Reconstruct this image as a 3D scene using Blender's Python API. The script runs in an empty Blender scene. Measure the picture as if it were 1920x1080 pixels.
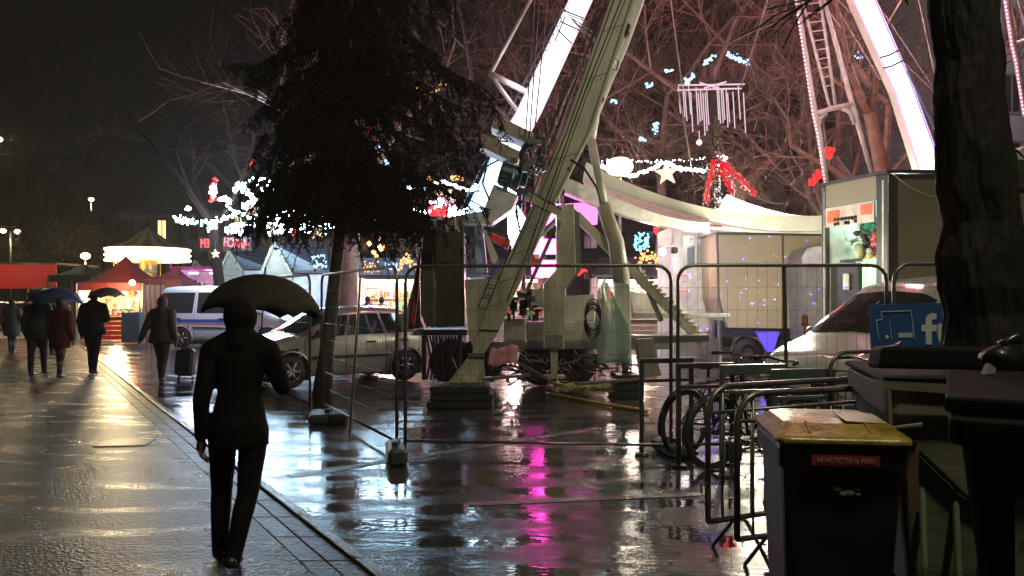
import bpy, math, random
from mathutils import Vector, Matrix, Euler
import numpy as np
R = math.radians
scene = bpy.context.scene
col = scene.collection
# ------------------------------------------------------------------ camera
EYE, F = 1.65, 1500.0
cam_d = bpy.data.cameras.new("camera"); cam = bpy.data.objects.new("camera", cam_d); col.objects.link(cam)
cam.location = (0, 0, EYE); cam.rotation_euler = (R(90), 0, 0)
cam_d.sensor_width = 36; cam_d.lens = 36 * F / 1920; cam_d.shift_y = 20 / 1920
cam_d.clip_start = 0.1; cam_d.clip_end = 3000
scene.camera = cam
# ------------------------------------------------------------------ world, exposure
w = bpy.data.worlds.new("World"); scene.world = w; w.use_nodes = True
nt = w.node_tree; nt.nodes.clear()
sky = nt.nodes.new("ShaderNodeTexSky"); sky.sky_type = 'NISHITA'; sky.sun_disc = False
sky.sun_elevation = R(-4); sky.sun_rotation = R(200)
bg1 = nt.nodes.new("ShaderNodeBackground"); nt.links.new(sky.outputs[0], bg1.inputs[0]); bg1.inputs[1].default_value = 0.01
tc = nt.nodes.new("ShaderNodeTexCoord"); nz = nt.nodes.new("ShaderNodeTexNoise"); nz.inputs['Scale'].default_value = 1.6
nt.links.new(tc.outputs['Generated'], nz.inputs['Vector'])
cr = nt.nodes.new("ShaderNodeValToRGB"); nt.links.new(nz.outputs[0], cr.inputs[0])
cr.color_ramp.elements[0].position = .3; cr.color_ramp.elements[0].color = (.0024, .0020, .0013, 1)
cr.color_ramp.elements[1].position = .75; cr.color_ramp.elements[1].color = (.0052, .0042, .0028, 1)
bg2 = nt.nodes.new("ShaderNodeBackground"); nt.links.new(cr.outputs[0], bg2.inputs[0]); bg2.inputs[1].default_value = 1.0
ad = nt.nodes.new("ShaderNodeAddShader"); nt.links.new(bg1.outputs[0], ad.inputs[0]); nt.links.new(bg2.outputs[0], ad.inputs[1])
wo = nt.nodes.new("ShaderNodeOutputWorld"); nt.links.new(ad.outputs[0], wo.inputs[0])
scene.view_settings.view_transform = 'Standard'; scene.view_settings.look = 'None'
scene.view_settings.exposure = 0; scene.view_settings.gamma = 1
scene.cycles.use_denoising = True
scene.cycles.sample_clamp_indirect = 4.0
scene.cycles.max_bounces = 6; scene.cycles.transparent_max_bounces = 8
# ------------------------------------------------------------------ helpers
def P(x, y, Y): return Vector(((x - 960) * Y / F, Y, EYE + (560 - y) * Y / F))
def G(x, y):
    Y = EYE * F / (y - 560); return Vector(((x - 960) * Y / F, Y, 0))
ORG = {}
def tag(o, label=None, cat=None, group=None, kind=None):
    if label: o['label'] = label
    if cat: o['category'] = cat
    if group: o['group'] = group
    if kind: o['kind'] = kind
    return o
def empty(name, loc=(0, 0, 0), label=None, cat=None, group=None):
    o = bpy.data.objects.new(name, None); o.empty_display_size = .2; col.objects.link(o)
    o.location = loc; ORG[o.name] = Vector(loc)
    return tag(o, label, cat, group)
def link_mesh(name, me, m, parent=None, loc=None):
    o = bpy.data.objects.new(name, me); col.objects.link(o)
    if m:
        for mm in (m if isinstance(m, (list, tuple)) else [m]): me.materials.append(mm)
    if parent: o.parent = parent; ORG[o.name] = ORG[parent.name].copy()
    else:
        o.location = loc or (0, 0, 0); ORG[o.name] = Vector(loc or (0, 0, 0))
    return o
class MB:
    def __init__(s): s.v = []; s.f = []; s.mi = []; s.m = 0
    def add(s, vs, fs):
        n = len(s.v); s.v += [Vector(q) for q in vs]
        for f in fs: s.f.append([i + n for i in f]); s.mi.append(s.m)
        return s
    def box(s, c, size, rot=None, bev=0):
        c = Vector(c); hx, hy, hz = [q / 2 for q in size]
        M = (Euler(rot).to_matrix() if rot is not None and not isinstance(rot, Matrix) else (rot or Matrix.Identity(3)))
        b = min(bev, hx * .9, hy * .9, hz * .9)
        if b <= 0:
            vs = [c + M @ Vector((x * hx, y * hy, z * hz)) for x in (-1, 1) for y in (-1, 1) for z in (-1, 1)]
            return s.add(vs, [(0, 1, 3, 2), (4, 6, 7, 5), (0, 4, 5, 1), (2, 3, 7, 6), (0, 2, 6, 4), (1, 5, 7, 3)])
        # bevelled in plan and section: stacked octagon rings
        def ring(z, ins):
            x, y = hx - ins, hy - ins
            return [c + M @ Vector(q) for q in ((x, y - b, z), (x - b, y, z), (-x + b, y, z), (-x, y - b, z), (-x, -y + b, z), (-x + b, -y, z), (x - b, -y, z), (x, -y + b, z))]
        rs = [ring(-hz, b), ring(-hz + b, 0), ring(hz - b, 0), ring(hz, b)]
        n = 8; vs = [q for r in rs for q in r]
        fs = [[k * n + i, k * n + (i + 1) % n, (k + 1) * n + (i + 1) % n, (k + 1) * n + i] for k in range(3) for i in range(n)]
        fs += [list(range(n))[::-1], [3 * n + i for i in range(n)]]
        return s.add(vs, fs)
    def tube(s, a, b, r0, r1=None, n=8, cap=True):
        return s.path([a, b], [r0, r0 if r1 is None else r1], n, cap)
    def path(s, pts, r, n=8, cap=True, flat=1.0):
        pts = [Vector(p) for p in pts]
        if not isinstance(r, (list, tuple)): r = [r] * len(pts)
        up = None; base = len(s.v); N = len(pts)
        for i, p in enumerate(pts):
            d = (pts[min(i + 1, N - 1)] - pts[max(i - 1, 0)])
            if d.length < 1e-9: d = Vector((0, 0, 1))
            d.normalize()
            if up is None: up = Vector((0, 0, 1)) if abs(d.z) < .95 else Vector((0, 1, 0))
            x = d.cross(up)
            if x.length < 1e-5: x = d.orthogonal()
            x.normalize(); y = x.cross(d).normalized(); up = y
            for k in range(n):
                a = 2 * math.pi * k / n
                s.v.append(p + x * (math.cos(a) * r[i]) + y * (math.sin(a) * r[i] * flat))
        for i in range(N - 1):
            for k in range(n):
                s.f.append([base + i * n + k, base + i * n + (k + 1) % n, base + (i + 1) * n + (k + 1) % n, base + (i + 1) * n + k]); s.mi.append(s.m)
        if cap:
            s.f.append([base + k for k in range(n)][::-1]); s.mi.append(s.m)
            s.f.append([base + (N - 1) * n + k for k in range(n)]); s.mi.append(s.m)
        return s
    def plate(s, pts, d):
        """polygon (3d points) extruded along vector d"""
        pts = [Vector(p) for p in pts]; d = Vector(d); n = len(pts)
        vs = pts + [p + d for p in pts]
        fs = [list(range(n))[::-1], [n + i for i in range(n)]] + [[i, (i + 1) % n, n + (i + 1) % n, n + i] for i in range(n)]
        return s.add(vs, fs)
    def pplate(s, px, Y, th): return s.plate([P(x, y, Y) for x, y in px], (0, th, 0))
    def ball(s, c, r, n=8, m=5, sc=(1, 1, 1)):
        c = Vector(c); vs = [c + Vector((0, 0, -r * sc[2]))]
        for i in range(1, m):
            t = -math.pi / 2 + math.pi * i / m
            for k in range(n):
                a = 2 * math.pi * k / n
                vs.append(c + Vector((math.cos(t) * math.cos(a) * r * sc[0], math.cos(t) * math.sin(a) * r * sc[1], math.sin(t) * r * sc[2])))
        vs.append(c + Vector((0, 0, r * sc[2]))); L = len(vs) - 1
        fs = [[0, 1 + (k + 1) % n, 1 + k] for k in range(n)]
        for i in range(m - 2):
            for k in range(n):
                a = 1 + i * n
                fs.append([a + k, a + (k + 1) % n, a + n + (k + 1) % n, a + n + k])
        a = 1 + (m - 2) * n
        fs += [[a + k, a + (k + 1) % n, L] for k in range(n)]
        return s.add(vs, fs)
    def lathe(s, c, prof, n=16, ax=None):
        c = Vector(c); M = ax or Matrix.Identity(3); vs = []
        for r, z in prof:
            for k in range(n):
                a = 2 * math.pi * k / n; vs.append(c + M @ Vector((r * math.cos(a), r * math.sin(a), z)))
        fs = [[i * n + k, i * n + (k + 1) % n, (i + 1) * n + (k + 1) % n, (i + 1) * n + k] for i in range(len(prof) - 1) for k in range(n)]
        return s.add(vs, fs)
    def star(s, c, r, th=.06, pts=5, inner=.42, rot=0):
        c = Vector(c); q = []
        for i in range(pts * 2):
            a = math.pi / 2 + rot + i * math.pi / pts; rr = r if i % 2 == 0 else r * inner
            q.append(c + Vector((rr * math.cos(a), -th / 2, rr * math.sin(a))))
        return s.plate(q, (0, th, 0))
    def build(s, name, m, parent=None, smooth=False, bev=0, own=True):
        org = ORG[parent.name] if parent else None; loc = None
        if parent is None:
            if own:
                xs = [v.x for v in s.v]; ys = [v.y for v in s.v]; zs = [v.z for v in s.v]
                loc = Vector(((min(xs) + max(xs)) / 2, (min(ys) + max(ys)) / 2, min(zs)))
            else: loc = Vector((0, 0, 0))
            org = loc
        me = bpy.data.meshes.new(name); me.from_pydata([v - org for v in s.v], [], s.f); me.update()
        if smooth: me.polygons.foreach_set('use_smooth', [True] * len(me.polygons))
        o = link_mesh(name, me, m, parent, loc)
        if isinstance(m, (list, tuple)): me.polygons.foreach_set('material_index', s.mi)
        import bmesh as bm_
        if not smooth or len(s.f) < 20000:
            b = bm_.new(); b.from_mesh(me); bm_.ops.recalc_face_normals(b, faces=b.faces); b.to_mesh(me); b.free()
        if bev:
            md = o.modifiers.new("bevel", 'BEVEL'); md.width = bev; md.segments = 2; md.limit_method = 'ANGLE'
        return o
def children(o): return [c for c in bpy.data.objects if c.parent == o]
def copy_tree(o, parent=None):
    c = o.copy(); col.objects.link(c); c.parent = parent; ORG[c.name] = Vector(o.location)
    for ch in children(o): copy_tree(ch, c)
    return c
# ------------------------------------------------------------------ materials
MC = {}
def mat(name, c, rough=.5, metal=0.0, var=.25, scale=6.0, bump=0.0, bscale=40, spec=.5, coat=0, c2=None, stretch=None):
    if name in MC: return MC[name]
    m = bpy.data.materials.new(name); m.use_nodes = True; t = m.node_tree; b = t.nodes['Principled BSDF']
    tc = t.nodes.new('ShaderNodeTexCoord'); n = t.nodes.new('ShaderNodeTexNoise'); n.inputs['Scale'].default_value = scale; n.inputs['Detail'].default_value = 6
    if stretch: mpp = t.nodes.new('ShaderNodeMapping'); mpp.inputs['Scale'].default_value = stretch; t.links.new(tc.outputs['Object'], mpp.inputs[0])
    vec = mpp.outputs[0] if stretch else tc.outputs['Object']
    t.links.new(vec, n.inputs['Vector'])
    r = t.nodes.new('ShaderNodeValToRGB'); t.links.new(n.outputs[0], r.inputs[0])
    r.color_ramp.elements[0].position = .3; r.color_ramp.elements[1].position = .7
    a = [q * (1 - var) for q in c]; d = list(c2) if c2 else [min(1, q * (1 + var * .6)) for q in c]
    r.color_ramp.elements[0].color = (*a, 1); r.color_ramp.elements[1].color = (*d, 1)
    t.links.new(r.outputs[0], b.inputs['Base Color'])
    mr = t.nodes.new('ShaderNodeMapRange'); t.links.new(n.outputs[0], mr.inputs[0])
    mr.inputs[3].default_value = max(.02, rough * .75); mr.inputs[4].default_value = min(1, rough * 1.25)
    t.links.new(mr.outputs[0], b.inputs['Roughness'])
    b.inputs['Metallic'].default_value = metal; b.inputs['Specular IOR Level'].default_value = spec
    b.inputs['Coat Weight'].default_value = coat; b.inputs['Coat Roughness'].default_value = .06
    if bump:
        n2 = t.nodes.new('ShaderNodeTexNoise'); n2.inputs['Scale'].default_value = bscale; n2.inputs['Detail'].default_value = 5
        t.links.new(vec, n2.inputs['Vector'])
        bp = t.nodes.new('ShaderNodeBump'); bp.inputs['Strength'].default_value = bump; bp.inputs['Distance'].default_value = .02
        t.links.new(n2.outputs[0], bp.inputs['Height']); t.links.new(bp.outputs[0], b.inputs['Normal'])
    MC[name] = m; return m
def emis(name, c, s, base=(.03, .03, .03)):
    if name in MC: return MC[name]
    m = bpy.data.materials.new(name); m.use_nodes = True; b = m.node_tree.nodes['Principled BSDF']
    b.inputs['Base Color'].default_value = (*base, 1); b.inputs['Emission Color'].default_value = (*c, 1)
    b.inputs['Emission Strength'].default_value = s; b.inputs['Roughness'].default_value = .5
    MC[name] = m; return m
def glass(name, tint=(.7, .75, .75), rough=.08, alpha=None):
    if name in MC: return MC[name]
    m = bpy.data.materials.new(name); m.use_nodes = True; t = m.node_tree; b = t.nodes['Principled BSDF']
    b.inputs['Base Color'].default_value = (*tint, 1); b.inputs['Roughness'].default_value = rough; b.inputs['IOR'].default_value = 1.45
    if alpha is None: alpha = .55
    tr = t.nodes.new('ShaderNodeBsdfTransparent'); tr.inputs[0].default_value = (.8, .85, .85, 1)
    mx = t.nodes.new('ShaderNodeMixShader'); mx.inputs[0].default_value = alpha
    t.links.new(tr.outputs[0], mx.inputs[1]); t.links.new(b.outputs[0], mx.inputs[2]); t.links.new(mx.outputs[0], t.nodes['Material Output'].inputs[0])
    MC[name] = m; return m
def lamp(loc, e, c, r=.1, name="lamp_light", parent=None, typ='POINT', **k):
    d = bpy.data.lights.new(name, typ); d.energy = e; d.color = c
    if typ in ('POINT', 'SPOT'): d.shadow_soft_size = r
    for a, b in k.items(): setattr(d, a, b)
    o = bpy.data.objects.new(name, d); col.objects.link(o)
    if parent: o.parent = parent; o.location = Vector(loc) - ORG[parent.name]
    else: o.location = loc
    return o
wht = mat('white_enamel', (.62, .62, .55), .35, var=.18, scale=1.6, coat=.2)
wht2 = mat('weathered_white_paint', (.5, .5, .42), .45, var=.3, scale=3)
steel = mat('galvanised_steel', (.32, .33, .33), .35, .9, scale=20)
dsteel = mat('dark_steel', (.07, .07, .07), .4, .6, scale=12)
blk = mat('black_rubber', (.012, .012, .012), .6, scale=20)
blkp = mat('black_plastic', (.02, .02, .022), .35, scale=8)
chrome = mat('chrome', (.6, .6, .6), .12, 1, var=.05)
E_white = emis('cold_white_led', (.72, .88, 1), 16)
E_bluew = emis('blue_white_led', (.35, .65, 1), 2.6)
E_warm = emis('warm_bulb', (1, .72, .36), 9)
E_orange = emis('orange_bulb', (1, .42, .12), 2.4)
E_star = emis('warm_star_light', (1, .68, .45), 1.7)
E_red = emis('red_led', (1, .012, .015), 2.6)
E_pink = emis('pink_led_panel', (1, .25, .75), 4)
E_blue = emis('ultramarine_led', (.1, .06, 1), 4)
E_lamp = emis('street_lamp_bulb', (1, .82, .42), 14)
# ------------------------------------------------------------------ ground
def wet_ground(name, kind):
    m = bpy.data.materials.new(name); m.use_nodes = True; t = m.node_tree; b = t.nodes['Principled BSDF']; L = t.links.new
    def N(ty, **kw):
        n = t.nodes.new(ty)
        for k, v in kw.items(): n.inputs[k].default_value = v
        return n
    tc = N('ShaderNodeTexCoord')
    big = N('ShaderNodeTexNoise', Scale=.55, Detail=4.0); L(tc.outputs['Object'], big.inputs['Vector'])
    mp = t.nodes.new('ShaderNodeMapping'); mp.inputs['Scale'].default_value = (.8, 2.2, 1); mp.inputs['Rotation'].default_value = (0, 0, .12); L(tc.outputs['Object'], mp.inputs[0])
    mid = N('ShaderNodeTexNoise', Scale=1.3, Detail=5.0); L(mp.outputs[0], mid.inputs['Vector'])
    fine = N('ShaderNodeTexNoise', Scale=70.0, Detail=3.0); L(tc.outputs['Object'], fine.inputs['Vector'])
    rip = N('ShaderNodeTexNoise', Scale=9.0, Detail=3.0); L(mp.outputs[0], rip.inputs['Vector'])
    pud = N('ShaderNodeValToRGB'); L(mid.outputs[0], pud.inputs[0])
    lo, hi = ((.42, .58) if kind == 'asphalt' else (.50, .72))
    pud.color_ramp.elements[0].position = lo; pud.color_ramp.elements[1].position = hi   # 0 = dryish, 1 = puddle
    rr = N('ShaderNodeMapRange'); L(pud.outputs[0], rr.inputs[0])
    rr.inputs[3].default_value = .24 if kind == 'asphalt' else .34; rr.inputs[4].default_value = .05 if kind == 'asphalt' else .12
    L(rr.outputs[0], b.inputs['Roughness'])
    if kind == 'paving':
        br = t.nodes.new('ShaderNodeTexBrick'); mp2 = t.nodes.new('ShaderNodeMapping'); mp2.inputs['Rotation'].default_value = (0, 0, R(-31.4 + 90)); L(tc.outputs['Object'], mp2.inputs[0]); L(mp2.outputs[0], br.inputs[0])
        br.inputs['Scale'].default_value = 1.0; br.inputs['Brick Width'].default_value = .22; br.inputs['Row Height'].default_value = .11; br.inputs['Mortar Size'].default_value = .008
        br.inputs['Color1'].default_value = (.030, .022, .013, 1); br.inputs['Color2'].default_value = (.048, .037, .021, 1); br.inputs['Mortar'].default_value = (.028, .025, .02, 1)
        mx = t.nodes.new('ShaderNodeMix'); mx.data_type = 'RGBA'; mx.blend_type = 'MULTIPLY'; mx.inputs[0].default_value = .6
        L(br.outputs[0], mx.inputs[6]); L(big.outputs[1], mx.inputs[7]); L(mx.outputs[2], b.inputs['Base Color'])
        fine.inputs['Scale'].default_value = 38; inv = N('ShaderNodeMath'); inv.operation = 'MULTIPLY'; L(br.outputs['Fac'], inv.inputs[0]); inv.inputs[1].default_value = -.7
        s1 = N('ShaderNodeMath'); s1.operation = 'MULTIPLY_ADD'; L(fine.outputs[0], s1.inputs[0]); s1.inputs[1].default_value = 1.3; L(inv.outputs[0], s1.inputs[2])
        # each brick sits at its own slight height
        bp = N('ShaderNodeBump', Strength=1.0, Distance=.02); L(s1.outputs[0], bp.inputs['Height'])
        bp2 = N('ShaderNodeBump', Strength=.22, Distance=.012); L(rip.outputs[0], bp2.inputs['Height']); L(bp.outputs[0], bp2.inputs['Normal'])
        L(bp2.outputs[0], b.inputs['Normal'])
    else:
        c = N('ShaderNodeValToRGB'); L(big.outputs[0], c.inputs[0])
        c.color_ramp.elements[0].position = .35; c.color_ramp.elements[0].color = (.02, .02, .022, 1)
        c.color_ramp.elements[1].position = .65; c.color_ramp.elements[1].color = (.05, .048, .05, 1)
        L(c.outputs[0], b.inputs['Base Color'])
        iv = N('ShaderNodeMapRange'); L(pud.outputs[0], iv.inputs[0]); iv.inputs[3].default_value = .4; iv.inputs[4].default_value = .0
        bp = N('ShaderNodeBump', Distance=.005); L(iv.outputs[0], bp.inputs['Strength']); L(fine.outputs[0], bp.inputs['Height'])
        bp2 = N('ShaderNodeBump', Strength=.32, Distance=.008); L(rip.outputs[0], bp2.inputs['Height']); L(bp.outputs[0], bp2.inputs['Normal'])
        L(bp2.outputs[0], b.inputs['Normal'])
    b.inputs['IOR'].default_value = 1.5; spm = N('ShaderNodeMapRange'); L(pud.outputs[0], spm.inputs[0]); spm.inputs[3].default_value = .55 if kind == 'asphalt' else .28; spm.inputs[4].default_value = 1.0 if kind == 'asphalt' else .75; L(spm.outputs[0], b.inputs['Specular IOR Level'])
    return m
M_asph = wet_ground('wet_asphalt', 'asphalt'); M_pave = wet_ground('wet_paving', 'paving')
def sheet(name, pts, z, m, n=1):
    g = MB(); g.add([(x, y, z) for x, y in pts], [list(range(len(pts)))]); o = g.build(name, m, own=False); return tag(o, kind='structure')
sheet('ground', [(-240, -40), (240, -40), (240, 260), (-240, 260)], -.004, M_asph)
KX = lambda Y: 2.08 - .615 * Y           # kerb line
sheet('pavement', [(-200, -30), (KX(-30) - .34, -30), (KX(60) - .34, 60), (-200, 60)], .01, M_pave)
M_kerb = mat('wet_kerb_granite', (.11, .10, .08), .25, var=.4, scale=5, bump=.3, bscale=60, spec=.8)
M_gut = mat('wet_gutter_setts', (.035, .033, .03), .38, var=.5, scale=9, bump=.8, bscale=26, spec=.45)
g = MB()
for i in range(60):
    y0 = -3 + i * 1.0; y1 = y0 + .985
    g.plate([(KX(y0), y0, .0), (KX(y0) + .09, y0, 0), (KX(y1) + .09, y1, 0), (KX(y1), y1, 0)], (0, 0, .035))
tag(g.build('kerb', M_kerb, own=False, bev=.008), kind='structure')
g = MB()
for i in range(100):
    y0 = -2 + i * .5; y1 = y0 + .49
    for a, b in ((-.335, -.175), (-.165, -.005)):
        g.plate([(KX(y0) + a, y0, -.02), (KX(y0) + b, y0, -.02), (KX(y1) + b, y1, -.02), (KX(y1) + a, y1, -.02)], (0, 0, .034))
tag(g.build('gutter_strip', M_gut, own=False, bev=.006), kind='structure')
M_line = mat('worn_road_paint', (.13, .13, .125), .2, var=.7, scale=4, bump=.3, bscale=80, spec=.6)
def pxline(x0, y0, x1, y1, w_, z=.003):
    a, b = G(x0, y0), G(x1, y1); d = (b - a).normalized(); n = Vector((-d.y, d.x, 0)) * w_ / 2
    return [(a + n).to_2d(), (b + n).to_2d(), (b - n).to_2d(), (a - n).to_2d()]
for q in ((540, 893, 1120, 803, .16), (880, 945, 1330, 925, .12), (1060, 742, 1500, 700, .12)):
    sheet('painted_line', pxline(*q), 0.0, M_line)
g = MB(); c = G(235, 832); g.box((c.x, c.y, .012), (.55, .42, .01), (0, 0, R(8)))
tag(g.build('manhole_cover', mat('manhole_iron', (.02, .018, .016), .3, .5, bump=.5, bscale=30), bev=.003), 'square dark iron manhole cover in the wet paving', 'manhole cover')
# ================================================================== trees
def grow(mb, twigs, p, d, r, L, depth, rnd, spread=.55, up=.12, maxd=6, kids=(2, 3)):
    n = 3 if depth < 3 else 2; pts = [p.copy()]; rad = [r]; q = p.copy(); dd = d.copy()
    for i in range(n):
        dd = (dd + Vector((rnd.gauss(0, .13), rnd.gauss(0, .13), rnd.gauss(0, .1) + up * .3))).normalized()
        q = q + dd * (L / n); pts.append(q.copy()); rad.append(r * (1 - .38 * (i + 1) / n))
    (mb if depth < 2 else twigs).path(pts, rad, 7 if depth < 2 else (5 if depth < 4 else 3), cap=False)
    if depth >= maxd: return
    k = rnd.randint(*kids)
    for j in range(k + (1 if depth >= 3 else 0)):
        t = 1.0 if j == 0 else rnd.uniform(.35, 1)
        base = pts[-1] if t > .95 else pts[0].lerp(pts[-1], t)
        if t < .95: base = pts[max(1, int(t * n))]
        ax = dd.orthogonal().normalized(); ax.rotate(Matrix.Rotation(rnd.uniform(0, 6.28), 3, dd))
        nd = (dd * (1 - spread * .5) + ax * spread * rnd.uniform(.6, 1.3) + Vector((0, 0, up))).normalized()
        rr = rad[-1] * (rnd.uniform(.6, .85) if j else .85)
        grow(mb, twigs, base, nd, max(rr, .007), L * rnd.uniform(.62, .86), depth + 1, rnd, spread, up, maxd, kids)
def bare_tree(loc, H, r, seed, m, label, lean=(0, 0, 1), maxd=6, spread=.6, trunkL=.38, kids=(2, 3), group='bare trees around the market', fork=3):
    rnd = random.Random(seed); root = empty('bare_tree', loc, label, 'tree', group)
    a, b = MB(), MB(); p = Vector(loc); d = Vector(lean).normalized(); T = H * trunkL
    pts = [p - Vector((0, 0, .1))]; rad = [r * 1.5]
    for i in range(6):
        d = (d + Vector((rnd.gauss(0, .05), rnd.gauss(0, .05), .02))).normalized(); p = p + d * T / 6
        pts.append(p.copy()); rad.append(r * (1.12 - .06 * i) * rnd.uniform(.93, 1.07))
    a.path(pts, rad, 10, cap=False)
    for j in range(fork):
        an = j * 2 * math.pi / fork + rnd.uniform(-.4, .4)
        nd = (d + Vector((math.cos(an), math.sin(an), 0)) * spread * rnd.uniform(.8, 1.3)).normalized()
        grow(a, b, p - d * rnd.uniform(0, .25), nd, r * .62, H * .27, 1, rnd, spread, .1, maxd, kids)
    a.build('trunk', m, root, smooth=True); b.build('crown', m, root)
    return root
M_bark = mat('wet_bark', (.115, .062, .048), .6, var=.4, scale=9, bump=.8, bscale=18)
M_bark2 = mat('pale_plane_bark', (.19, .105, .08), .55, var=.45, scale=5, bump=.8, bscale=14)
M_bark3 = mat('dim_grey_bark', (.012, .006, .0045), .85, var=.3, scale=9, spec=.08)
def bt(x, Y, *a, **k): return bare_tree(((x - 960) * Y / F, Y, 0), *a, **k)
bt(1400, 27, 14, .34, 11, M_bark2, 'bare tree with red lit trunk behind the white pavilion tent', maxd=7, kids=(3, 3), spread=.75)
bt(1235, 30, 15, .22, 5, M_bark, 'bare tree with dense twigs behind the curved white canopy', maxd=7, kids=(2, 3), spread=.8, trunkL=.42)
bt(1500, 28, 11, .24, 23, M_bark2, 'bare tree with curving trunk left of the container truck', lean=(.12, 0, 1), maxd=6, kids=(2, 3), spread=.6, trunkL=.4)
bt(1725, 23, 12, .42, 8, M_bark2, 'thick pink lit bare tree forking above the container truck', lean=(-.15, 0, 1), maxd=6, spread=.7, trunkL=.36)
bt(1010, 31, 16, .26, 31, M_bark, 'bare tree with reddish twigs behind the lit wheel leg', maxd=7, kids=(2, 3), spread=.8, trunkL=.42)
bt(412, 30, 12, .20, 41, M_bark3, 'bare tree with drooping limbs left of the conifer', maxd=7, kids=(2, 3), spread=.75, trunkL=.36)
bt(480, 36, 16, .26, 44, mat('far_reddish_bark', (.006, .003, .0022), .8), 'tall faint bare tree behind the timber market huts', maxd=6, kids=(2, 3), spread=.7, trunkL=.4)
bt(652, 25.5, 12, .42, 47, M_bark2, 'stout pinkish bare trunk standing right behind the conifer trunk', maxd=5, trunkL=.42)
# ---- conifer
def conifer():
    rnd = random.Random(3); b0 = G(603, 742); Yb = b0.y
    root = empty('conifer', b0, 'tall dark conifer with drooping branches above the silver hatchback', 'tree')
    t = MB(); top = P(672, -520, Yb)
    pts = [b0 + (top - b0) * (i / 14) + Vector((rnd.gauss(0, .015), 0, 0)) for i in range(15)]
    lowx = P(641, 400, Yb); 
    pts = []
    for i in range(15):
        u = i / 14; z = u * top.z; f = min(1, z / lowx.z)
        x = b0.x + (lowx.x - b0.x) * f + (top.x - lowx.x) * max(0, (z - lowx.z) / (top.z - lowx.z))
        pts.append(Vector((x, Yb, z - .05)))
    t.path(pts, [.135 - .008 * i + (.04 if i == 0 else 0) for i in range(15)], 10)
    t.build('trunk', mat('mossy_dark_bark', (.075, .07, .045), .6, var=.5, scale=7, bump=.9, bscale=22), root, smooth=True)
    cr = MB(); tw = MB()
    for i in range(185):
        z = rnd.uniform(3.3, 9.8) if i > 24 else rnd.uniform(3.1, 3.9)
        k = (z - 2.7) / 7.2; an = rnd.uniform(0, 2 * math.pi); ca = math.cos(an)
        ext = (1.45 + .15 * math.sin(z * 2.3)) if ca < 0 else (2.75 - 1.0 * abs(z - 4.9) / 2 if z < 6.9 else 1.9 + .5 * math.sin(z * 2.1))
        Ln = ((1 - abs(ca)) * 1.6 + abs(ca) * ext) * rnd.uniform(.7, 1.1) * (1.05 - .28 * k)
        u = z / top.z; base = Vector((np.interp(z, [q.z for q in pts], [q.x for q in pts]), Yb, z))
        d = Vector((ca, math.sin(an), 0)); n = 9; bp = []
        for j in range(n):
            s = j / (n - 1); bp.append(base + d * Ln * s + Vector((0, 0, .35 * s - .95 * s * s + rnd.gauss(0, .03))))
        tw.path(bp, [.028 * (1 - .8 * j / n) for j in range(n)], 4, cap=False)
        for j in range(1, n):
            for q in range(4):
                s0 = bp[j] + (bp[j - 1] - bp[j]) * rnd.random()
                side = Vector((-d.y, d.x, 0)) * rnd.choice((-1, 1)) * rnd.uniform(.1, .9) + d * rnd.uniform(0, .6)
                ln = rnd.uniform(.25, .85) * (1.15 - .3 * j / n)
                e = s0 + side * ln * .6 + Vector((0, 0, -ln * rnd.uniform(.35, .95)))
                mid_ = s0.lerp(e, .5) + Vector((0, 0, .07))
                for (a, b) in ((s0, mid_), (mid_, e)):
                    ax = (b - a); 
                    tw.path([a, b], .006, 3, cap=False)
                    for h in range(17):
                        o = a + ax * rnd.random(); nd = Vector((rnd.gauss(0, 1), rnd.gauss(0, 1), rnd.gauss(-.7, .6))).normalized() * rnd.uniform(.04, .10)
                        wv = nd.cross(Vector((rnd.gauss(0, 1), rnd.gauss(0, 1), rnd.gauss(0, 1)))).normalized() * .0085
                        cr.add([o - wv, o + wv, o + nd + wv * .5, o + nd - wv * .5], [(0, 1, 2, 3)])
    for (x0, y0, x1, y1) in ((700, 380, 742, 470), (720, 360, 775, 445), (760, 300, 800, 400), (830, 230, 858, 330), (880, 190, 905, 290), (900, 170, 948, 250), (520, 330, 492, 420), (545, 360, 540, 425), (660, 390, 672, 450), (690, 400, 706, 462), (800, 250, 812, 350), (500, 150, 432, 122), (520, 110, 462, 150), (510, 200, 468, 232), (500, 250, 476, 300), (780, 340, 870, 300), (860, 150, 930, 190)):
        a0 = P(x0, y0, Yb - .3); e0 = P(x1, y1, Yb - .5 + rnd.uniform(-.3, .3))
        bp = [a0.lerp(e0, s / 7) + Vector((0, 0, .12 * math.sin(s / 7 * 3.1))) for s in range(8)]; tw.path(bp, .009, 4, cap=False)
        for j in range(8):
            for q in range(5):
                o0 = bp[j]; e = o0 + Vector((rnd.gauss(0, .12), rnd.gauss(0, .1), -rnd.uniform(.05, .3))); tw.path([o0, e], .004, 3, cap=False)
                for h in range(7):
                    o = o0.lerp(e, rnd.random()); nd = Vector((rnd.gauss(0, 1), rnd.gauss(0, 1), rnd.gauss(-.7, .6))).normalized() * rnd.uniform(.04, .1); wv = nd.orthogonal().normalized() * .009
                    cr.add([o - wv, o + wv, o + nd + wv * .5, o + nd - wv * .5], [(0, 1, 2, 3)])
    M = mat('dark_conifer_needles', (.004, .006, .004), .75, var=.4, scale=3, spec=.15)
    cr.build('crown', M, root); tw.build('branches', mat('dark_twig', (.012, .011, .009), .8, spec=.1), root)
conifer()
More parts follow.
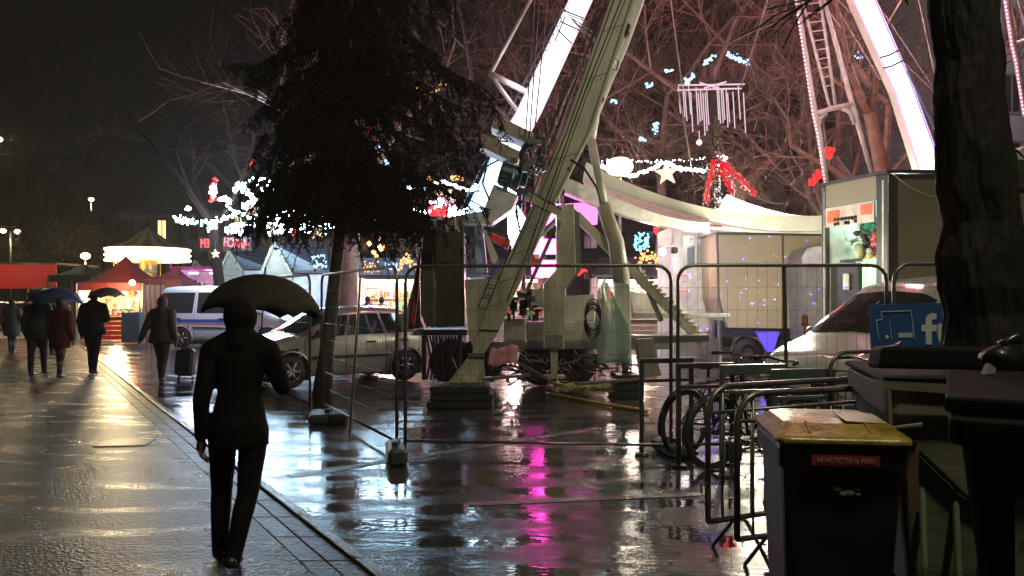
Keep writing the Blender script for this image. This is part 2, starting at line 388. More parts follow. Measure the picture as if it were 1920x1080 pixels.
# small distant trees, left
def bush_tree(x, y, Y, rx, h, label):
    rnd = random.Random(int(x)); c = P(x, y, Y); root = empty('round_tree', (c.x, Y, 0), label, 'tree', 'leafy trees far left')
    MB().path([(c.x, Y, 0), (c.x + .1, Y, c.z * .5), (c.x, Y, c.z)], [.25, .18, .1], 8).build('trunk', M_bark3, root)
    m = MB()
    for i in range(5200):
        v = Vector((rnd.gauss(0, 1), rnd.gauss(0, 1), rnd.gauss(0, 1))).normalized() * rnd.uniform(.45, 1) ** .5
        q = Vector((c.x + v.x * rx, Y + v.y * rx, c.z + v.z * h)); k = .09
        a = Vector((rnd.gauss(0, 1), rnd.gauss(0, 1), rnd.gauss(0, 1))).normalized(); b = a.orthogonal().normalized()
        m.add([q - a * k, q + b * k, q + a * k, q - b * k], [(0, 1, 2, 3)])
    m.build('crown', mat('dim_foliage', (.03, .027, .016), .8, var=.5, scale=1), root)
bush_tree(112, 437, 50, 2.2, 1.8, 'rounded tree left of the carousel behind the dark green tent')
bush_tree(40, 470, 58, 1.6, 1.5, 'small rounded tree above the red slatted stall')
bush_tree(190, 440, 56, 1.7, 1.7, 'rounded tree right behind the carousel cone')
# ---- big foreground trunk (right)
from mathutils import noise as mnoise
def big_trunk():
    rnd = random.Random(9); Yb = 4.6; root = empty('plane_tree', ((1855 - 960) * Yb / F, Yb, 0), 'huge black plane tree trunk rising behind the overflowing bins', 'tree')
    m = MB(); ys = [900, 780, 700, 640, 590, 540, 480, 420, 360, 300, 240, 180, 120, 60, 0, -60, -140]
    lx = {900: 1745, 780: 1755, 700: 1762, 640: 1778, 590: 1780, 540: 1768, 480: 1766, 420: 1780, 360: 1768, 300: 1766, 240: 1762, 180: 1756, 120: 1762, 60: 1752, 0: 1748, -60: 1748, -140: 1742}
    rx = {900: 2010, 780: 1995, 700: 1975, 640: 1950, 590: 1925, 540: 1925, 480: 1912, 420: 1905, 360: 1897, 300: 1893, 240: 1882, 180: 1874, 120: 1876, 60: 1868, 0: 1862, -60: 1860, -140: 1850}
    n = 110; vs = []; ph = [rnd.uniform(0, 6) for _ in range(6)]; rows = []
    for yy in np.linspace(905, -140, 220):
        l = np.interp(yy, ys[::-1], [lx[q] for q in ys[::-1]]); r = np.interp(yy, ys[::-1], [rx[q] for q in ys[::-1]])
        a, b = P(l, yy, Yb), P(r, yy, Yb); c = (a + b) / 2; rad = (b - a).length / 2; row = []
        for k in range(n):
            t = 2 * math.pi * k / n
            nv = Vector((math.cos(t) * 2.2, math.sin(t) * 2.2, yy * .004)); q = rad * (1 + .09 * mnoise.noise(nv) + .07 * mnoise.noise(nv * 3.1) + .075 * abs(mnoise.noise(Vector((math.cos(t) * 9, math.sin(t) * 9, yy * .012)))) + .03 * mnoise.noise(Vector((math.cos(t) * 20, math.sin(t) * 20, yy * .05))))
            row.append(len(vs)); vs.append((c.x + q * math.cos(t), c.y + q * math.sin(t) * .95, c.z))
        rows.append(row)
    fs = [[rows[i][k], rows[i][(k + 1) % n], rows[i + 1][(k + 1) % n], rows[i + 1][k]] for i in range(len(rows) - 1) for k in range(n)]
    m.add(vs, fs); m.build('trunk', mat('black_wet_bark', (.010, .009, .007), .75, var=.8, scale=4, bump=1.0, bscale=16, spec=.2, stretch=(1.6, 1.6, .35)), root, smooth=True)
    br = MB(); br2 = MB()
    for k, (sx, sy, ex, ey) in enumerate(((1765, -110, 1440, -5), (1765, -60, 1620, 0), (1880, 280, 1925, 300))):
        a, b = P(sx, sy, Yb), P(ex, ey, Yb + .4)
        if k < 2: grow(br, br2, a, (b - a).normalized(), .011, (b - a).length * .6, 3, rnd, .4, .02, 5)
        else: br2.path([a, a.lerp(b, .6) + Vector((0, 0, .03)), b], [.012, .008, .004], 5)
    br2.build('twigs', mat('dark_twig', (.012, .011, .009)), root)
big_trunk()
# ================================================================== buildings
M_glassd = mat('dark_window_glass', (.012, .013, .016), .12, spec=.8)
def building(name, x0, x1, ytop, Y, depth, m, label, rows, cols, winw=.5, winh=.55, roof=None, lit=(), zb=0):
    a = P(x0, ytop, Y); b = P(x1, ytop, Y); cx = (a.x + b.x) / 2; root = empty(name, (cx, Y, 0), label, 'building', 'buildings around the square')
    W_ = b.x - a.x; H = a.z
    MB().box((cx, Y + depth / 2, H / 2), (W_, depth, H)).build('wall', m, root)
    if roof: 
        q = MB(); q.plate([(a.x - .3, Y - .3, H), (b.x + .3, Y - .3, H), (b.x + .3, Y + depth * .35, H + roof), (a.x - .3, Y + depth * .35, H + roof)], (0, 0, -.25)); q.build('roof', mat('dark_slate', (.03, .032, .036), .4, scale=8), root)
    else:
        MB().box((cx, Y - .15, H - .2), (W_ + .3, .3, .35)).build('cornice', m, root)
    for i in range(rows):
        for j in range(cols):
            wx = a.x + W_ * (j + .5) / cols; sh = H / rows; wz = sh * (i + .55); ww, hh = W_ / cols * winw, sh * winh
            f = MB(); f.box((wx, Y - .03, wz + hh / 2 + .06), (ww + .3, .12, .12)); f.box((wx, Y - .06, wz - hh / 2 - .06), (ww + .35, .2, .12))
            for s in (-1, 1): f.box((wx + s * (ww / 2 + .06), Y - .03, wz), (.12, .12, hh - .004))
            f.box((wx, Y - .02, wz), (.06, .08, hh - .006))
            fo = f.build('window', (mat('window_stone_trim', (.24, .22, .2), .6) if m is M_stone else mat('dim_window_trim', (.04, .036, .03), .7)), root)
            MB().box((wx, Y - .005, wz), (ww, .03, hh)).build('pane', emis('lit_window', (1, .6, .25), 2.2) if (i, j) in lit else M_glassd, fo)
    return root
M_stone = mat('pale_stone', (.42, .38, .37), .7, var=.25, scale=1.2, bump=.3, bscale=3)
M_ochre = mat('ochre_render', (.20, .15, .08), .8, var=.25, scale=.5)
M_dark = mat('dark_render', (.035, .033, .03), .8, var=.3, scale=.4)
building('apartment_building', -140, 78, 318, 75, 15, M_dark, 'long dark building at the far left behind the street lamps', 4, 6, roof=2.5)
building('town_house', 228, 380, 402, 62, 12, M_dark, 'dim house with one lit window behind the carousel', 3, 5, lit=((2, 2),), roof=1.5)
building('market_hall', 390, 860, 395, 58, 14, M_ochre, 'wide ochre building behind the timber huts', 3, 12, roof=2.0)
building('office_building', 870, 1345, 250, 66, 12, mat('night_blue_render', (.06, .065, .08), .8), 'tall dark building behind the lit star garland', 6, 9)
building('corner_building', 1345, 1850, 90, 58, 12, mat('grey_brown_render', (.085, .08, .085), .8), 'tall brown building behind the wheel frames', 7, 9)
building('stone_building', 1790, 2500, -260, 38, 14, M_stone, 'pale stone building with tall windows at the right edge', 7, 10, winw=.42)
# ================================================================== street lamps
def street_lamp(x, y, Y, label, heads=((0, 0),), r=.13, e=160, c=(1, .8, .45), m=None, pole=True, base=None):
    p = P(x, y, Y); root = empty('street_lamp', (p.x, Y, 0), label, 'street lamp', 'street lamps around the square')
    if pole:
        q = MB(); q.path([(p.x, Y, 0), (p.x, Y, 1), (p.x, Y, p.z + .3)], [.09, .06, .04], 10)
        q.lathe((p.x, Y, 0), [(.14, 0), (.14, .25), (.08, .35)], 12)
        q.build('pole', dsteel, root, smooth=True)
    for dx, dz in heads:
        if pole and (dx or dz): MB().path([(p.x, Y, p.z + .25), (p.x + dx * .6, Y, p.z + dz + .35), (p.x + dx, Y, p.z + dz + .16)], .025, 6).build('arm', dsteel, root)
        h = MB(); h.lathe((p.x + dx, Y, p.z + dz + r * .5), [(.02, .2), (.12, .17), (.2, .06), (.2, .03)], 14); ho = h.build('lamp_head', dsteel, root, smooth=True)
        MB().ball((p.x + dx, Y, p.z + dz), r, 12, 8, (1, 1, .7)).build('bulb', m or E_lamp, ho, smooth=True)
        lamp((p.x + dx, Y, p.z + dz - .3), e, c, .2, parent=root)
    return root
street_lamp(171, 374, 62, 'single bright street lamp above the carousel', r=.2, e=260)
street_lamp(20, 433, 52, 'twin headed street lamp far left behind the small round tree', heads=((-.5, 0), (.45, -.05)), r=.19, e=180)
street_lamp(160, 480, 44, 'low warm street lamp between dark tent and carousel', r=.25, e=220, c=(1, .75, .35))
street_lamp(-3, 261, 40, 'high greenish street lamp cut by the left picture edge', r=.2, e=400, c=(.9, 1, .5), m=emis('greenish_bulb', (.95, 1, .45), 4))
street_lamp(1162, 312, 21.2, 'very bright warm floodlight on a post at the end of the star garland', r=.36, e=500, c=(1, .85, .6), m=emis('flood_bulb', (1, .78, .36), 9))
# lamp post just above the frame that lights the scene in front of it
sl = empty('street_lamp', (5.0, -1.4, 0), 'tall street lamp over the forecourt', 'street lamp', 'street lamps around the square')
MB().path([(5.0, -1.4, 0), (5.0, -1.4, 9.2), (4.4, -.6, 9.6), (3.2, 1.0, 9.5)], [.1, .06, .05, .04], 10).build('pole', dsteel, sl, smooth=True)
MB().box((3.0, 1.2, 9.48), (.7, .35, .12), (0, 0, R(-45)), .04).build('lamp_head', dsteel, sl)
lamp((3.0, 1.2, 9.3), 1700, (1, .92, .62), .25, parent=sl)
# ================================================================== giant wheel
WY = 13.0
wheel = empty('giant_wheel', (0, 17, 0), 'white giant wheel base with slanted legs standing behind the mesh fence', 'giant wheel')
M_leg = mat('leg_white_paint', (.47, .46, .36), .45, var=.4, scale=2.6, bump=.25, bscale=9, stretch=(1.5, 1.5, .5))
M_cream = mat('cream_paint', (.48, .45, .35), .5, var=.15, scale=1.5)
M_shade = mat('grey_painted_steel', (.2, .19, .165), .55, var=.3, scale=2)
# slanted main leg: wide box girder
def legx(y, l0, s): return l0 + s * y
L_edge = [(1251, -300), (1144, 0), (1055, 249), (998, 382), (945, 498), (920, 555), (898, 618)]
R_edge = [(936, 620), (952, 580), (991, 498), (1042, 382), (1109, 249), (1191, 0), (1290, -300)]
m = MB(); m.pplate(L_edge + R_edge, WY, .42); lo = m.build('leg_beam', M_leg, wheel, bev=.02)
e = MB(); 
for ed in ([(1258, -300), (1151, 0), (1062, 249), (1005, 382), (952, 498)], [(1284, -300), (1184, 0), (1102, 249), (1035, 382), (984, 498)]):
    for a, b in zip(ed, ed[1:]): e.tube(P(*a, WY - .012), P(*b, WY - .012), .018, n=6)
e.build('edge_flange', M_shade, lo)
m = MB(); m.pplate([(871, 524), (918, 522), (946, 500), (930, 560), (897, 634), (889, 660), (877, 622)], WY + .08, .2); m.build('gusset', M_leg, wheel, bev=.01)
m = MB(); m.pplate([(898, 618), (936, 620), (922, 642), (905, 668), (884, 668), (889, 640)], WY + .06, .3); m.build('leg_ankle', M_leg, wheel, bev=.02)
m = MB(); top = [P(882, 664, WY + .1), P(906, 668, WY + .1), P(906, 668, WY + .35), P(882, 664, WY + .35)]
bot = [P(836, 722, WY - .5), P(900, 722, WY - .45), P(912, 722, WY + .5), P(838, 722, WY + .5)]
m.add(top + bot, [(0, 1, 5, 4), (1, 2, 6, 5), (2, 3, 7, 6), (3, 0, 4, 7), (4, 5, 6, 7), (0, 3, 2, 1)])
for i in range(4):
    t = i / 3; a = top[0].lerp(top[1], t); b = bot[0].lerp(bot[1], t); m.plate([a + Vector((0, -.02, 0)), b + Vector((0, -.16, 0)), b, a + Vector((0, .02, 0))], (.02, 0, 0))
m.build('foot', M_leg, wheel)
MB().tube(P(878, 668, WY + .02), P(908, 668, WY + .02), .05, n=10).build('pin', dsteel, wheel)
# ladder along the leg
m = MB()
for dx in (0, 17):
    m.path([P(906 + dx, 552, WY - .25), P(966 + dx * .9, 410, WY - .25), P(1150 + dx * .6, -60, WY - .15)], .011, 6)
for i in range(34):
    t = i / 33; x = 906 + 244 * t; y = 552 - 612 * t; m.tube(P(x, y, WY - .25 + .1 * t), P(x + 17 - 6 * t, y + 2, WY - .25 + .1 * t), .007, n=5)
m.build('ladder', dsteel, wheel)
# bolt row and joint plate
m = MB()
for i in range(12): m.tube(P(1000 + i * 4.6, 362 + i * 2.6, WY - .05), P(1000 + i * 4.6, 362 + i * 2.6, WY + .02), .018, n=6)
m.build('bolt_row', dsteel, lo)
MB().pplate([(992, 360), (1062, 396), (1056, 410), (984, 374)], WY - .03, .05).build('joint_plate', M_leg, lo)
m = MB()
for k, yy in enumerate((60, 150, 300, 430, 478, 530, 575)):
    xl = float(np.interp(yy, [p[1] for p in L_edge], [p[0] for p in L_edge])) + 6; xr = float(np.interp(yy - 14, [618, 580, 498, 382, 249, 0, -300][::-1], [936, 952, 991, 1042, 1109, 1191, 1290][::-1])) - 6
    m.tube(P(xl, yy, WY - .004), P(xr, yy - 14, WY - .004), .006, n=4)
    for q in range(5): t_ = (q + .5) / 5; m.ball(P(xl + (xr - xl) * t_, yy - 14 * t_ + 7, WY - .004), .012, 6, 4)
m.build('weld_seams', M_shade, lo)
m = MB(); m.path([P(1188, -60, WY - .05), P(1090, 190, WY - .06), P(1040, 330, WY - .05), P(990, 470, WY - .06), P(952, 560, WY - .05)], .012, 5); m.path([P(1196, -60, WY - .05), P(1098, 186, WY - .05), P(1046, 330, WY - .06), P(996, 478, WY - .05), P(962, 590, WY - .05)], .008, 5); m.build('power_cable', blk, lo)
# back tube with hose clamps (right of the beam)
m = MB(); m.path([P(1290, -280, WY + .8), P(1198, 0, WY + .8), P(1168, 84, WY + .8), P(1140, 150, WY + .8), P(1116, 212, WY + .8), P(1108, 262, WY + .7)], [.1, .1, .1, .09, .085, .08], 12); bt_ = m.build('hydraulic_cylinder', wht, wheel, smooth=True)
m = MB()
for x, y in ((1212, 4), (1174, 50), (1172, 62), (1125, 186)): m.ball(P(x + 2, y, WY + .66), .06, 8, 6)
m.path([P(1146, 118, WY + .6), P(1152, 108, WY + .55), P(1160, 116, WY + .55), P(1156, 132, WY + .6), P(1146, 128, WY + .6)], .012, 5)
m.build('hose_clamp', blk, bt_)
# right strut
m = MB(); m.path([P(1108, 258, WY + .7), P(1122, 330, WY + .7), P(1134, 392, WY + .7)], .075, 12); m.build('strut', wht2, wheel, smooth=True)
m = MB(); m.path([P(1131, 385, WY + .7), P(1155, 455, WY + .7), P(1166, 533, WY + .7)], [.12, .14, .15], 14); m.build('strut', M_leg, wheel, smooth=True)
m = MB(); m.pplate([(1152, 530), (1181, 532), (1184, 664), (1160, 664)], WY + .5, .25); m.build('jack_box', M_leg, wheel, bev=.01)
MB().tube(P(1172, 660, WY + .6), P(1172, 708, WY + .6), .06).build('jack_leg', M_shade, wheel, smooth=True)
# centre post
m = MB(); m.pplate([(1044, 384), (1076, 382), (1080, 510), (1060, 540), (1058, 655), (1021, 655), (1020, 532), (1044, 505)], WY + .3, .4); cp = m.build('centre_post', M_leg, wheel, bev=.015)
MB().pplate([(1076, 390), (1086, 400), (1090, 505), (1066, 540), (1062, 540), (1081, 508)], WY + .35, .3).build('post_flange', M_shade, cp)
MB().pplate([(1024, 628), (1055, 628), (1055, 652), (1024, 652)], WY + .27, .03).build('post_plate', M_shade, cp)
m = MB(); m.pplate([(1032, 655), (1046, 655), (1045, 704), (1034, 704)], WY + .4, .15); m.box(P(1040, 706, WY + .48), (.35, .35, .04)); m.build('jack_leg', M_leg, wheel)
# diagonal braces
m = MB(); m.tube(P(1042, 425, WY + .55), P(988, 545, WY + .55), .04, n=6); m.build('brace', M_shade, wheel)
m = MB(); a, b = P(1080, 402, WY + .9), P(1318, 640, WY + .9); d = b - a; n_ = Vector((d.z, 0, -d.x)).normalized() * .075
m.plate([a - n_, a + n_, b + n_, b - n_], (0, .16, 0))
for i in range(14):
    t = .5 + i * .032; c = a.lerp(b, t); m.box(c + n_ * -1.25, (.06, .14, .05))
m.build('brace', M_leg, wheel)
m = MB(); m.tube(P(1196, 500, WY + 1.0), P(1240, 602, WY + 1.0), .05, n=6); m.tube(P(1205, 505, WY + 1.0), P(1216, 545, WY + 1.0), .03, n=6); m.build('brace', M_shade, wheel)
MB().tube(P(1060, 396, WY + 1.6), P(930, 520, WY + 1.6), .05, n=8).build('brace', M_shade, wheel)
# brown-white arms crossing the lit leg, and drive motor
MB().pplate([(927, 213), (1003, 250), (998, 272), (920, 237)], 14.6, .7).build('cross_arm', mat('beige_painted_steel', (.33, .29, .24), .5), wheel, bev=.02)
MB().pplate([(903, 249), (976, 284), (970, 308), (897, 272)], 14.4, .7).build('cross_arm', mat('beige_painted_steel', (.33, .29, .24), .5), wheel, bev=.02)
m = MB(); a, b = P(938, 322, 14.2), P(976, 334, 14.2); d = (b - a).normalized(); u = Vector((0, 1, 0)); v_ = d.cross(u); M3 = Matrix((v_, u, d)).transposed()
m.lathe(a, [(.0, 0), (.20, 0), (.22, .04), (.22, .2), (.23, .21), (.23, .25), (.22, .26), (.22, .38), (.15, .4), (.15, .5), (0, .5)], 16, M3)
for k in range(16):
    an = k * math.pi / 8; m.box(a + M3 @ Vector((.225 * math.cos(an), .225 * math.sin(an), .12)), (.02, .02, .16), M3)
mo = m.build('drive_motor', mat('teal_motor_paint', (.03, .10, .12), .35, .2), wheel)
m = MB(); m.path([P(935, 300, 13.9), P(912, 312, 13.8), P(905, 345, 13.9), P(918, 375, 13.9)], .018, 6); m.path([P(990, 268, 13.9), P(978, 290, 13.8), P(984, 318, 13.8), P(1000, 330, 13.9)], .06, 8)
m.path([P(1070, 300, 12.8), P(1095, 315, 12.7), P(1118, 350, 12.8), P(1128, 380, 12.9)], .02, 6); m.path([P(1075, 330, 12.8), P(1092, 346, 12.7), P(1086, 318, 12.8)], .02, 6)
m.build('hose', blk, wheel, smooth=True)
MB().pplate([(926, 345), (972, 366), (960, 392), (922, 419), (866, 418), (864, 402), (906, 396)], 14.3, .6).build('bracket', mat('bracket_white', (.6, .62, .62), .4), wheel, bev=.015)
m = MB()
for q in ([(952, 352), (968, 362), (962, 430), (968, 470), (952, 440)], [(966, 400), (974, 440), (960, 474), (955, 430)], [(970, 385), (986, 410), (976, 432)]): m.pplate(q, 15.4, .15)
m.build('star_bracket', E_white, wheel)  # support, no lamp: emission stands in for light falling on it
# crowded hub machinery
m = MB(); rnd = random.Random(5)
for i in range(26):
    x, y = rnd.uniform(982, 1022), rnd.uniform(258, 320); m.box(P(x, y, rnd.uniform(13.6, 14.2)), (rnd.uniform(.04, .16), .1, rnd.uniform(.04, .16)), (0, rnd.uniform(0, 1), 0))
m.build('hub_machinery', dsteel, wheel)
# tension rods
for x0, y0, x1, y1, Y in ((1002, 0, 985, 260, 14), (1012, -20, 992, 270, 14.1), (1028, -20, 1000, 270, 14), (1078, 90, 1018, 300, 13.8), (1130, 20, 1022, 280, 13.6)): MB().tube(P(x0, y0, Y), P(x1, y1, Y), .013, n=5).build('tension_cable', dsteel, wheel)
m = MB(); m.tube(P(922, 135, 15.6), P(1000, -10, 15.6), .035); m.tube(P(918, 137, 15.6), P(986, 172, 15.6), .06); m.tube(P(920, 140, 15.6), P(968, 206, 15.6), .04)
m.build('stay_rod', mat('pink_lit_white', (.6, .55, .55), .4), wheel, smooth=True)
# lit legs
def led_leg(le, re, Y, th, nm, m_face, m_edge, n=2, rungs=()):
    b = MB(); b.pplate(le + re[::-1], Y, th); o = b.build(nm, wht, wheel)
    le2 = [(x + 2.0, y) for x, y in le]; re2 = [(x - 2.0, y) for x, y in re]
    f = MB(); f.pplate(le2 + re2[::-1], Y - .03, .03); f.build('led_panel', m_face, o)
    e_ = MB()
    for ed, s in ((le, -1), (re, 1)):
        for (a, c) in zip(ed, ed[1:]): e_.tube(P(a[0] + s * 1.5, a[1], Y), P(c[0] + s * 1.5, c[1], Y), .014, n=6)
    e_.build('led_strip', m_edge, o)
    return o
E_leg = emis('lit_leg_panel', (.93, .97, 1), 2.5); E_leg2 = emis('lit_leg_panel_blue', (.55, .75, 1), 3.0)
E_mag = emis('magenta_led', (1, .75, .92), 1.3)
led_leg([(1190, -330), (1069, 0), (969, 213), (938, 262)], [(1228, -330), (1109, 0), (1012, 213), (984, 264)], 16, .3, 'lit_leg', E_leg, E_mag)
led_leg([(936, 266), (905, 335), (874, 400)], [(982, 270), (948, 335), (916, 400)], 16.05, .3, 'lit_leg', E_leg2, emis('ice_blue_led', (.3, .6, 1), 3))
m = MB()
for i in range(26):
    t = i / 25; a = P(1062 - 190 * t, 20 + 375 * t, 15.9)
    m.tube(a, P(1062 - 190 * t - 9, 16 + 375 * t, 15.9), .012, n=5)
m.tube(P(1053, 16, 15.9), P(863, 391, 15.9), .02, n=6)
m.build('side_rail', mat('blue_grey_steel', (.12, .17, .24), .4, .5), wheel)
m = MB()
for q in (((1050, 40), (1098, 62)), ((1060, 30), (1040, 78)), ((1046, 56), (1072, 82)), ((1052, 18), (1094, 34))): m.tube(P(*q[0], 15.6), P(*q[1], 15.6), .016, n=6)
for s in range(4): m.tube(P(1066 + s * 3, 28 + s * 4, 15.6), P(1100 + s * 12, 40 + s * 20, 14), .012, n=5)
m.build('joint_bracket', M_shade, wheel)
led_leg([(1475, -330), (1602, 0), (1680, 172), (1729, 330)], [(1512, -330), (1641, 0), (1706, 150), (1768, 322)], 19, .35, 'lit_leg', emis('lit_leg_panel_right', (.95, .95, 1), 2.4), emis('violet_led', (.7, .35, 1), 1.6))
m = MB(); 
for y, dx in ((104, 0), (124, 6)): m.path([P(1650 + dx, y + 4, 18.9), P(1666 + dx, y, 18.85), P(1690 + dx, y - 12, 18.9)], .022, 5)
m.tube(P(1702, 132, 18.9), P(1758, 250, 18.9), .035, n=6)
m.build('strap', mat('blue_grey_steel', (.12, .17, .24)), wheel)
# pink lit wheel frames (spokes) with ladders
E_bead = emis('pink_bead_led', (1, .45, .62), 2.6)
def frame(px, Y, s=1, mirror=None, beads=True):
    """px maps local frame pixel to image pixel"""
    b = MB(); q = lambda x, y: P(*px(x, y), Y)
    b.path([q(1480, -160), q(1495, 0), q(1528, 215), q(1536, 250), q(1551, 350)], [.05, .05, .07, .07, .06], 8)
    b.path([q(1500, -260), q(1545, 0), q(1598, 195), q(1604, 215), q(1636, 330)], [.045, .045, .06, .06, .05], 8)
    b.path([q(1528, 214), q(1560, 203), q(1598, 196)], .06, 8)
    b.path([q(1534, 245), q(1538, 222), q(1550, 212)], .05, 8); b.path([q(1580, 204), q(1594, 210), q(1603, 232)], .05, 8)
    b.path([q(1470, -160), q(1504, 0), q(1558, 208)], .035, 8); b.path([q(1525, -160), q(1538, 0), q(1568, 206)], .035, 8)
    o = b.build('wheel_frame', mat('pink_lit_enamel', (.62, .5, .5), .4), wheel, smooth=True)
    r = MB()
    for i in range(14):
        t = i / 14; y = -60 + 240 * t; a = q(1504 + y * .26, y); c = q(1538 + y * .146, y - 4); r.tube(a, c, .014, n=5)
    r.build('rungs', mat('pink_lit_enamel', (.62, .5, .5)), o)
    if beads:
        d = MB(); pts = [(1480, -160), (1491, 0), (1524, 215), (1532, 250), (1547, 350)]
        for (x0, y0), (x1, y1) in zip(pts, pts[1:]):
            n = max(2, int(abs(y1 - y0) / 7))
            for i in range(n): d.ball(q(x0 + (x1 - x0) * i / n - 1, y0 + (y1 - y0) * i / n) + Vector((0, -.04, 0)), .024, 6, 4)
        d.build('bead_strip', E_bead, o)
frame(lambda x, y: (x, y), 18)
frame(lambda x, y: (x + 372 - (y - 0) * 0, y - 130), 18.5)
# added lamps without fixtures, brightening wheel frames, trees and stone building
lamp(P(1500, -180, 18), 650, (1, .25, .30), .4, 'fill_light', wheel)
lamp(P(1120, -160, 17), 330, (1, .3, .3), .4, 'fill_light', wheel)
lamp(P(1600, 60, 16.2), 110, (1, .72, .78), .3, 'fill_light', wheel)
lamp(P(1850, -60, 19), 700, (1, .6, .7), .3, 'fill_light', wheel)
lamp(P(1890, 60, 30), 900, (.85, .8, 1), .3, 'fill_light', wheel)  # added away from the wheel to lighten the stone building
lamp(P(985, 150, 15.2), 30, (1, .8, .9), .3, 'fill_light', wheel)
# thin stays
for x0, y0, x1, y1, Y in ((1255, -20, 1280, 170, 17), (1445, -20, 1390, 160, 17), (1560, -10, 1770, 190, 20), (1720, -10, 1765, 200, 20), (1640, 0, 1760, 180, 20), (1560, 0, 1650, 150, 20), (1272, 170, 1300, 330, 17.1)): MB().tube(P(x0, y0, Y), P(x1, y1, Y), .015, n=5).build('stay_cable', mat('stay_steel', (.4, .33, .3), .4, .5), wheel)
# trailer base under the wheel
M_tr = mat('trailer_grey_paint', (.26, .24, .2), .55, var=.35, scale=3)
m = MB(); Yt = 14.6
m.pplate([(945, 597), (986, 597), (986, 640), (945, 640)], Yt, .5); m.pplate([(988, 603), (1150, 603), (1150, 640), (988, 640)], Yt + .03, .5)
m.pplate([(1060, 555), (1115, 552), (1115, 602), (1060, 604)], Yt + .2, .4); m.pplate([(968, 545), (1022, 540), (1024, 575), (975, 578)], Yt + .3, .4)
m.build('trailer_cabinet', M_tr, wheel, bev=.02)
m = MB(); m.pplate([(900, 641), (1255, 641), (1255, 655), (900, 655)], Yt - .1, .25); m.pplate([(780, 618), (876, 618), (876, 629), (768, 629)], 13.6, .8)
m.pplate([(1185, 588), (1370, 588), (1370, 596), (1185, 596)], 15.0, 1.4); m.pplate([(1192, 630), (1330, 628), (1330, 640), (1192, 646)], 13.6, .6)
m.build('chassis', mat('chassis_grey', (.12, .12, .11), .5, .3), wheel, bev=.01)
MB().pplate([(1195, 636), (1225, 634), (1240, 705), (1205, 708)], 13.4, .4).build('outrigger', M_tr, wheel); m = MB(); m.pplate([(1180, 545), (1260, 560), (1300, 590), (1190, 592)], 15.6, .4); m.build('outrigger', M_tr, wheel)
for cx in (1015, 1075, 900, 850):
    t = MB(); c = P(cx, 688, 15.2); c.z = .45; ax = Matrix.Rotation(R(90), 3, 'X'); t.lathe(c, [(.2, -.13), (.42, -.13), (.45, -.09), (.45, .09), (.42, .13), (.2, .13)], 20, ax); to = t.build('tyre', blk, wheel, smooth=True)
    t = MB(); t.lathe(c, [(0, -.1), (.1, -.12), (.2, -.06), (.22, -.1)], 16, ax); t.build('rim', dsteel, to)
# cables and connectors tumbling around the undercarriage
m = MB(); rnd = random.Random(12)
for i in range(40):
    x, y = rnd.uniform(900, 1180), rnd.uniform(650, 690); p0 = P(x, y, 14.2 + rnd.uniform(-.4, .4)); pts = [p0]
    for k in range(5): p0 = p0 + Vector((rnd.gauss(0, .12), rnd.gauss(0, .08), -abs(rnd.gauss(0, .08)))); p0.z = max(.03, p0.z); pts.append(p0)
    m.path(pts, rnd.uniform(.012, .025), 5)
for i in range(30):
    x, y = rnd.uniform(952, 1010), rnd.uniform(548, 598); m.box(P(x, y, 14.3), (rnd.uniform(.03, .14), .1, rnd.uniform(.04, .16)))
m.build('cable_tangle', mat('dark_cable', (.03, .03, .028), .5), wheel)
m = MB(); rnd = random.Random(2)
for i in range(9):
    c = P(1112, 590, 13.1); rr = .12 + .015 * rnd.random(); hh = .22 + .04 * rnd.random(); pts = [c + Vector((rr * math.cos(a), .04 * math.sin(a) + i * .01, hh * math.sin(a) - .02 * i)) for a in np.linspace(0, 6.28, 20)]
    m.path(pts, .012, 5, cap=False)
tag(m.build('cable_coil', blk, smooth=True), 'black cable coil hanging beside the white strut', 'cable coil')
m = MB(); m.pplate([(905, 430), (912, 432), (935, 485), (930, 500), (921, 490)], 14.2, .1); m.build('hydraulic_ram', wht, wheel)
MB().pplate([(889, 425), (905, 425), (914, 510), (892, 512)], 14.6, .3).build('blue_upright', mat('pale_blue_paint', (.3, .42, .55), .4), wheel)
MB().pplate([(922, 436), (958, 452), (952, 468), (918, 448)], 14.4, .2).build('red_beam', mat('red_machine_paint', (.6, .03, .03), .4), wheel, bev=.01)
MB().pplate([(990, 478), (1012, 488), (1008, 498), (986, 490)], 14.9, .2).build('red_beam', mat('red_machine_paint', (.6, .03, .03)), wheel)
# translucent sheeting by the strut
m = MB(); rnd = random.Random(4); nx, ny = 12, 14; vs = []
for j in range(ny):
    for i in range(nx):
        u, v_ = i / (nx - 1), j / (ny - 1); x = 1128 - 14 * (1 - abs(v_ - .5)) + (14 + 50 * min(1, v_ * 1.8)) * u; y = 545 + 135 * v_ - 25 * u * (1 - v_)
        vs.append(P(x, y, 13.3 + .08 * math.sin(u * 9 + v_ * 3) + rnd.gauss(0, .01)))
m.add(vs, [[j * nx + i, j * nx + i + 1, (j + 1) * nx + i + 1, (j + 1) * nx + i] for j in range(ny - 1) for i in range(nx - 1)])
o = m.build('plastic_sheet', glass('translucent_plastic', (.42, .55, .5), .25, .6), smooth=True); tag(o, 'translucent greenish plastic sheet draped beside the strut', 'plastic sheet')
sm = o.modifiers.new('solid', 'SOLIDIFY'); sm.thickness = .004
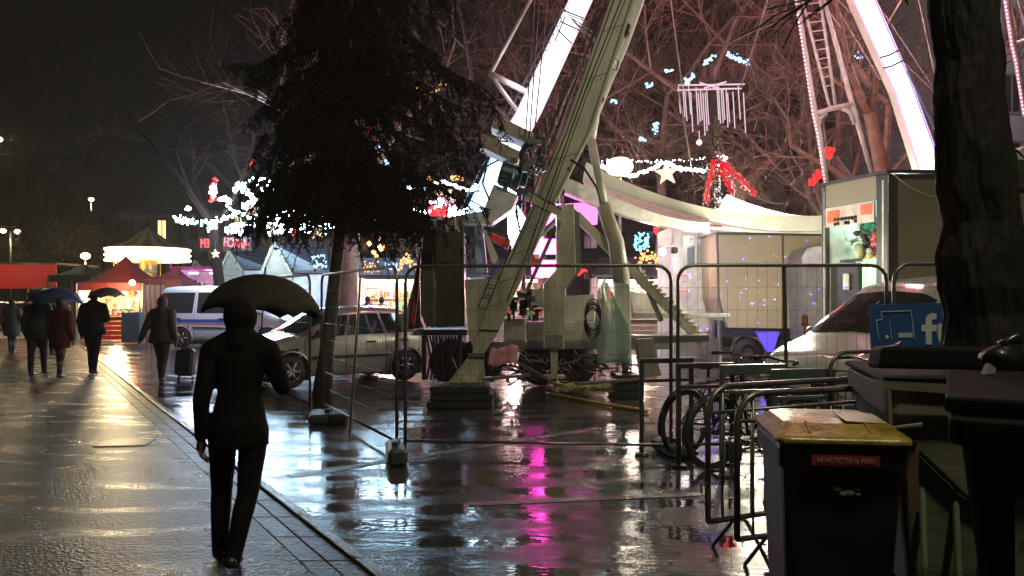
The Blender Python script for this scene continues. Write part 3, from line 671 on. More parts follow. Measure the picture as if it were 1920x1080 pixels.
# pink cloth, planks, hoses, hose heap
m = MB(); nx, ny = 10, 8; vs = []
for j in range(ny):
    for i in range(nx):
        u, v_ = i / 9, j / 7; vs.append(P(920 + 52 * u - 4 * v_, 650 + 34 * v_ + 4 * math.sin(u * 6), 13.6 + .07 * math.sin(u * 14)))
m.add(vs, [[j * nx + i, j * nx + i + 1, (j + 1) * nx + i + 1, (j + 1) * nx + i] for j in range(ny - 1) for i in range(nx - 1)])
o = m.build('tarpaulin', mat('pink_tarp', (.75, .35, .42), .6), smooth=True); tag(o, 'pale pink tarpaulin hanging under the trailer', 'tarpaulin'); o.modifiers.new('s', 'SOLIDIFY').thickness = .01
for i, (x0, y0, x1, y1, l) in enumerate(((972, 682, 1045, 724, 'long wooden plank sloping off the trailer'), (905, 712, 1010, 704, 'flat wooden plank on the ground behind the leg foot'), (1080, 722, 1200, 712, 'wooden plank on the ground right of the hose heap'))):
    a, b = P(x0, y0, 13.0), P(x1, y1, 13.2); a.z = max(a.z, .04); b.z = max(b.z, .04); d = (b - a).normalized(); n_ = d.cross(Vector((0, 0, 1))).normalized() * .1
    m = MB(); m.plate([a - n_, b - n_, b + n_, a + n_], (0, 0, .04)); tag(m.build('wooden_plank', mat('wet_wood', (.14, .12, .085), .35, scale=5), bev=.005), l, 'plank', 'planks under the wheel')
m = MB(); rnd = random.Random(21)
for i in range(26):
    c = P(rnd.uniform(1065, 1130), 0, 13.6); c.y = rnd.uniform(13.2, 14.2); c.z = .04; pts = []
    rr = rnd.uniform(.1, .3); a0 = rnd.uniform(0, 6)
    for k in range(12): pts.append(c + Vector((rr * 1.3 * math.cos(a0 + k * .5), rr * .6 * math.sin(a0 + k * .5), .05 + .1 * rnd.random())))
    m.path(pts, .012, 5)
tag(m.build('hose_heap', mat('yellow_green_hose', (.42, .42, .14), .35), smooth=True), 'heap of yellow green hose lying under the wheel trailer', 'hose')
a, b = G(1025, 741), G(1215, 776)
m = MB(); m.path([a + (b - a) * t + Vector((0, .06 * math.sin(t * 9), .03)) for t in np.linspace(0, 1, 20)], .028, 6)
tag(m.build('yellow_cable', mat('yellow_rubber', (.5, .34, .05), .35), smooth=True), 'thick yellow cable lying across the wet asphalt', 'cable')
# timber packing under the feet
def stack(x0, x1, y0, y1, Y, label):
    root = empty('packing_stack', P((x0 + x1) / 2, 560 + EYE * F / Y, Y) * 1, label, 'packing blocks', 'packing blocks under the wheel feet')
    a, b = P(x0, y0, Y), P(x1, y1, Y); H = a.z; n = 3
    for i in range(n): MB().box(((a.x + b.x) / 2 + (i % 2) * .03, Y + .35, H * (i + .5) / n), ((b.x - a.x) - .05 * i, .8, H / n - .01), None, .015).build('block', mat('dark_timber', (.015, .018, .022), .5, var=.4, scale=4, bump=.4), root)
stack(800, 924, 724, 766, 12.0, 'dark packing blocks under the slanted wheel leg')
stack(1150, 1205, 702, 740, 13.2, 'dark packing blocks under the right strut')
# control cabinet left of leg
root = empty('control_cabinet', (P(840, 0, 13.4).x, 13.4, 0), 'dark control cabinet with a silver curved side left of the leg', 'cabinet')
MB().pplate([(815, 437), (870, 434), (871, 612), (817, 614)], 13.3, .55).build('cabinet_body', mat('dark_olive_paint', (.055, .055, .04), .35), root, bev=.02)
MB().pplate([(825, 492), (843, 489), (843, 492), (825, 496)], 13.27, .03).build('handle', chrome, root)
m = MB(); m.pplate([(792, 445), (806, 436), (814, 438), (815, 614), (800, 612), (789, 590), (787, 520)], 13.35, .5); m.build('curved_side', mat('brushed_silver', (.4, .4, .34), .25, .9, scale=3), root, bev=.02)
MB().pplate([(790, 470), (808, 462), (811, 500), (789, 505)], 13.33, .02).build('side_window', M_glassd, root)
m = MB(); rnd = random.Random(7)
for i in range(8): x = 812 + i * 7; m.tube(P(x, 436, 13.5), P(x + rnd.uniform(-6, 6), 436 - rnd.uniform(6, 34), 13.5), .02, n=6)
m.build('connectors', wht2, root)
m = MB()
for x0 in (795, 862): m.tube(P(x0, 628, 13.7), P(x0, 712, 13.7), .04)
for i in range(10): m.path([P(800 + 6 * i, 630, 13.8), P(806 + 5 * i + rnd.uniform(-5, 5), 670, 13.8), P(800 + 7 * i, 712, 13.8)], .02, 5)
m.build('stand', blkp, root)
m = MB(); m.pplate([(752, 620), (773, 540), (786, 475), (788, 600), (795, 614)], 13.9, .3); tag(m.build('banner_cloth', mat('pale_blue_cloth', (.3, .38, .45), .7)), 'pale blue cloth bundled left of the control cabinet', 'cloth')
m = MB(); m.pplate([(770, 600), (784, 480), (789, 470), (783, 560), (776, 612)], 13.7, .1); tag(m.build('red_cloth', mat('red_cloth', (.5, .02, .03), .7)), 'narrow red cloth hanging beside the pale blue cloth', 'cloth')
# curved platform canopy
root = empty('curved_canopy', (P(1300, 0, 17).x, 17, 0), 'long curved white canopy over the boarding platform', 'canopy')
def arc(ctrl, n=40):
    xs = np.linspace(ctrl[0][0], ctrl[-1][0], n); c = np.array(ctrl, float)
    co = np.polyfit(c[:, 0], c[:, 1], 3); return [(x, np.polyval(co, x)) for x in xs]
up = arc([(1100, 305), (1160, 332), (1220, 360), (1300, 385), (1400, 400), (1545, 404)]); dn = arc([(1095, 340), (1140, 347), (1220, 385), (1330, 415), (1430, 428), (1545, 432)])
m = MB(); vs = []
for (x, y) in up: vs.append(P(x, y, 16))
for (x, y) in dn: vs.append(P(x, y, 16))
n = len(up)
m.add(vs + [v + Vector((0, .35, 0)) for v in vs], [f for i in range(n - 1) for f in ([i, i + 1, n + i + 1, n + i], [2 * n + i, 3 * n + i, 3 * n + i + 1, 2 * n + i + 1], [i, 2 * n + i, 2 * n + i + 1, i + 1], [n + i, n + i + 1, 3 * n + i + 1, 3 * n + i])] + [[0, n, 3 * n, 2 * n], [n - 1, 3 * n - 1, 4 * n - 1, 2 * n - 1]])
m.build('outer_fascia', wht, root)
up2 = arc([(1060, 332), (1120, 357), (1180, 382), (1260, 408), (1330, 417)]); dn2 = arc([(1060, 362), (1120, 385), (1180, 408), (1260, 426), (1330, 436)])
m = MB(); n = len(up2); vs = [P(x, y, 15.2) for x, y in up2] + [P(x, y, 15.2) for x, y in dn2]
m.add(vs + [v + Vector((0, .3, 0)) for v in vs], [f for i in range(n - 1) for f in ([i, i + 1, n + i + 1, n + i], [2 * n + i, 3 * n + i, 3 * n + i + 1, 2 * n + i + 1], [i, 2 * n + i, 2 * n + i + 1, i + 1], [n + i, n + i + 1, 3 * n + i + 1, 3 * n + i])])
m.build('inner_fascia', mat('white_gloss', (.66, .64, .6), .3), root)
m = MB(); xs_ = np.linspace(1095, 1330, 24); fo = np.polyfit([q[0] for q in dn], [q[1] for q in dn], 3); fi = np.polyfit([q[0] for q in up2], [q[1] for q in up2], 3); vs = [P(x, np.polyval(fo, x) - 2, 15.99) for x in xs_] + [P(x, np.polyval(fi, x) + 2, 15.45) for x in xs_]; m.add(vs, [[i, i + 1, 25 + i, 24 + i] for i in range(23)]); sf = m.build('gangway_deck', mat('white_gloss', (.66, .64, .6)), root); sf.modifiers.new('s', 'SOLIDIFY').thickness = .03
m = MB(); vs = [P(x, y + 1, 15.6) for x, y in dn2[12:]]; k = len(vs); m.path(vs, .02, 5); m.build('led_strip', emis('canopy_strip', (.9, 1, .6), 1.2), root)
m = MB(); un = [(1300, 420), (1420, 434), (1545, 438)]
m.add([P(1270, 420, 16.3), P(1400, 431, 16.3), P(1545, 434, 16.3), P(1545, 428, 19.6), P(1400, 428, 19.6), P(1285, 424, 19.6)], [(0, 1, 4, 5), (1, 2, 3, 4)])
o = m.build('underside', wht, root); o.modifiers.new('s', 'SOLIDIFY').thickness = .05
lamp(P(1440, 446, 16.9), 9, (.22, .12, 1), .2, 'canopy_light', root); lamp(P(1330, 445, 17.2), 7, (.3, .2, 1), .2, 'canopy_light', root)
lamp(P(1330, 575, 18.0), 6, (.08, .04, 1), .1, 'canopy_light', root); lamp(P(1440, 640, 16.5), 8, (.12, .05, 1), .1, 'canopy_light', root)
# ================================================================== stalls, huts, tents
M_wood = mat('pale_timber_boards', (.30, .27, .21), .55, var=.3, scale=3)
M_roof = mat('dark_wet_roof_tiles', (.035, .035, .05), .3, var=.4, scale=5, bump=.4, bscale=12)
def planked(x0, x1, z0, z1, y, mm, axis='z', step=.16, th=.05):
    m = MB(); n = max(1, int((z1 - z0) / step))
    for i in range(n):
        a = z0 + (z1 - z0) * i / n; b = a + (z1 - z0) / n - .01
        m.box(((x0 + x1) / 2, y, (a + b) / 2), (x1 - x0, th, b - a))
    return m
def goods(root, x0, x1, y, z, seed, n=26, cols=None, hmax=.3):
    rnd = random.Random(seed); cols = cols or [('goods_red', (.5, .04, .03)), ('goods_tan', (.5, .3, .12)), ('goods_white', (.7, .65, .6)), ('goods_brown', (.16, .07, .03)), ('goods_green', (.05, .2, .06))]
    for ci, (nm, c) in enumerate(cols):
        m = MB()
        for i in range(n // len(cols)):
            h = rnd.uniform(.08, hmax); m.box((rnd.uniform(x0, x1), y + rnd.uniform(-.12, .12), z + h / 2), (rnd.uniform(.06, .2), rnd.uniform(.06, .16), h), (0, 0, rnd.uniform(-.4, .4)), .01)
        m.build('goods', mat(nm, c, .5), root)
def booth(x0, x1, yt, Y, label, cat='stall', depth=2.2, wallm=None, counterm=None, light=(1, .75, .45), e=120, counter=.95, name='market_stall', group='market stalls', seed=0, wall_e=0, glow=None):
    """open fronted stall: floor-standing walls, counter, shelves of goods, strip lamp inside"""
    a, b = P(x0, yt, Y), P(x1, yt, Y); H = a.z; wallm = wallm or M_wood; counterm = counterm or M_wood
    root = empty(name, ((a.x + b.x) / 2, Y, 0), label, cat, group); W_ = b.x - a.x; cx = (a.x + b.x) / 2
    planked(a.x, b.x, 0, H, Y + depth, wallm).build('back_wall', mat('stall_cream_wall', (.7, .6, .45), .6), root)
    for s in (a.x, b.x): MB().box((s, Y + depth / 2, H / 2), (.06, depth, H)).build('side_wall', wallm, root)
    m = planked(a.x + .04, b.x - .04, .02, counter, Y + .1, counterm); m.box((cx, Y + .1, counter + .03), (W_ - .06, .5, .05)); m.build('counter', counterm, root)
    sh = MB()
    for z in (1.25, 1.65, 2.05):
        if z < H - .3: sh.box((cx, Y + depth - .25, z), (W_ - .15, .3, .03))
    sh.build('shelf', M_wood, root)
    for k, z in enumerate((counter + .06, 1.27, 1.67)):
        if z < H - .4: goods(root, a.x + .15, b.x - .15, (Y + .15 if k == 0 else Y + depth - .28), z, seed + k)
    t = MB()
    for i in range(max(1, int(W_ / .9))): t.tube((a.x + .35 + i * .9, Y + .5, H - .12), (a.x + .75 + i * .9, Y + .5, H - .12), .04, n=8)
    t.build('strip_lamp', glow or emis('stall_strip_lamp', (1, .8, .55), 18), root)
    n = max(1, int(W_ / 2.5))
    for i in range(n): lamp((a.x + W_ * (i + .5) / n, Y + .6, H - .35), e, light, .25, parent=root)
    return root, a, b, H
def gable(root, a, b, H, Y, depth, rise, mr=M_roof, mg=M_wood, ov=.2, along='y'):
    """roof with its gable towards the camera"""
    cx = (a.x + b.x) / 2
    m = MB(); w_ = (b.x - a.x) / 2 + ov; y0, y1 = Y - ov, Y + depth + ov
    for s in (-1, 1): m.plate([(cx, y0, H + rise + .05), (cx, y1, H + rise + .05), (cx + s * w_, y1, H - .1), (cx + s * w_, y0, H - .1)], (0, 0, .07))
    m.build('roof', mr, root)
    g = MB(); g.plate([(a.x, Y, H), (b.x, Y, H), (cx, Y, H + rise)], (0, .06, 0)); g.build('gable', mg, root)
    g = MB()
    for s in (-1, 1): g.plate([(cx, y0 - .03, H + rise + .14), (cx, y0 - .03, H + rise - .02), (cx + s * w_, y0 - .03, H - .2), (cx + s * w_, y0 - .03, H - .04)], (0, .04, 0))
    g.build('barge_board', M_wood, root)
def sideroof(root, x0, x1, ridge_y, eave_y, Y, depth):
    a, b = P(x0, eave_y, Y), P(x1, eave_y, Y); r = P(x0, ridge_y, Y + depth / 2)
    m = MB(); m.plate([(a.x, Y - .2, a.z), (b.x, Y - .2, a.z), (b.x - .0, Y + depth / 2, r.z), (a.x + .0, Y + depth / 2, r.z)], (0, 0, .08)); m.plate([(a.x, Y + depth + .2, a.z), (b.x, Y + depth + .2, a.z), (b.x, Y + depth / 2, r.z), (a.x, Y + depth / 2, r.z)], (0, 0, .08))
    for i in range(9):
        t = (i + .5) / 9; m.box(((a.x + b.x) / 2, Y - .2 + (depth / 2 + .2) * t - .01, a.z + (r.z - a.z) * t + .09), (b.x - a.x, .03, .03))
    m.build('roof', M_roof, root)
# timber huts
Yh = 31
def hut(gx0, gx1, gy, rx1, ridge, eave, Y, label, wallbot=None):
    """hut seen at an angle: gable left, long roof side right"""
    root = empty('timber_hut', (P((gx0 + rx1) / 2, 0, Y).x, Y, 0), label, 'hut', 'timber market huts')
    g0, g1, ap = P(gx0, eave, Y), P(gx1, eave, Y), P((gx0 + gx1) / 2 - 6, gy, Y)
    planked(g0.x, g1.x, 0, g0.z, Y + .03, M_wood).build('front_wall', M_wood, root)
    m = MB(); m.plate([g0, g1, ap], (0, .08, 0)); m.build('gable', M_wood, root)
    r0, r1, r2 = P(rx1, eave, Y + .6), P(rx1 - 6, ridge, Y + 2.0), ap + Vector((0, 0, 0))
    m = MB(); m.plate([g1 + Vector((0, -.12, 0)), P(rx1, eave, Y + .1) + Vector((0, -.12, 0)), r1, ap + Vector((0, .0, 0))], (0, 0, .1)); 
    for i in range(8):
        t = (i + .5) / 8; p, q = (g1 + Vector((0, -.12, 0))).lerp(ap, t), (P(rx1, eave, Y + .1)).lerp(r1, t); m.tube(p + Vector((0, -.02, .1)), q + Vector((0, -.02, .1)), .02, n=4)
    m.plate([ap, r1, r1 + Vector((.2, 2.5, -1.2)), ap + Vector((.2, 2.5, -1.2))], (0, 0, .08))
    m.build('roof', M_roof, root)
    m = MB(); m.tube(g0 + Vector((-.15, -.08, -.2)), ap + Vector((0, -.08, .08)), .06, n=5); m.tube(g1 + Vector((0, -.08, -.05)), ap + Vector((0, -.08, .08)), .05, n=5); m.build('barge_board', mat('pale_board', (.4, .38, .3), .5), root)
    e1 = P(rx1, eave, Y)
    planked(g1.x + .02, e1.x, 0, e1.z - .02, Y + .1, M_wood, step=.2).build('side_wall', mat('lavender_boards', (.5, .45, .52), .5), root)
    return root
hut(494, 548, 458, 618, 458, 512, Yh, 'large timber hut with pale gable right behind the olive umbrella')
hut(418, 455, 474, 512, 472, 505, 33, 'middle timber hut with dark roof left of the large one')
hut(362, 384, 492, 424, 490, 506, 38, 'smallest timber hut behind the pink lit stall')
lamp(P(360, 500, 25.5), 130, (.85, .8, 1), .3, 'van_fill_light', bpy.data.objects['timber_hut'])  # added lamp without a fixture, lightens the side of the police van
lamp(P(500, 490, 26.5), 60, (1, .95, .75), .3, 'hut_light')
bpy.data.objects['hut_light'].parent = bpy.data.objects['timber_hut']; bpy.data.objects['hut_light'].location = P(500, 490, 26.5) - ORG['timber_hut']
r, a, b, H = booth(330, 438, 506, 34, 'low stall with a magenta roof edge and lavender lit front behind the police van', e=90, light=(.8, .45, 1), seed=3, wallm=mat('lavender_boards', (.5, .45, .52)), glow=emis('lavender_strip', (.8, .6, 1), 8), counter=2.0)
MB().box(((a.x + b.x) / 2, 34 - .1, H + .06), (b.x - a.x + .2, .8, .14), None, .02).build('roof_edge', mat('magenta_trim', (.5, .02, .12), .4), r)
MB().box(((a.x + b.x) / 2, 35.2, H + .06), (b.x - a.x + .2, 1.8, .12)).build('roof', M_roof, r)
# left red slatted stall
a, b = P(-160, 496, 40), P(106, 496, 40); z0 = P(0, 541, 40).z
root = empty('red_stall', ((a.x + b.x) / 2, 40, 0), 'long red slatted awning front above parked cars at far left', 'stall', 'market stalls')
planked(a.x, b.x, z0, a.z, 40, None, step=.17).build('awning_front', mat('red_slats', (.7, .03, .025), .5, var=.15), root)
m = MB()
for i in range(5): m.box((a.x + .1 + i * (b.x - a.x - .2) / 4, 40.6, z0 / 2), (.1, .1, z0))
m.build('post', dsteel, root); MB().box(((a.x + b.x) / 2, 42, a.z + .05), (b.x - a.x, 4, .1)).build('roof', M_roof, root)
for i in range(3): lamp((a.x + 2 + i * 2.4, 37.5, 3.2), 60, (1, .5, .35), .4, parent=root)
# dark green tent, red tents
def tent(x0, x1, peak, eave, Y, m_, label, cat='tent', px=None, val=.3, depth=None, seg=8, sag=.6, posts=True, group='market tents', walls=False):
    a, b, p = P(x0, eave, Y), P(x1, eave, Y), P(px or (x0 + x1) / 2, peak, Y); W_ = b.x - a.x; D = depth or W_
    root = empty('market_tent', ((a.x + b.x) / 2, Y + D / 2, 0), label, cat, group); c = Vector((p.x, Y + D / 2, p.z))
    base = [Vector((a.x, Y, a.z)), Vector((b.x, Y, a.z)), Vector((b.x, Y + D, a.z)), Vector((a.x, Y + D, a.z))]
    m = MB(); n = 8; vs = []; 
    per = []
    for k in range(4):
        for i in range(6): per.append(base[k].lerp(base[(k + 1) % 4], i / 6))
    for j in range(n + 1):
        t = j / n
        for q in per:
            v = q.lerp(c, t); v.z = q.z + (c.z - q.z) * (t ** (1 + sag)); vs.append(v)
    N = len(per)
    m.add(vs, [[j * N + i, j * N + (i + 1) % N, (j + 1) * N + (i + 1) % N, (j + 1) * N + i] for j in range(n) for i in range(N)])
    o = m.build('roof', m_, root, smooth=True)
    m = MB()
    for k in range(4): m.plate([base[k], base[(k + 1) % 4], base[(k + 1) % 4] - Vector((0, 0, val)), base[k] - Vector((0, 0, val))], (0, .012, 0) if k % 2 == 0 else (.012, 0, 0))
    m.build('valance', m_, root)
    if posts:
        for q in base: MB().tube((q.x, q.y, 0), (q.x, q.y, q.z - .02), .04, n=6).build('post', steel, root)
    return root
M_redt = mat('red_canvas', (.2, .014, .01), .6); M_gt = mat('dark_green_canvas', (.03, .045, .03), .5)
tent(90, 172, 492, 516, 37, M_gt, 'dark green market tent between the red slatted stall and the red tent', px=135)
t1 = tent(143, 268, 477, 530, 31, M_redt, 'red pointed market tent over the bright warm stall', px=206)
tent(262, 338, 500, 524, 31.5, mat('maroon_canvas', (.2, .03, .025), .6), 'dull red tent tucked behind the police van', px=318)
r, a, b, H = booth(146, 268, 536, 31.6, 'bright warm food stall with a red counter under the red tent', e=800, light=(1, .78, .42), seed=9, counterm=mat('red_counter', (.4, .015, .01), .35), glow=emis('food_stall_lamp', (1, .70, .33), 170), counter=.95)
lamp((-15.2, 30.2, 2.1), 180, (1, .72, .35), .2, parent=r)
m = MB(); c = P(248, 530, 30.8); m.ball(c, .11, 12, 8); m.build('hanging_bulb', E_lamp, r, smooth=True)
# panel boards beside the stall
a = P(231, 585, 29.5); b = P(266, 647, 29.5)
root = MB(); root.box(((a.x + b.x) / 2, 29.5, a.z / 2 + .02), (b.x - a.x, .35, a.z - .04), None, .02); tag(root.build('standing_board', mat('blue_grey_panel', (.07, .08, .10), .4)), 'blue grey standing panel at the end of the red counter', 'panel')
a = P(268, 534, 30.5); b = P(308, 534, 30.5)
m = MB(); n = 9
for i in range(n): m.plate([(a.x + (b.x - a.x) * i / n, 30.5 + .05 * (i % 2), 0), (a.x + (b.x - a.x) * (i + 1) / n, 30.5 + .05 * ((i + 1) % 2), 0), (a.x + (b.x - a.x) * (i + 1) / n, 30.5 + .05 * ((i + 1) % 2), a.z), (a.x + (b.x - a.x) * i / n, 30.5 + .05 * (i % 2), a.z)], (0, .02, 0))
tag(m.build('canvas_screen', mat('brown_red_canvas', (.22, .09, .06), .6)), 'brownish red canvas screen beside the police van', 'screen')
m = MB(); a = G(180, 640); m.path([(a.x, 28.5, .03), (a.x + 2, 28.3, .03)], .03, 5); tag(m.build('cable_ramp', mat('pale_rubber', (.4, .38, .3), .4)), 'pale cable cover on the ground before the red counter', 'cable cover')
# carousel
Yc = 47; c = P(278, 478, Yc); root = empty('carousel', (c.x, Yc, 0), 'brightly lit carousel with a striped cone roof behind the red tents', 'carousel'); RR = 2.25
m = MB(); N = 24; H0 = P(0, 466, Yc).z; H1 = P(0, 432, Yc).z; vs = []; 
m2 = MB(); m2.m = 0
for k in range(N):
    a0, a1 = 2 * math.pi * k / N, 2 * math.pi * (k + 1) / N; m2.m = k % 2
    ring = []
    for rr, z in ((RR * 1.02, H0), (RR * .55, H0 + (H1 - H0) * .35), (RR * .12, H1), (0.01, H1 + .25)):
        ring.append([(c.x + rr * math.cos(a0), Yc + rr * math.sin(a0), z), (c.x + rr * math.cos(a1), Yc + rr * math.sin(a1), z)])
    for i in range(3): m2.add([ring[i][0], ring[i][1], ring[i + 1][1], ring[i + 1][0]], [(0, 1, 2, 3)])
m2.build('roof', [mat('carousel_cream', (.35, .3, .2), .6), mat('carousel_brown', (.16, .1, .06), .6)], root)
Hb = P(0, 492, Yc).z
m = MB(); m.lathe((c.x, Yc, 0), [(RR, Hb + .05), (RR + .02, H0 - .02)], 28); m.build('light_band', emis('carousel_band', (1, .66, .28), 4.5), root)
m = MB()
for i in range(60):
    an = 2 * math.pi * i / 60
    for z in (Hb + .1, (Hb + H0) / 2, H0 - .08): m.ball((c.x + (RR + .05) * math.cos(an), Yc + (RR + .05) * math.sin(an), z), .055, 6, 4)
m.build('bulbs', E_warm, root)
m = MB(); m.lathe((c.x, Yc, 0), [(.5, .3), (.5, H0)], 16); m.build('core', mat('gilded_core', (.6, .35, .1), .3, .6), root); lamp((c.x, Yc - 2.9, 2.6), 350, (1, .7, .3), .5, parent=root)
m = MB(); m.lathe((c.x, Yc, 0), [(0, .3), (RR, .3), (RR, .05)], 28); m.build('platform', mat('carousel_brown', (.16, .1, .06)), root)
for i in range(7):
    an = 3.6 + i * .38; x, y = c.x + 1.8 * math.cos(an), Yc + 1.8 * math.sin(an); MB().tube((x, y, .3), (x, y, H0), .03, n=6).build('pole', mat('brass', (.7, .5, .15), .25, 1), root)
    m = MB(); m.ball((x, y, 1.2), .3, 10, 6, (1.4, .6, .7)); m.tube((x + .3, y, 1.3), (x + .5, y, 1.75), .12, .08); m.ball((x + .58, y, 1.78), .12, 8, 5, (1.6, .7, .8))
    for lx in (-.3, .3): m.tube((x + lx, y, 1.1), (x + lx * 1.3, y, .6), .06, .04)
    m.build('horse', mat('horse_white', (.6, .55, .45), .35), root, smooth=True)
# warm lamps string right of carousel + bunting cones
m = MB()
for i, x in enumerate((262, 275, 288)): m.add([P(x - 7, 512, 33.4), P(x + 7, 512, 33.4), P(x, 496, 33.4), P(x, 512, 33.9)], [(0, 1, 2), (0, 2, 3), (1, 3, 2), (0, 3, 1)])
tag(m.build('pennant_row', mat('cream_pennant', (.6, .5, .35), .6)), 'three cream pointed pennants above the dull red tent', 'pennants')
# centre-left bright stall behind the hatchback and centre stall
r, a, b, H = booth(664, 792, 520, 27, 'bright white pink stall with customers behind the silver hatchback', e=560, light=(1, .72, .6), seed=14, wallm=mat('pinkish_white_boards', (.7, .5, .45)), glow=emis('pink_white_strip', (1, .8, .7), 60), depth=2.4)
MB().plate([P(655, 520, 26.6), P(800, 520, 26.6), P(792, 488, 28), P(664, 488, 28)], (0, 0, .08)).build('roof', M_roof, r)
r, a, b, H = booth(1120, 1262, 520, 27, 'bright cream stall with orange fairy lights behind the diagonal brace', e=560, light=(1, .78, .62), seed=24, wallm=mat('pinkish_white_boards', (.7, .5, .45)), glow=emis('pink_white_strip', (1, .8, .7), 60), depth=2.4)
MB().plate([P(1110, 520, 26.6), P(1270, 520, 26.6), P(1255, 486, 28), P(1125, 486, 28)], (0, 0, .08)).build('roof', M_roof, r)
r, a, b, H = booth(876, 1060, 520, 29, 'bright stall with red goods seen between the wheel legs', e=200, light=(1, .6, .6), seed=34, wallm=mat('pinkish_white_boards', (.7, .5, .45)), glow=emis('pink_white_strip', (1, .8, .7), 60))
MB().plate([P(868, 520, 28.6), P(1066, 520, 28.6), P(1060, 490, 30), P(872, 490, 30)], (0, 0, .08)).build('roof', M_roof, r)
# dark far stalls band so the horizon does not open
for i, (x0, x1, yt, Y, lb) in enumerate(((584, 664, 500, 36, 'dim closed timber stall behind the tree trunk'), (792, 880, 505, 36, 'dim closed stall behind the control cabinet'))):
    a, b = P(x0, yt, Y), P(x1, yt, Y); rt = empty('closed_stall', ((a.x + b.x) / 2, Y, 0), lb, 'stall', 'market stalls'); planked(a.x, b.x, 0, a.z, Y, None).build('front_wall', M_wood, rt)
    MB().plate([a + Vector((-.2, -.3, 0)), b + Vector((.2, -.3, 0)), b + Vector((0, 1.5, .9)), a + Vector((0, 1.5, .9))], (0, 0, .1)).build('roof', M_roof, rt)
# pink lit panel behind the wheel
m = MB(); m.pplate([(996, 384), (1052, 382), (1050, 420), (998, 422)], 21, .2); m.pplate([(984, 448), (1042, 448), (1042, 476), (986, 476)], 21, .2); m.pplate([(996, 488), (1048, 488), (1046, 520), (998, 520)], 21, .2); m.box(P(1015, 450, 21.16), (.1, .1, 2.0)); o = m.build('lit_fascia', emis('pink_led_panel_strong', (1, .05, .5), 22)); MB().pplate([(1060, 382), (1122, 378), (1120, 420), (1062, 424)], 21.05, .2).build('side_fascia', emis('soft_pink_panel', (1, .22, .6), 1.8), o); tag(o, 'pink glowing fascia board behind the centre post', 'illuminated sign')
m = MB(); m.tube((o.location.x - .5, 21.15, 0), (o.location.x - .5, 21.15, 4.4), .06); m.tube((o.location.x + .5, 21.15, 0), (o.location.x + .5, 21.15, 4.4), .06); m.build('support_post', dsteel, o)
# white pavilion tent behind canopy
t = tent(1338, 1548, 350, 405, 24, mat('white_canvas', (.75, .72, .7), .6), 'white pointed pavilion tent glowing behind the curved canopy', px=1392, depth=3.4, val=.4, sag=.9)
lamp(P(1400, 360, 21.5), 500, (1, .9, .85), .4, parent=t); lamp(P(1430, 410, 25.4), 900, (1, .9, .9), .3, parent=t)  # first lamp is an unseen addition in front, whitening the tent roof
mw = MC['white_canvas'].node_tree; pb = mw.nodes['Principled BSDF']; trn = mw.nodes.new('ShaderNodeBsdfTranslucent'); trn.inputs[0].default_value = (.8, .76, .74, 1); mxx = mw.nodes.new('ShaderNodeMixShader'); mxx.inputs[0].default_value = .45; mw.links.new(pb.outputs[0], mxx.inputs[1]); mw.links.new(trn.outputs[0], mxx.inputs[2]); mw.links.new(mxx.outputs[0], mw.nodes['Material Output'].inputs[0])
m = MB(); m.tube(P(1240, 462, 23), P(1268, 458, 23), .03); 
# ticket kiosk
Yk = 20; a, b = P(1262, 425, Yk), P(1352, 425, Yk); root = empty('ticket_kiosk', ((a.x + b.x) / 2, Yk, 0), 'small white ticket kiosk with a lit window under the curved canopy', 'kiosk'); Hk = a.z
m = MB(); z1, z2 = P(0, 502, Yk).z, P(0, 442, Yk).z; w0, w1 = P(1278, 0, Yk).x, P(1322, 0, Yk).x
m.box(((a.x + b.x) / 2, Yk, z1 / 2 + .35), (b.x - a.x, .06, z1 - .7)); m.box(((a.x + b.x) / 2, Yk, (z2 + Hk) / 2), (b.x - a.x, .06, Hk - z2)); m.box(((a.x + w0) / 2, Yk, (z1 + z2) / 2), (w0 - a.x, .06, z2 - z1)); m.box(((b.x + w1) / 2, Yk, (z1 + z2) / 2), (b.x - w1, .06, z2 - z1))
m.box((a.x, Yk + 1, Hk / 2), (.06, 1.94, Hk)); m.box((b.x, Yk + 1, Hk / 2), (.06, 1.94, Hk)); m.box(((a.x + b.x) / 2, Yk + 2, Hk / 2), (b.x - a.x, .06, Hk)); m.build('wall', mat('kiosk_white', (.72, .7, .68), .4), root)
MB().box(((w0 + w1) / 2, Yk + .01, (z1 + z2) / 2), (w1 - w0, .02, z2 - z1)).build('window', glass('kiosk_glass', (.6, .7, .75), .05, .25), root)
m = MB()
for x in (w0, (w0 + w1) / 2 + .05, w1): m.box((x, Yk - .04, (z1 + z2) / 2), (.05, .04, z2 - z1))
m.box(((w0 + w1) / 2, Yk - .04, z1), (w1 - w0 + .1, .06, .05)); m.build('window_frame', wht, root)
m = MB(); m.plate([P(1258, 432, Yk - .5), P(1348, 425, Yk - .5), P(1348, 412, Yk + 1), P(1300, 418, Yk + 1), P(1262, 428, Yk + 1)], (0, 0, .07)); m.build('roof', mat('kiosk_white', (.72, .7, .68)), root)
m = MB(); m.plate([P(1240, 460, Yk - .4), P(1268, 458, Yk - .4), P(1268, 462, Yk - .4), P(1240, 464, Yk - .4)], (0, .5, 0)); m.build('shelf_canopy', wht, root)
m = MB(); m.ball(P(1242, 472, Yk - .3), .09, 10, 8); m.build('round_lamp', E_white, root, smooth=True)
m = MB(); m.box(P(1278, 546, Yk - .1), (.28, .05, .03)); m.box(P(1278, 516, Yk - .1), (.28, .05, .02)); m.build('red_trim', emis('red_trim_light', (1, .12, .15), 1.2), root)
lamp(P(1300, 440, Yk + .9), 75, (1, .88, .85), .2, parent=root); lamp(P(1285, 480, Yk - 1.0), 22, (1, .8, .8), .2, parent=root)
m = MB()
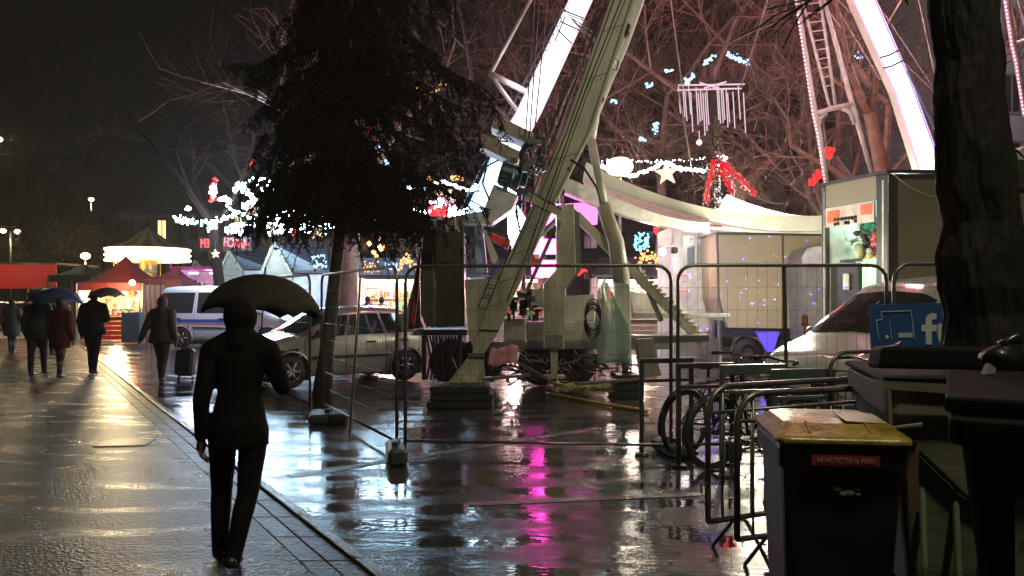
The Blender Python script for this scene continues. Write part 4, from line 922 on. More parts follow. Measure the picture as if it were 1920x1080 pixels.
for i in range(3): m.box(P(1325 + i * 8, 490, Yk - .06), (.07, .04, .5))
m.build('blue_strips', emis('kiosk_blue', (.25, .2, 1), 1.6), root)
MB().box(P(1300, 480, Yk + .6), (.3, .2, .5), None, .05).build('till', dsteel, root)
# cream box trailer
Yb_ = 18.5; root = empty('box_trailer', (P(1450, 0, Yb_).x, Yb_, 0), 'cream box trailer with a dark post standing under the curved canopy', 'trailer')
M_box = mat('cream_trailer_panel', (.50, .42, .24), .45, var=.1, scale=1.2)
m = MB(); m.pplate([(1343, 437), (1552, 440), (1552, 617), (1362, 615), (1345, 560)], Yb_, 2.2); bo = m.build('body', M_box, root, bev=.02)
m = MB(); m.pplate([(1344, 437), (1552, 440), (1552, 443), (1344, 440)], Yb_ - .03, .04); m.pplate([(1343, 437), (1347, 437), (1350, 560), (1364, 615), (1360, 615), (1346, 562)], Yb_ - .02, .03); m.pplate([(1466, 441), (1470, 441), (1470, 616), (1466, 616)], Yb_ - .02, .03); m.build('trim', mat('trailer_dark_trim', (.12, .11, .08), .5), bo)
m = MB(); m.pplate([(1338, 430), (1552, 432), (1552, 437), (1338, 435)], Yb_ - .1, 2.4); m.build('roof_edge', mat('kiosk_white', (.72, .7, .68)), root)
m = MB(); m.pplate([(1340, 600), (1540, 619), (1540, 632), (1340, 632)], Yb_ + .1, .2); m.build('underframe', blkp, root)
for x in (1400, 1470):
    t = MB(); c = P(x, 0, Yb_ + .3); c.z = .38; ax = Matrix.Rotation(R(90), 3, 'X'); t.lathe(c, [(.18, -.12), (.35, -.12), (.38, -.08), (.38, .08), (.35, .12), (.18, .12)], 20, ax); to = t.build('tyre', blk, root, smooth=True); t = MB(); t.lathe(c, [(0, -.1), (.19, -.08)], 16, ax); t.build('rim', dsteel, to)
MB().tube(P(1348, 600, Yb_ - .3), P(1350, 665, Yb_ - .3), .05).build('prop_stand', steel, root)
m = MB(); m.pplate([(1418, 622), (1462, 622), (1450, 660), (1440, 660)], Yb_ - .5, .1); tag(m.build('glowing_board', emis('blue_lit_panel', (.12, .07, .8), 1.2)), 'blue glowing panel under the cream box trailer', 'light panel')
lamp(P(1420, 500, Yb_ - 4.5), 480, (1, .93, .7), .5, 'trailer_fill_light', root)  # added lamp hanging in open air, lightens the cream trailer front
# star projector dots thrown on the trailer: a real gobo spot
d = bpy.data.lights.new('star_projector_light', 'SPOT'); d.energy = 500; d.color = (.12, .08, 1); d.spot_size = R(60); d.shadow_soft_size = .0; d.use_nodes = True
t = d.node_tree; em = t.nodes['Emission']; tcn = t.nodes.new('ShaderNodeTexCoord'); vo = t.nodes.new('ShaderNodeTexVoronoi'); vo.inputs['Scale'].default_value = 26; vo.inputs['Randomness'].default_value = 1
t.links.new(tcn.outputs['Normal'], vo.inputs['Vector']); ls = t.nodes.new('ShaderNodeMath'); ls.operation = 'LESS_THAN'; ls.inputs[1].default_value = .12; t.links.new(vo.outputs['Distance'], ls.inputs[0])
mu = t.nodes.new('ShaderNodeMath'); mu.operation = 'MULTIPLY'; mu.inputs[1].default_value = 30; t.links.new(ls.outputs[0], mu.inputs[0]); t.links.new(mu.outputs[0], em.inputs['Strength'])
proj = empty('star_projector', P(1262, 470, 15.5), 'small black star projector on a bracket below the curved canopy', 'projector')
MB().box(P(1262, 470, 15.5) - Vector((0, .1, 0)), (.12, .16, .12), None, .02).build('housing', blkp, proj)
po = bpy.data.objects.new('star_projector_light', d); col.objects.link(po); po.parent = proj; po.location = (0.05, .1, 0)
dirv = P(1450, 520, Yb_) - P(1262, 470, 15.5); po.rotation_euler = dirv.to_track_quat('-Z', 'Y').to_euler()
# rounded white caravan piece + beacon
m = MB(); m.pplate([(1504, 500), (1506, 480), (1514, 467), (1530, 463), (1560, 462), (1560, 640), (1512, 640)], 17.4, 1.0); root = m.build('caravan', mat('caravan_grey', (.28, .27, .25), .45)); tag(root, 'rounded grey caravan nose between trailer and container truck', 'caravan')
MB().pplate([(1504, 500), (1506, 480), (1514, 466), (1530, 462), (1561, 461), (1561, 500)], 17.35, .06).build('white_cap', mat('kiosk_white', (.72, .7, .68)), root)
MB().pplate([(1504, 501), (1560, 501), (1560, 504), (1504, 504)], 17.33, .05).build('chrome_strip', chrome, root)
m = MB(); c = P(1509, 600, 12.9); m.tube(c, c + Vector((0, 0, .05)), .05); m.build('beacon_base', blk, None) if False else None
# container truck
Mc = mat('container_olive_grey', (.19, .17, .125), .5, var=.15, scale=.8); Mcd = mat('container_dark_frame', (.03, .028, .024), .4)
Yn, Yf = 13.7, 15.3
def Pc(x, y, t): return None
root = empty('container_truck', (7.5, 14, 0), 'large grey box truck with an open lit side full of goods', 'truck')
near_x = P(1665, 0, Yn).x; far_x = P(1540, 0, Yf).x; Ht = P(0, 325, Yn).z
A = Vector((near_x, Yn, 0)); B = Vector((far_x, Yf, 0)); u = (B - A).normalized(); Lw = (B - A).length; nrm = Vector((-u.y, u.x, 0)); 
if nrm.y > 0: nrm = -nrm   # outward (towards camera-left)
inn = -nrm
def face(t0, t1, z0, z1, off=0, th=.06, mm=Mcd, nm='panel', par=None, bev=0):
    a_, b_ = A + u * t0 + nrm * off, A + u * t1 + nrm * off
    m = MB(); m.plate([a_ + Vector((0, 0, z0)), b_ + Vector((0, 0, z0)), b_ + Vector((0, 0, z1)), a_ + Vector((0, 0, z1))], inn * th); return m.build(nm, mm, par or root, bev=bev)
zb, zt, zs = 1.15, Ht - 1.02, Ht - .45
face(0, .28, .6, Ht, 0, .1, Mcd, 'corner_post', bev=.02); face(Lw - .12, Lw, .6, Ht, 0, .1, Mcd, 'corner_post', bev=.02)
face(.281, Lw - .121, Ht - .42, Ht, -.004, .08, Mc, 'header'); face(0, Lw, .5, .75, .01, .1, Mcd, 'sill')
sg = face(.3, Lw - .14, zt + .22, Ht - .44, .02, .04, mat('pale_sign_board', (.42, .36, .34), .5), 'sign_board')
face(.34, .62, Ht - .66, Ht - .47, .03, .01, mat('orange_sign_patch', (.45, .12, .05), .5), 'orange_patch', sg); face(Lw - .52, Lw - .2, Ht - .72, Ht - .5, .03, .01, mat('orange_sign_patch', (.45, .12, .05)), 'orange_patch', sg)
m = MB(); rnd = random.Random(6)
for i in range(14):
    t_ = .72 + (i % 7) * .09 + rnd.uniform(-.02, .02); z = Ht - .68 - .09 * (i // 7) * abs(math.cos(i)); m.ball(A + u * t_ + nrm * .035 + Vector((0, 0, z)), .035, 6, 4, (1.2, .4, 1))
m.build('dark_emblem', blkp, sg)
# interior
dpt = 2.0
iw = mat('truck_interior_white', (.62, .72, .66), .5)
m = MB(); a_, b_ = A + inn * dpt, B + inn * dpt; m.plate([a_ + Vector((0, 0, .8)), b_ + Vector((0, 0, .8)), b_ + Vector((0, 0, Ht - .1)), a_ + Vector((0, 0, Ht - .1))], inn * .05)
for (p, q) in ((A + u * .1, A + u * .1 + inn * dpt), (B - u * .1, B - u * .1 + inn * dpt)): m.plate([p + Vector((0, 0, .8)), q + Vector((0, 0, .8)), q + Vector((0, 0, Ht - .1)), p + Vector((0, 0, Ht - .1))], u * .04)
m.plate([A + u * .1 + inn * .1 + Vector((0, 0, .78)), B - u * .1 + inn * .1 + Vector((0, 0, .78)), b_ - u * .1 + Vector((0, 0, .78)), a_ + u * .1 + Vector((0, 0, .78))], (0, 0, .04))
m.build('interior_wall', iw, root)
m = MB(); m.plate([A + inn * -.02 + Vector((0, 0, Ht)), B + inn * -.02 + Vector((0, 0, Ht)), B + inn * dpt + Vector((0, 0, Ht)), A + inn * dpt + Vector((0, 0, Ht))], (0, 0, .06)); m.plate([A + u * -.02 + Vector((0, -.03, Ht + .005)), A + Vector((4.5, -.03, Ht + .005)), A + Vector((4.5, 2.4, Ht + .005)), A + Vector((0.1, 2.4, Ht + .005))], (0, 0, .05)); m.build('roof', Mcd, root)
sp = MB(); sp.plate([A + Vector((.0, 0, .6)), A + Vector((4.6, 0, .6)), A + Vector((4.6, 0, Ht - .01)), A + Vector((.0, 0, Ht - .01))], (0, .08, 0)); so = sp.build('side_panel', Mc, root)
m = MB(); m.plate([A + Vector((0, -.02, .6)), A + Vector((.16, -.02, .6)), A + Vector((.16, -.02, Ht - .02)), A + Vector((0, -.02, Ht - .02))], (0, .03, 0)); m.plate([A + Vector((.17, -.02, Ht - .1)), A + Vector((4.5, -.02, Ht - .1)), A + Vector((4.5, -.02, Ht - .02)), A + Vector((.17, -.02, Ht - .02))], (0, .03, 0)); m.build('edge_trim', Mcd, so)
m = MB(); m.path([A + Vector((.05, -.06, Ht - .02)), A + Vector((.35, -.05, Ht - .25)), A + Vector((.7, -.05, Ht - .4)), A + Vector((1.3, -.05, Ht - .46))], .006, 5); m.build('hanging_wire', wht2, so)
lamp(A + u * (Lw * .5) + inn * 1.0 + Vector((0, 0, Ht - .35)), 60, (.75, 1, .88), .15, parent=root)
m = MB(); m.tube(A + u * .5 + inn * 1.2 + Vector((0, 0, Ht - .25)), A + u * 1.3 + inn * 1.2 + Vector((0, 0, Ht - .25)), .03); m.build('strip_lamp', emis('cool_strip', (.8, 1, .95), 12), root)
# plush heaps, counter, urn inside the truck
def inside(t_, dep, z): return A + u * t_ + inn * dep + Vector((0, 0, z))
zc = P(0, 490, 14.4).z
m = MB(); m.box(inside(Lw * .38, .35, (zc + .6) / 2 + .1), (.7, .3, zc - .7), Matrix((u, nrm, Vector((0, 0, 1)))).transposed()); co = m.build('counter', mat('counter_mint', (.35, .6, .5), .4), root)
m = MB(); m.box(inside(Lw * .72, .3, (zc + .75) / 2), (.75, .35, zc - .8), Matrix((u, nrm, Vector((0, 0, 1)))).transposed(), .02); fr = m.build('fryer_cabinet', mat('dark_appliance', (.05, .05, .05), .3, .5), root)
MB().box(inside(Lw * .66, .09, zc - .36), (.16, .04, .3), Matrix((u, nrm, Vector((0, 0, 1)))).transposed(), .01).build('control_box', mat('pale_plastic', (.3, .3, .26), .4), fr)
MB().box(inside(Lw * .66, .065, zc - .46), (.1, .01, .05), Matrix((u, nrm, Vector((0, 0, 1)))).transposed()).build('display', emis('blue_display', (.15, .2, 1), 3), fr)
for nm, c, t0, t1, z0, z1, n in (('plush_toys', (.5, .1, .1), .35, .75, zc + .12, zc + .62, 26), ('plush_toys', (.02, .16, .1), .3, 1.0, zc + .55, zc + .8, 26), ('plush_toys', (.03, .03, .03), .4, 1.15, zc + .1, zc + .7, 34), ('plush_toys', (.3, .45, .35), 1.0, 1.4, zc + .3, zc + .7, 12), ('plush_toys', (.45, .4, .12), .3, .95, zc + .02, zc + .12, 26)):
    m = MB(); rnd = random.Random(hash(nm + str(c)) % 1 + n)
    for i in range(n * 3): m.ball(inside(rnd.uniform(t0, t1), rnd.uniform(.3, .7), rnd.uniform(z0, z1)), rnd.uniform(.025, .07), 8, 5, (rnd.uniform(.6, 1.6), 1, rnd.uniform(.5, 1.3)))
    m.build('goods_heap', mat('plush_%d' % n + str(c[0]).replace('.', ''), c, .8), root, smooth=True)
m = MB(); m.lathe(inside(Lw * .6, .3, zc), [(.0, 0), (.1, 0), (.11, .04), (.11, .2), (.08, .3), (.03, .33), (0, .34)], 16); m.build('urn', mat('pale_green_plastic', (.3, .34, .2), .4), root, smooth=True)
m = MB(); m.lathe(inside(Lw * .62, .2, zc), [(.22, .0), (.25, .03), (.22, .05), (0, .05)], 16); m.build('plate_lid', steel, root)
m = MB()
for y in (.9,): m.box(A + Vector((2.3, 1.2, .75)), (4.4, 1.0, .14))
m.build('underframe', blkp, root)
for x in (.9, 3.4):
    t = MB(); c = A + Vector((x, .25, .48)); ax = Matrix.Rotation(R(90), 3, 'X'); t.lathe(c, [(.22, -.14), (.45, -.14), (.48, -.09), (.48, .09), (.45, .14), (.22, .14)], 20, ax); to = t.build('tyre', blk, root, smooth=True); t = MB(); t.lathe(c, [(0, -.12), (.24, -.08)], 16, ax); t.build('rim', dsteel, to)
# green and cream truck behind the big trunk, right edge
root = empty('parked_lorry', (P(1920, 0, 12).x, 12, 0), 'cream lorry with a dark green top band at the right picture edge', 'truck')
MB().pplate([(1888, 362), (2060, 362), (2060, 700), (1888, 700)], 12, 2.2).build('body', mat('cream_lorry_side', (.2, .18, .13), .5), root)
MB().pplate([(1888, 300), (2060, 302), (2060, 350), (1888, 350)], 11.95, 2.3).build('green_band', mat('dark_green_paint', (.03, .07, .045), .4), root)
MB().pplate([(1894, 296), (1925, 272), (2060, 262), (2060, 299), (1894, 299)], 12.3, 1.5).build('roof_fairing', wht, root)
# ================================================================== lights and garlands
def beads(pts, n, r, jitter, seed=0, mb=None):
    m = mb or MB(); rnd = random.Random(seed); pts = [Vector(p) for p in pts]; L = [0]
    for a, b in zip(pts, pts[1:]): L.append(L[-1] + (b - a).length)
    for i in range(n):
        s = L[-1] * (i + .5) / n; k = max(j for j in range(len(L)) if L[j] <= s); k = min(k, len(pts) - 2)
        q = pts[k].lerp(pts[k + 1], (s - L[k]) / max(1e-6, L[k + 1] - L[k])); m.ball(q + Vector([rnd.gauss(0, jitter) for _ in range(3)]), r * rnd.uniform(.7, 1.3), 6, 4)
    return m
Yg = 22
def garl(pix, Y, n, r, mm, label, jit=.02, seed=0, cat='light garland', name='light_garland', group='light garlands', wire=True):
    pts = [P(x, y, Y) for x, y in pix]; c = sum(pts, Vector()) / len(pts); root = empty(name, c, label, cat, group)
    if wire: MB().path(pts, .012, 4).build('wire', blk, root)
    beads(pts, n, r, jit, seed).build('bulbs', mm, root)
    return root
garl([(1120, 306), (1145, 322), (1185, 330), (1220, 318), (1244, 304)], Yg, 90, .032, E_white, 'thick white garland swag left of the big star')
garl([(1246, 304), (1275, 316), (1320, 320), (1352, 310), (1364, 294)], Yg, 90, .03, E_white, 'thick white garland swag right of the big star')
garl([(1110, 300), (1240, 303), (1300, 299), (1360, 293)], Yg + .5, 44, .018, E_white, 'thin straight string of white bulbs above the two swags')
def star(x, y, Y, r, label, mm=E_star, group='star lanterns', th=.1):
    c = P(x, y, Y); root = empty('star_lantern', c, label, 'star light', group); MB().star(c, r, th, rot=.08).build('star_body', mm, root); MB().tube(c + Vector((0, 0, r)), c + Vector((0, 0, r + .3)), .01, n=4).build('hanging_wire', blk, root); return root
star(1250, 325, Yg - .1, .34, 'big warm white star hanging between the two white swags')
garl([(760, 350), (795, 352), (830, 340), (862, 352), (882, 358)], 25, 80, .035, E_white, 'white garland swag left of the lit wheel leg')
star(832, 364, 24.8, .36, 'warm star hanging above the red heart of lights')
garl([(812, 386), (835, 380), (850, 388)], 24.8, 26, .07, emis('pinkish_led', (1, .6, .75), 7), 'pinkish cluster of bulbs under the left warm star', jit=.1)
garl([(808, 392), (824, 401), (838, 392)], 24.7, 26, .06, E_red, 'red cluster of bulbs shaped like a heart below the pinkish cluster', jit=.06)
# blue-white net lights in the left trees (each an oblong lit lantern)
E_net = emis('ice_white_net', (.5, .78, 1), 120)
left_l = [(340, 415, 30, 24, 9, 'faint oblong ice white light farthest left in the bare tree'), (352, 391, 30, 10, 7, 'tiny ice white light just above the oblong one at far left'),
 (421, 375, 29, 22, 10, 'oblong ice white light left of the folded garland'), (398, 424, 29, 16, 16, 'round ice white light above the red mirrored letters'),
 (454, 422, 29, 46, 9, 'long ice white bar right above the mirrored word'), (440, 434, 28.5, 34, 8, 'short ice white bar touching the mirrored word'),
 (515, 424, 28, 34, 22, 'broad ice white cluster above the large hut gable'), (505, 398, 28.5, 14, 8, 'small ice white light above the broad cluster'),
 (592, 424, 27, 64, 12, 'long white bar of lights just left of the conifer trunk'), (590, 400, 27.5, 44, 9, 'thinner white bar above the long one by the conifer trunk'),
 (690, 412, 27, 26, 9, 'white light cluster right of the conifer trunk'), (762, 397, 26, 60, 9, 'long icy bar of lights right of the conifer trunk'),
 (725, 402, 27, 14, 10, 'small icy cluster between conifer trunk and long bar'), (897, 352, 23, 30, 7, 'white light bar beside the drive motor'), (862, 398, 24, 40, 8, 'white light bar beside the red heart')]
for i, (x, y, Y, wpx, hpx, lb) in enumerate(left_l):
    rnd = random.Random(i); root = empty('net_light', P(x, y, Y), lb, 'light decoration', 'ice white light decorations')
    m = MB(); tilt = rnd.uniform(-.25, .35)
    for k in range(int(14 + wpx)):
        dx = rnd.uniform(-.5, .5) * wpx; dy = rnd.gauss(0, .28) * hpx + tilt * dx * .6; m.ball(P(x + dx, y + dy, Y + rnd.uniform(-.2, .2)), rnd.uniform(.02, .045), 6, 4)
    m.path([P(x - wpx * .42, y - tilt * wpx * .25, Y), P(x, y + rnd.uniform(-1, 1), Y + .05), P(x + wpx * .42, y + tilt * wpx * .25, Y)], [hpx * .10 * Y / F, hpx * .28 * Y / F, hpx * .10 * Y / F], 8)
    m.build('bulbs', E_net, root); MB().path([P(x - wpx / 2, y - tilt * wpx * .3 - 3, Y), P(x, y - 5, Y), P(x + wpx / 2, y + tilt * wpx * .3 - 3, Y)], .012, 4).build('wire', blk, root)
garl([(440, 358), (447, 346), (462, 358), (477, 372), (473, 380), (453, 386)], 28, 70, .055, E_net, 'folded arrow shaped white garland in the left bare tree', jit=.035)
garl([(478, 345), (500, 352), (520, 362), (512, 372)], 28.5, 14, .035, E_net, 'sparse string of small white bulbs left of the conifer', jit=.06)
garl([(404, 335), (400, 352), (399, 378)], 29, 34, .05, E_red, 'red vertical tube of lights in the left bare tree', jit=.05); garl([(398, 352), (402, 362)], 28.9, 14, .05, E_net, 'white core glowing inside the red vertical tube', jit=.05)
garl([(470, 312), (474, 300)], 29, 8, .035, E_red, 'small red light stroke left of the conifer edge'); garl([(433, 438), (440, 420)], 29, 10, .045, E_red, 'short red stroke crossing the long ice white bar')
garl([(560, 402), (570, 410)], 27, 16, .05, E_red, 'red cluster left of the thinner white bar', jit=.07); garl([(548, 440), (553, 432)], 27, 10, .05, E_red, 'tiny red stroke above the large hut roof'); garl([(672, 420), (676, 412)], 27, 12, .06, E_red, 'red cluster at the white light right of the conifer trunk', jit=.05)
star(472, 395, 28, .3, 'small orange star below the folded garland', E_star); star(595, 433, 26.8, .3, 'small warm star under the long bar left of the conifer trunk'); star(513, 432, 27.8, .26, 'small warm star below the broad cluster'); star(614, 372, 26.5, .28, 'narrow warm star seen against the conifer trunk'); star(404, 476, 28, .16, 'tiny warm star beside the mirrored letters')
for i, (x, y, rr) in enumerate(((712, 448, .09), (692, 457, .1), (715, 464, .15), (701, 473, .09), (706, 480, .07))):
    c = P(x, y, 33); rt = empty('paper_lantern', c, ['topmost small orange lantern of the cluster right of the pinkish trunk', 'left orange lantern of that same small cluster', 'largest orange lantern in the cluster above the bright stall', 'small orange lantern under the left one of the cluster', 'lowest tiny orange lantern of the cluster'][i], 'lantern', 'orange lanterns'); MB().ball(c, rr, 10, 8).build('globe', emis('orange_lantern', (1, .5, .15), 9), rt, smooth=True)
# fairy lights lying on stall roofs
def fairy(x0, x1, y0, y1, Y, n, mm, r, label, seed, shape=None):
    rnd = random.Random(seed); m = MB()
    for i in range(n):
        x, y = rnd.uniform(x0, x1), rnd.uniform(y0, y1)
        m.ball(P(x, y, Y + rnd.uniform(-.2, .2)), r * rnd.uniform(.6, 1.2), 5, 3)
    tag(m.build('fairy_lights', mm), label, 'fairy lights', 'fairy lights')
fairy(682, 712, 490, 512, 26.4, 50, E_orange, .03, 'orange fairy lights on the roof right of the pinkish trunk', 1); fairy(722, 745, 493, 506, 26.4, 26, E_bluew, .03, 'small blue white fairy light patch on the bright stall roof', 2)
garl([(742, 512), (756, 492), (762, 480), (768, 492), (790, 512)], 26.3, 44, .04, E_orange, 'orange light outline of a small arch on the bright stall', jit=.05)
garl([(1196, 490), (1212, 478), (1238, 490), (1256, 512)], 26.3, 70, .04, E_orange, 'orange light outline along the right stall roof', jit=.09)
fairy(585, 612, 476, 502, 30, 46, E_bluew, .035, 'blue sparkling ball of lights on the large hut roof', 5); fairy(1190, 1216, 436, 470, 25, 60, emis('azure_led', (.15, .55, 1), 5), .04, 'azure sparkling light figure above the right stall', 6)
fairy(1226, 1234, 426, 440, 25, 14, E_red, .04, 'small red light beside the azure figure', 7); fairy(1080, 1100, 500, 516, 28.5, 24, E_red, .04, 'red fairy lights behind the centre post', 8)
# blue tinsel lights in the right trees
for i, (x0, y0, x1, y1, n, lb) in enumerate(((1210, 160, 1222, 158, 8, 'little blue light at the left of the right trees'), (1246, 134, 1262, 132, 8, 'small white blue light left of the chandelier top'), (1285, 158, 1300, 138, 16, 'slanting blue white string left above the chandelier'), (1320, 118, 1338, 108, 16, 'upper slanting blue string above the chandelier'), (1362, 102, 1404, 120, 34, 'longest bright blue string right above the chandelier'), (1150, 190, 1154, 192, 5, 'tiny blue point light beside the cylinder tube'), (1229, 228, 1230, 250, 14, 'vertical blue light stroke below left of the chandelier'), (1200, 258, 1208, 264, 10, 'small blue knot of lights under the vertical stroke'), (1604, 106, 1614, 108, 6, 'small blue light between frame and lit right leg'), (1614, 190, 1624, 194, 8, 'lower small blue light between frame and lit right leg'))):
    garl([(x0, y0), (x1, y1)], 23, n, .035, E_bluew, lb, jit=.035, seed=i, wire=False, group='blue tree lights')
rnd = random.Random(77)
# conifer's surroundings: tiny far lights glimpsed through
for i, (x, y, mm, lb) in enumerate(((582, 285, E_bluew, 'blue point light glimpsed high through the conifer'), (690, 237, E_red, 'red point light glimpsed through the conifer'), (705, 270, E_bluew, 'pinkish white knot of lights glimpsed through the conifer'), (722, 300, E_bluew, 'blue point light glimpsed at the right of the conifer'), (612, 320, E_bluew, 'faint blue light glimpsed low through the conifer'), (735, 342, E_red, 'tiny red light glimpsed above the long icy bar'))):
    garl([(x, y), (x + 3, y + 8)], 22, 5, .04, mm, lb, wire=False, group='lights behind the conifer')
garl([(775, 163), (790, 168), (812, 170), (834, 160)], 22, 11, .03, E_orange, 'orange light string glimpsed through the conifer at upper right', jit=.05)
garl([(802, 334), (812, 335)], 24, 8, .05, E_orange, 'orange light dash left of the warm star'); garl([(846, 333), (866, 334)], 24, 20, .05, E_orange, 'longer orange light dash right of the warm star')
# red wrapped poles and lit ivy pole with chandelier decoration
Yp = 21; root = empty('decorated_pole', (P(1340, 0, Yp).x, Yp, 0), 'ivy wrapped pole with red tinsel stays carrying the chandelier', 'pole')
m = MB(); m.tube((P(1338, 0, Yp).x, Yp, 0), P(1333, 120, Yp), .09, .06); m.build('post', dsteel, root)
m = MB(); rnd = random.Random(8)
for i in range(1500):
    z = rnd.uniform(2.5, P(0, 150, Yp).z); an = rnd.uniform(0, 6.28); rr = .11 + rnd.uniform(0, .13); q = Vector((P(1336, 0, Yp).x + rr * math.cos(an), Yp + rr * math.sin(an), z)); a_ = Vector((rnd.gauss(0, 1), rnd.gauss(0, 1), rnd.gauss(0, 1))).normalized() * .05; b_ = a_.orthogonal().normalized() * .04; m.add([q - a_, q + b_, q + a_, q - b_], [(0, 1, 2, 3)])
m.build('ivy', mat('ivy_leaves', (.05, .07, .03), .5), root)
for x0, y0, x1, y1 in ((1338, 300, 1322, 378), (1350, 303, 1372, 362), (1354, 303, 1418, 366)):
    m = beads([P(x0, y0, Yp - .2), P(x1, y1, Yp - .2)], 150, .025, .05, int(x0)); m.tube(P(x0, y0, Yp - .2), P(x1, y1, Yp - .2), .05, n=6); m.build('red_tinsel', emis('red_tinsel', (1, .005, .012), .6), root)
lamp(P(1370, 320, Yp - .8), 60, (1, .04, .04), .3, parent=root)
root = empty('stick_chandelier', P(1334, 162, 19), 'hanging chandelier of thin white sticks on crossed bars', 'light decoration'); Yd = 19
M_st = emis('pale_pink_stick', (1, .7, .82), .9); m = MB()
for x0, y0, x1, y1 in ((1272, 160, 1396, 158), (1270, 169, 1390, 166), (1312, 155, 1345, 165), (1362, 153, 1320, 165)): m.tube(P(x0, y0, Yd), P(x1, y1, Yd + .3), .02, n=5)
m.build('crossed_bars', M_st, root)
rnd = random.Random(4)
for i, x in enumerate([1272, 1280, 1284, 1291, 1295, 1305, 1309, 1313, 1318, 1322, 1325, 1344, 1347, 1352, 1355, 1361, 1364, 1374, 1384, 1394]):
    y0 = rnd.uniform(158, 176); ln = 70 - abs(x - 1334) * .15 + rnd.uniform(-14, 16); MB().tube(P(x, y0, Yd + rnd.uniform(-.1, .3)), P(x + 4, y0 + ln, Yd + rnd.uniform(-.1, .3)), .013, n=5).build('hanging_stick', M_st, root)
m = MB(); m.tube(P(1311, 245, Yd), P(1311, 262, Yd), .006); m.ball(P(1311, 267, Yd), .07, 10, 8); m.build('glass_ball', emis('pale_ball', (1, .85, .85), 1.5), root)
# red lights right
garl([(1520, 343), (1528, 336), (1537, 322)], 18.5, 26, .05, E_red, 'slanting red light tube beside the wheel frame foot', jit=.03); garl([(1552, 282), (1553, 292)], 18.5, 16, .06, E_red, 'round red light just right of the wheel frame post', jit=.04)
garl([(1756, 70), (1762, 110), (1764, 150)], 19.5, 30, .035, E_red, 'thin red vertical light line beside the big trunk', jit=.02)
lamp(P(1650, 330, 20.5), 160, (1, .3, .22), .3, 'ground_uplight'); lo_ = bpy.data.objects['ground_uplight']
up_ = empty('uplight', (P(1650, 0, 20.5).x, 20.5, 0), 'floor uplight shining on the bare trees behind the truck', 'uplight'); up_.location = (P(1650, 0, 20.5).x, 20.5, 0); ORG['uplight'] = Vector(up_.location)
MB().box((up_.location.x, 20.5, .1), (.3, .3, .2), None, .03).build('housing', blkp, up_); lo_.parent = up_; lo_.location = (0, 0, 4.6)
for k_, (pts_, n_, lb_) in enumerate((([(330, 408), (372, 420), (412, 412), (450, 400)], 46, 'long drooping blue white string low across the left bare tree'), ([(424, 388), (470, 408), (520, 404), (560, 392)], 40, 'blue white string running from the bare tree toward the conifer'), ([(500, 436), (560, 430), (612, 438)], 40, 'blue white string over the roof of the large timber hut'), ([(640, 418), (700, 398), (740, 408), (800, 394)], 44, 'blue white string hanging right of the conifer trunk'), ([(455, 345), (490, 335), (520, 340)], 16, 'small high string of blue white bulbs beside the conifer edge'))):
    garl(pts_, 27.5, n_, .034, E_net, lb_, jit=.05, seed=40 + k_)
for k_, (x_, y_, e_) in enumerate(((392, 372, 30), (470, 300, 30), (440, 230, 40))):
    lamp(P(x_, y_, 28.6), e_, (1, .16, .10), .2, 'red_tree_light', bpy.data.objects['bare_tree.005'])
# mirrored letters sign
def text(body, size, loc, m_, parent=None, name='lettering', mirror=False, rot=(R(90), 0, 0), ext=.01, sx=1.0, align='CENTER', shear=0):
    c = bpy.data.curves.new(name, 'FONT'); c.body = body; c.size = size; c.extrude = ext; c.align_x = align; c.align_y = 'CENTER'; c.shear = shear
    o = bpy.data.objects.new(name, c); col.objects.link(o); c.materials.append(m_)
    me = bpy.data.meshes.new_from_object(o); bpy.data.objects.remove(o); o = bpy.data.objects.new(name, me); col.objects.link(o)
    o.rotation_euler = rot; o.scale = ((-1 if mirror else 1) * sx, 1, 1); o.parent = parent; o.location = Vector(loc) - (ORG[parent.name] if parent else Vector()); return o
E_let = emis('red_letter_tube', (1, .04, .03), 3.5)
for (x, y, s, body, Y, lb) in ((443, 457, .46, 'MARCH', 29, 'red lit mirrored word panel hanging left of the large hut'), (384, 457, .46, 'EM', 30, 'red lit mirrored two letter panel left of the bare trunk')):
    root = empty('letter_sign', P(x, y, Y), lb, 'illuminated sign', 'mirrored red letter panels'); hw = .5 if len(body) > 3 else .26
    m = MB(); c = P(x, y, Y); m.box(c + Vector((0, .12, 0)), (hw * 2, .04, .5)); m.build('backing', mat('sign_backing', (.01, .008, .008), .8), root)
    text(body, s, c, E_let, root, 'letters', mirror=True, rot=(R(90), R(7) if hw > .4 else 0, 0), sx=.58, ext=.02)
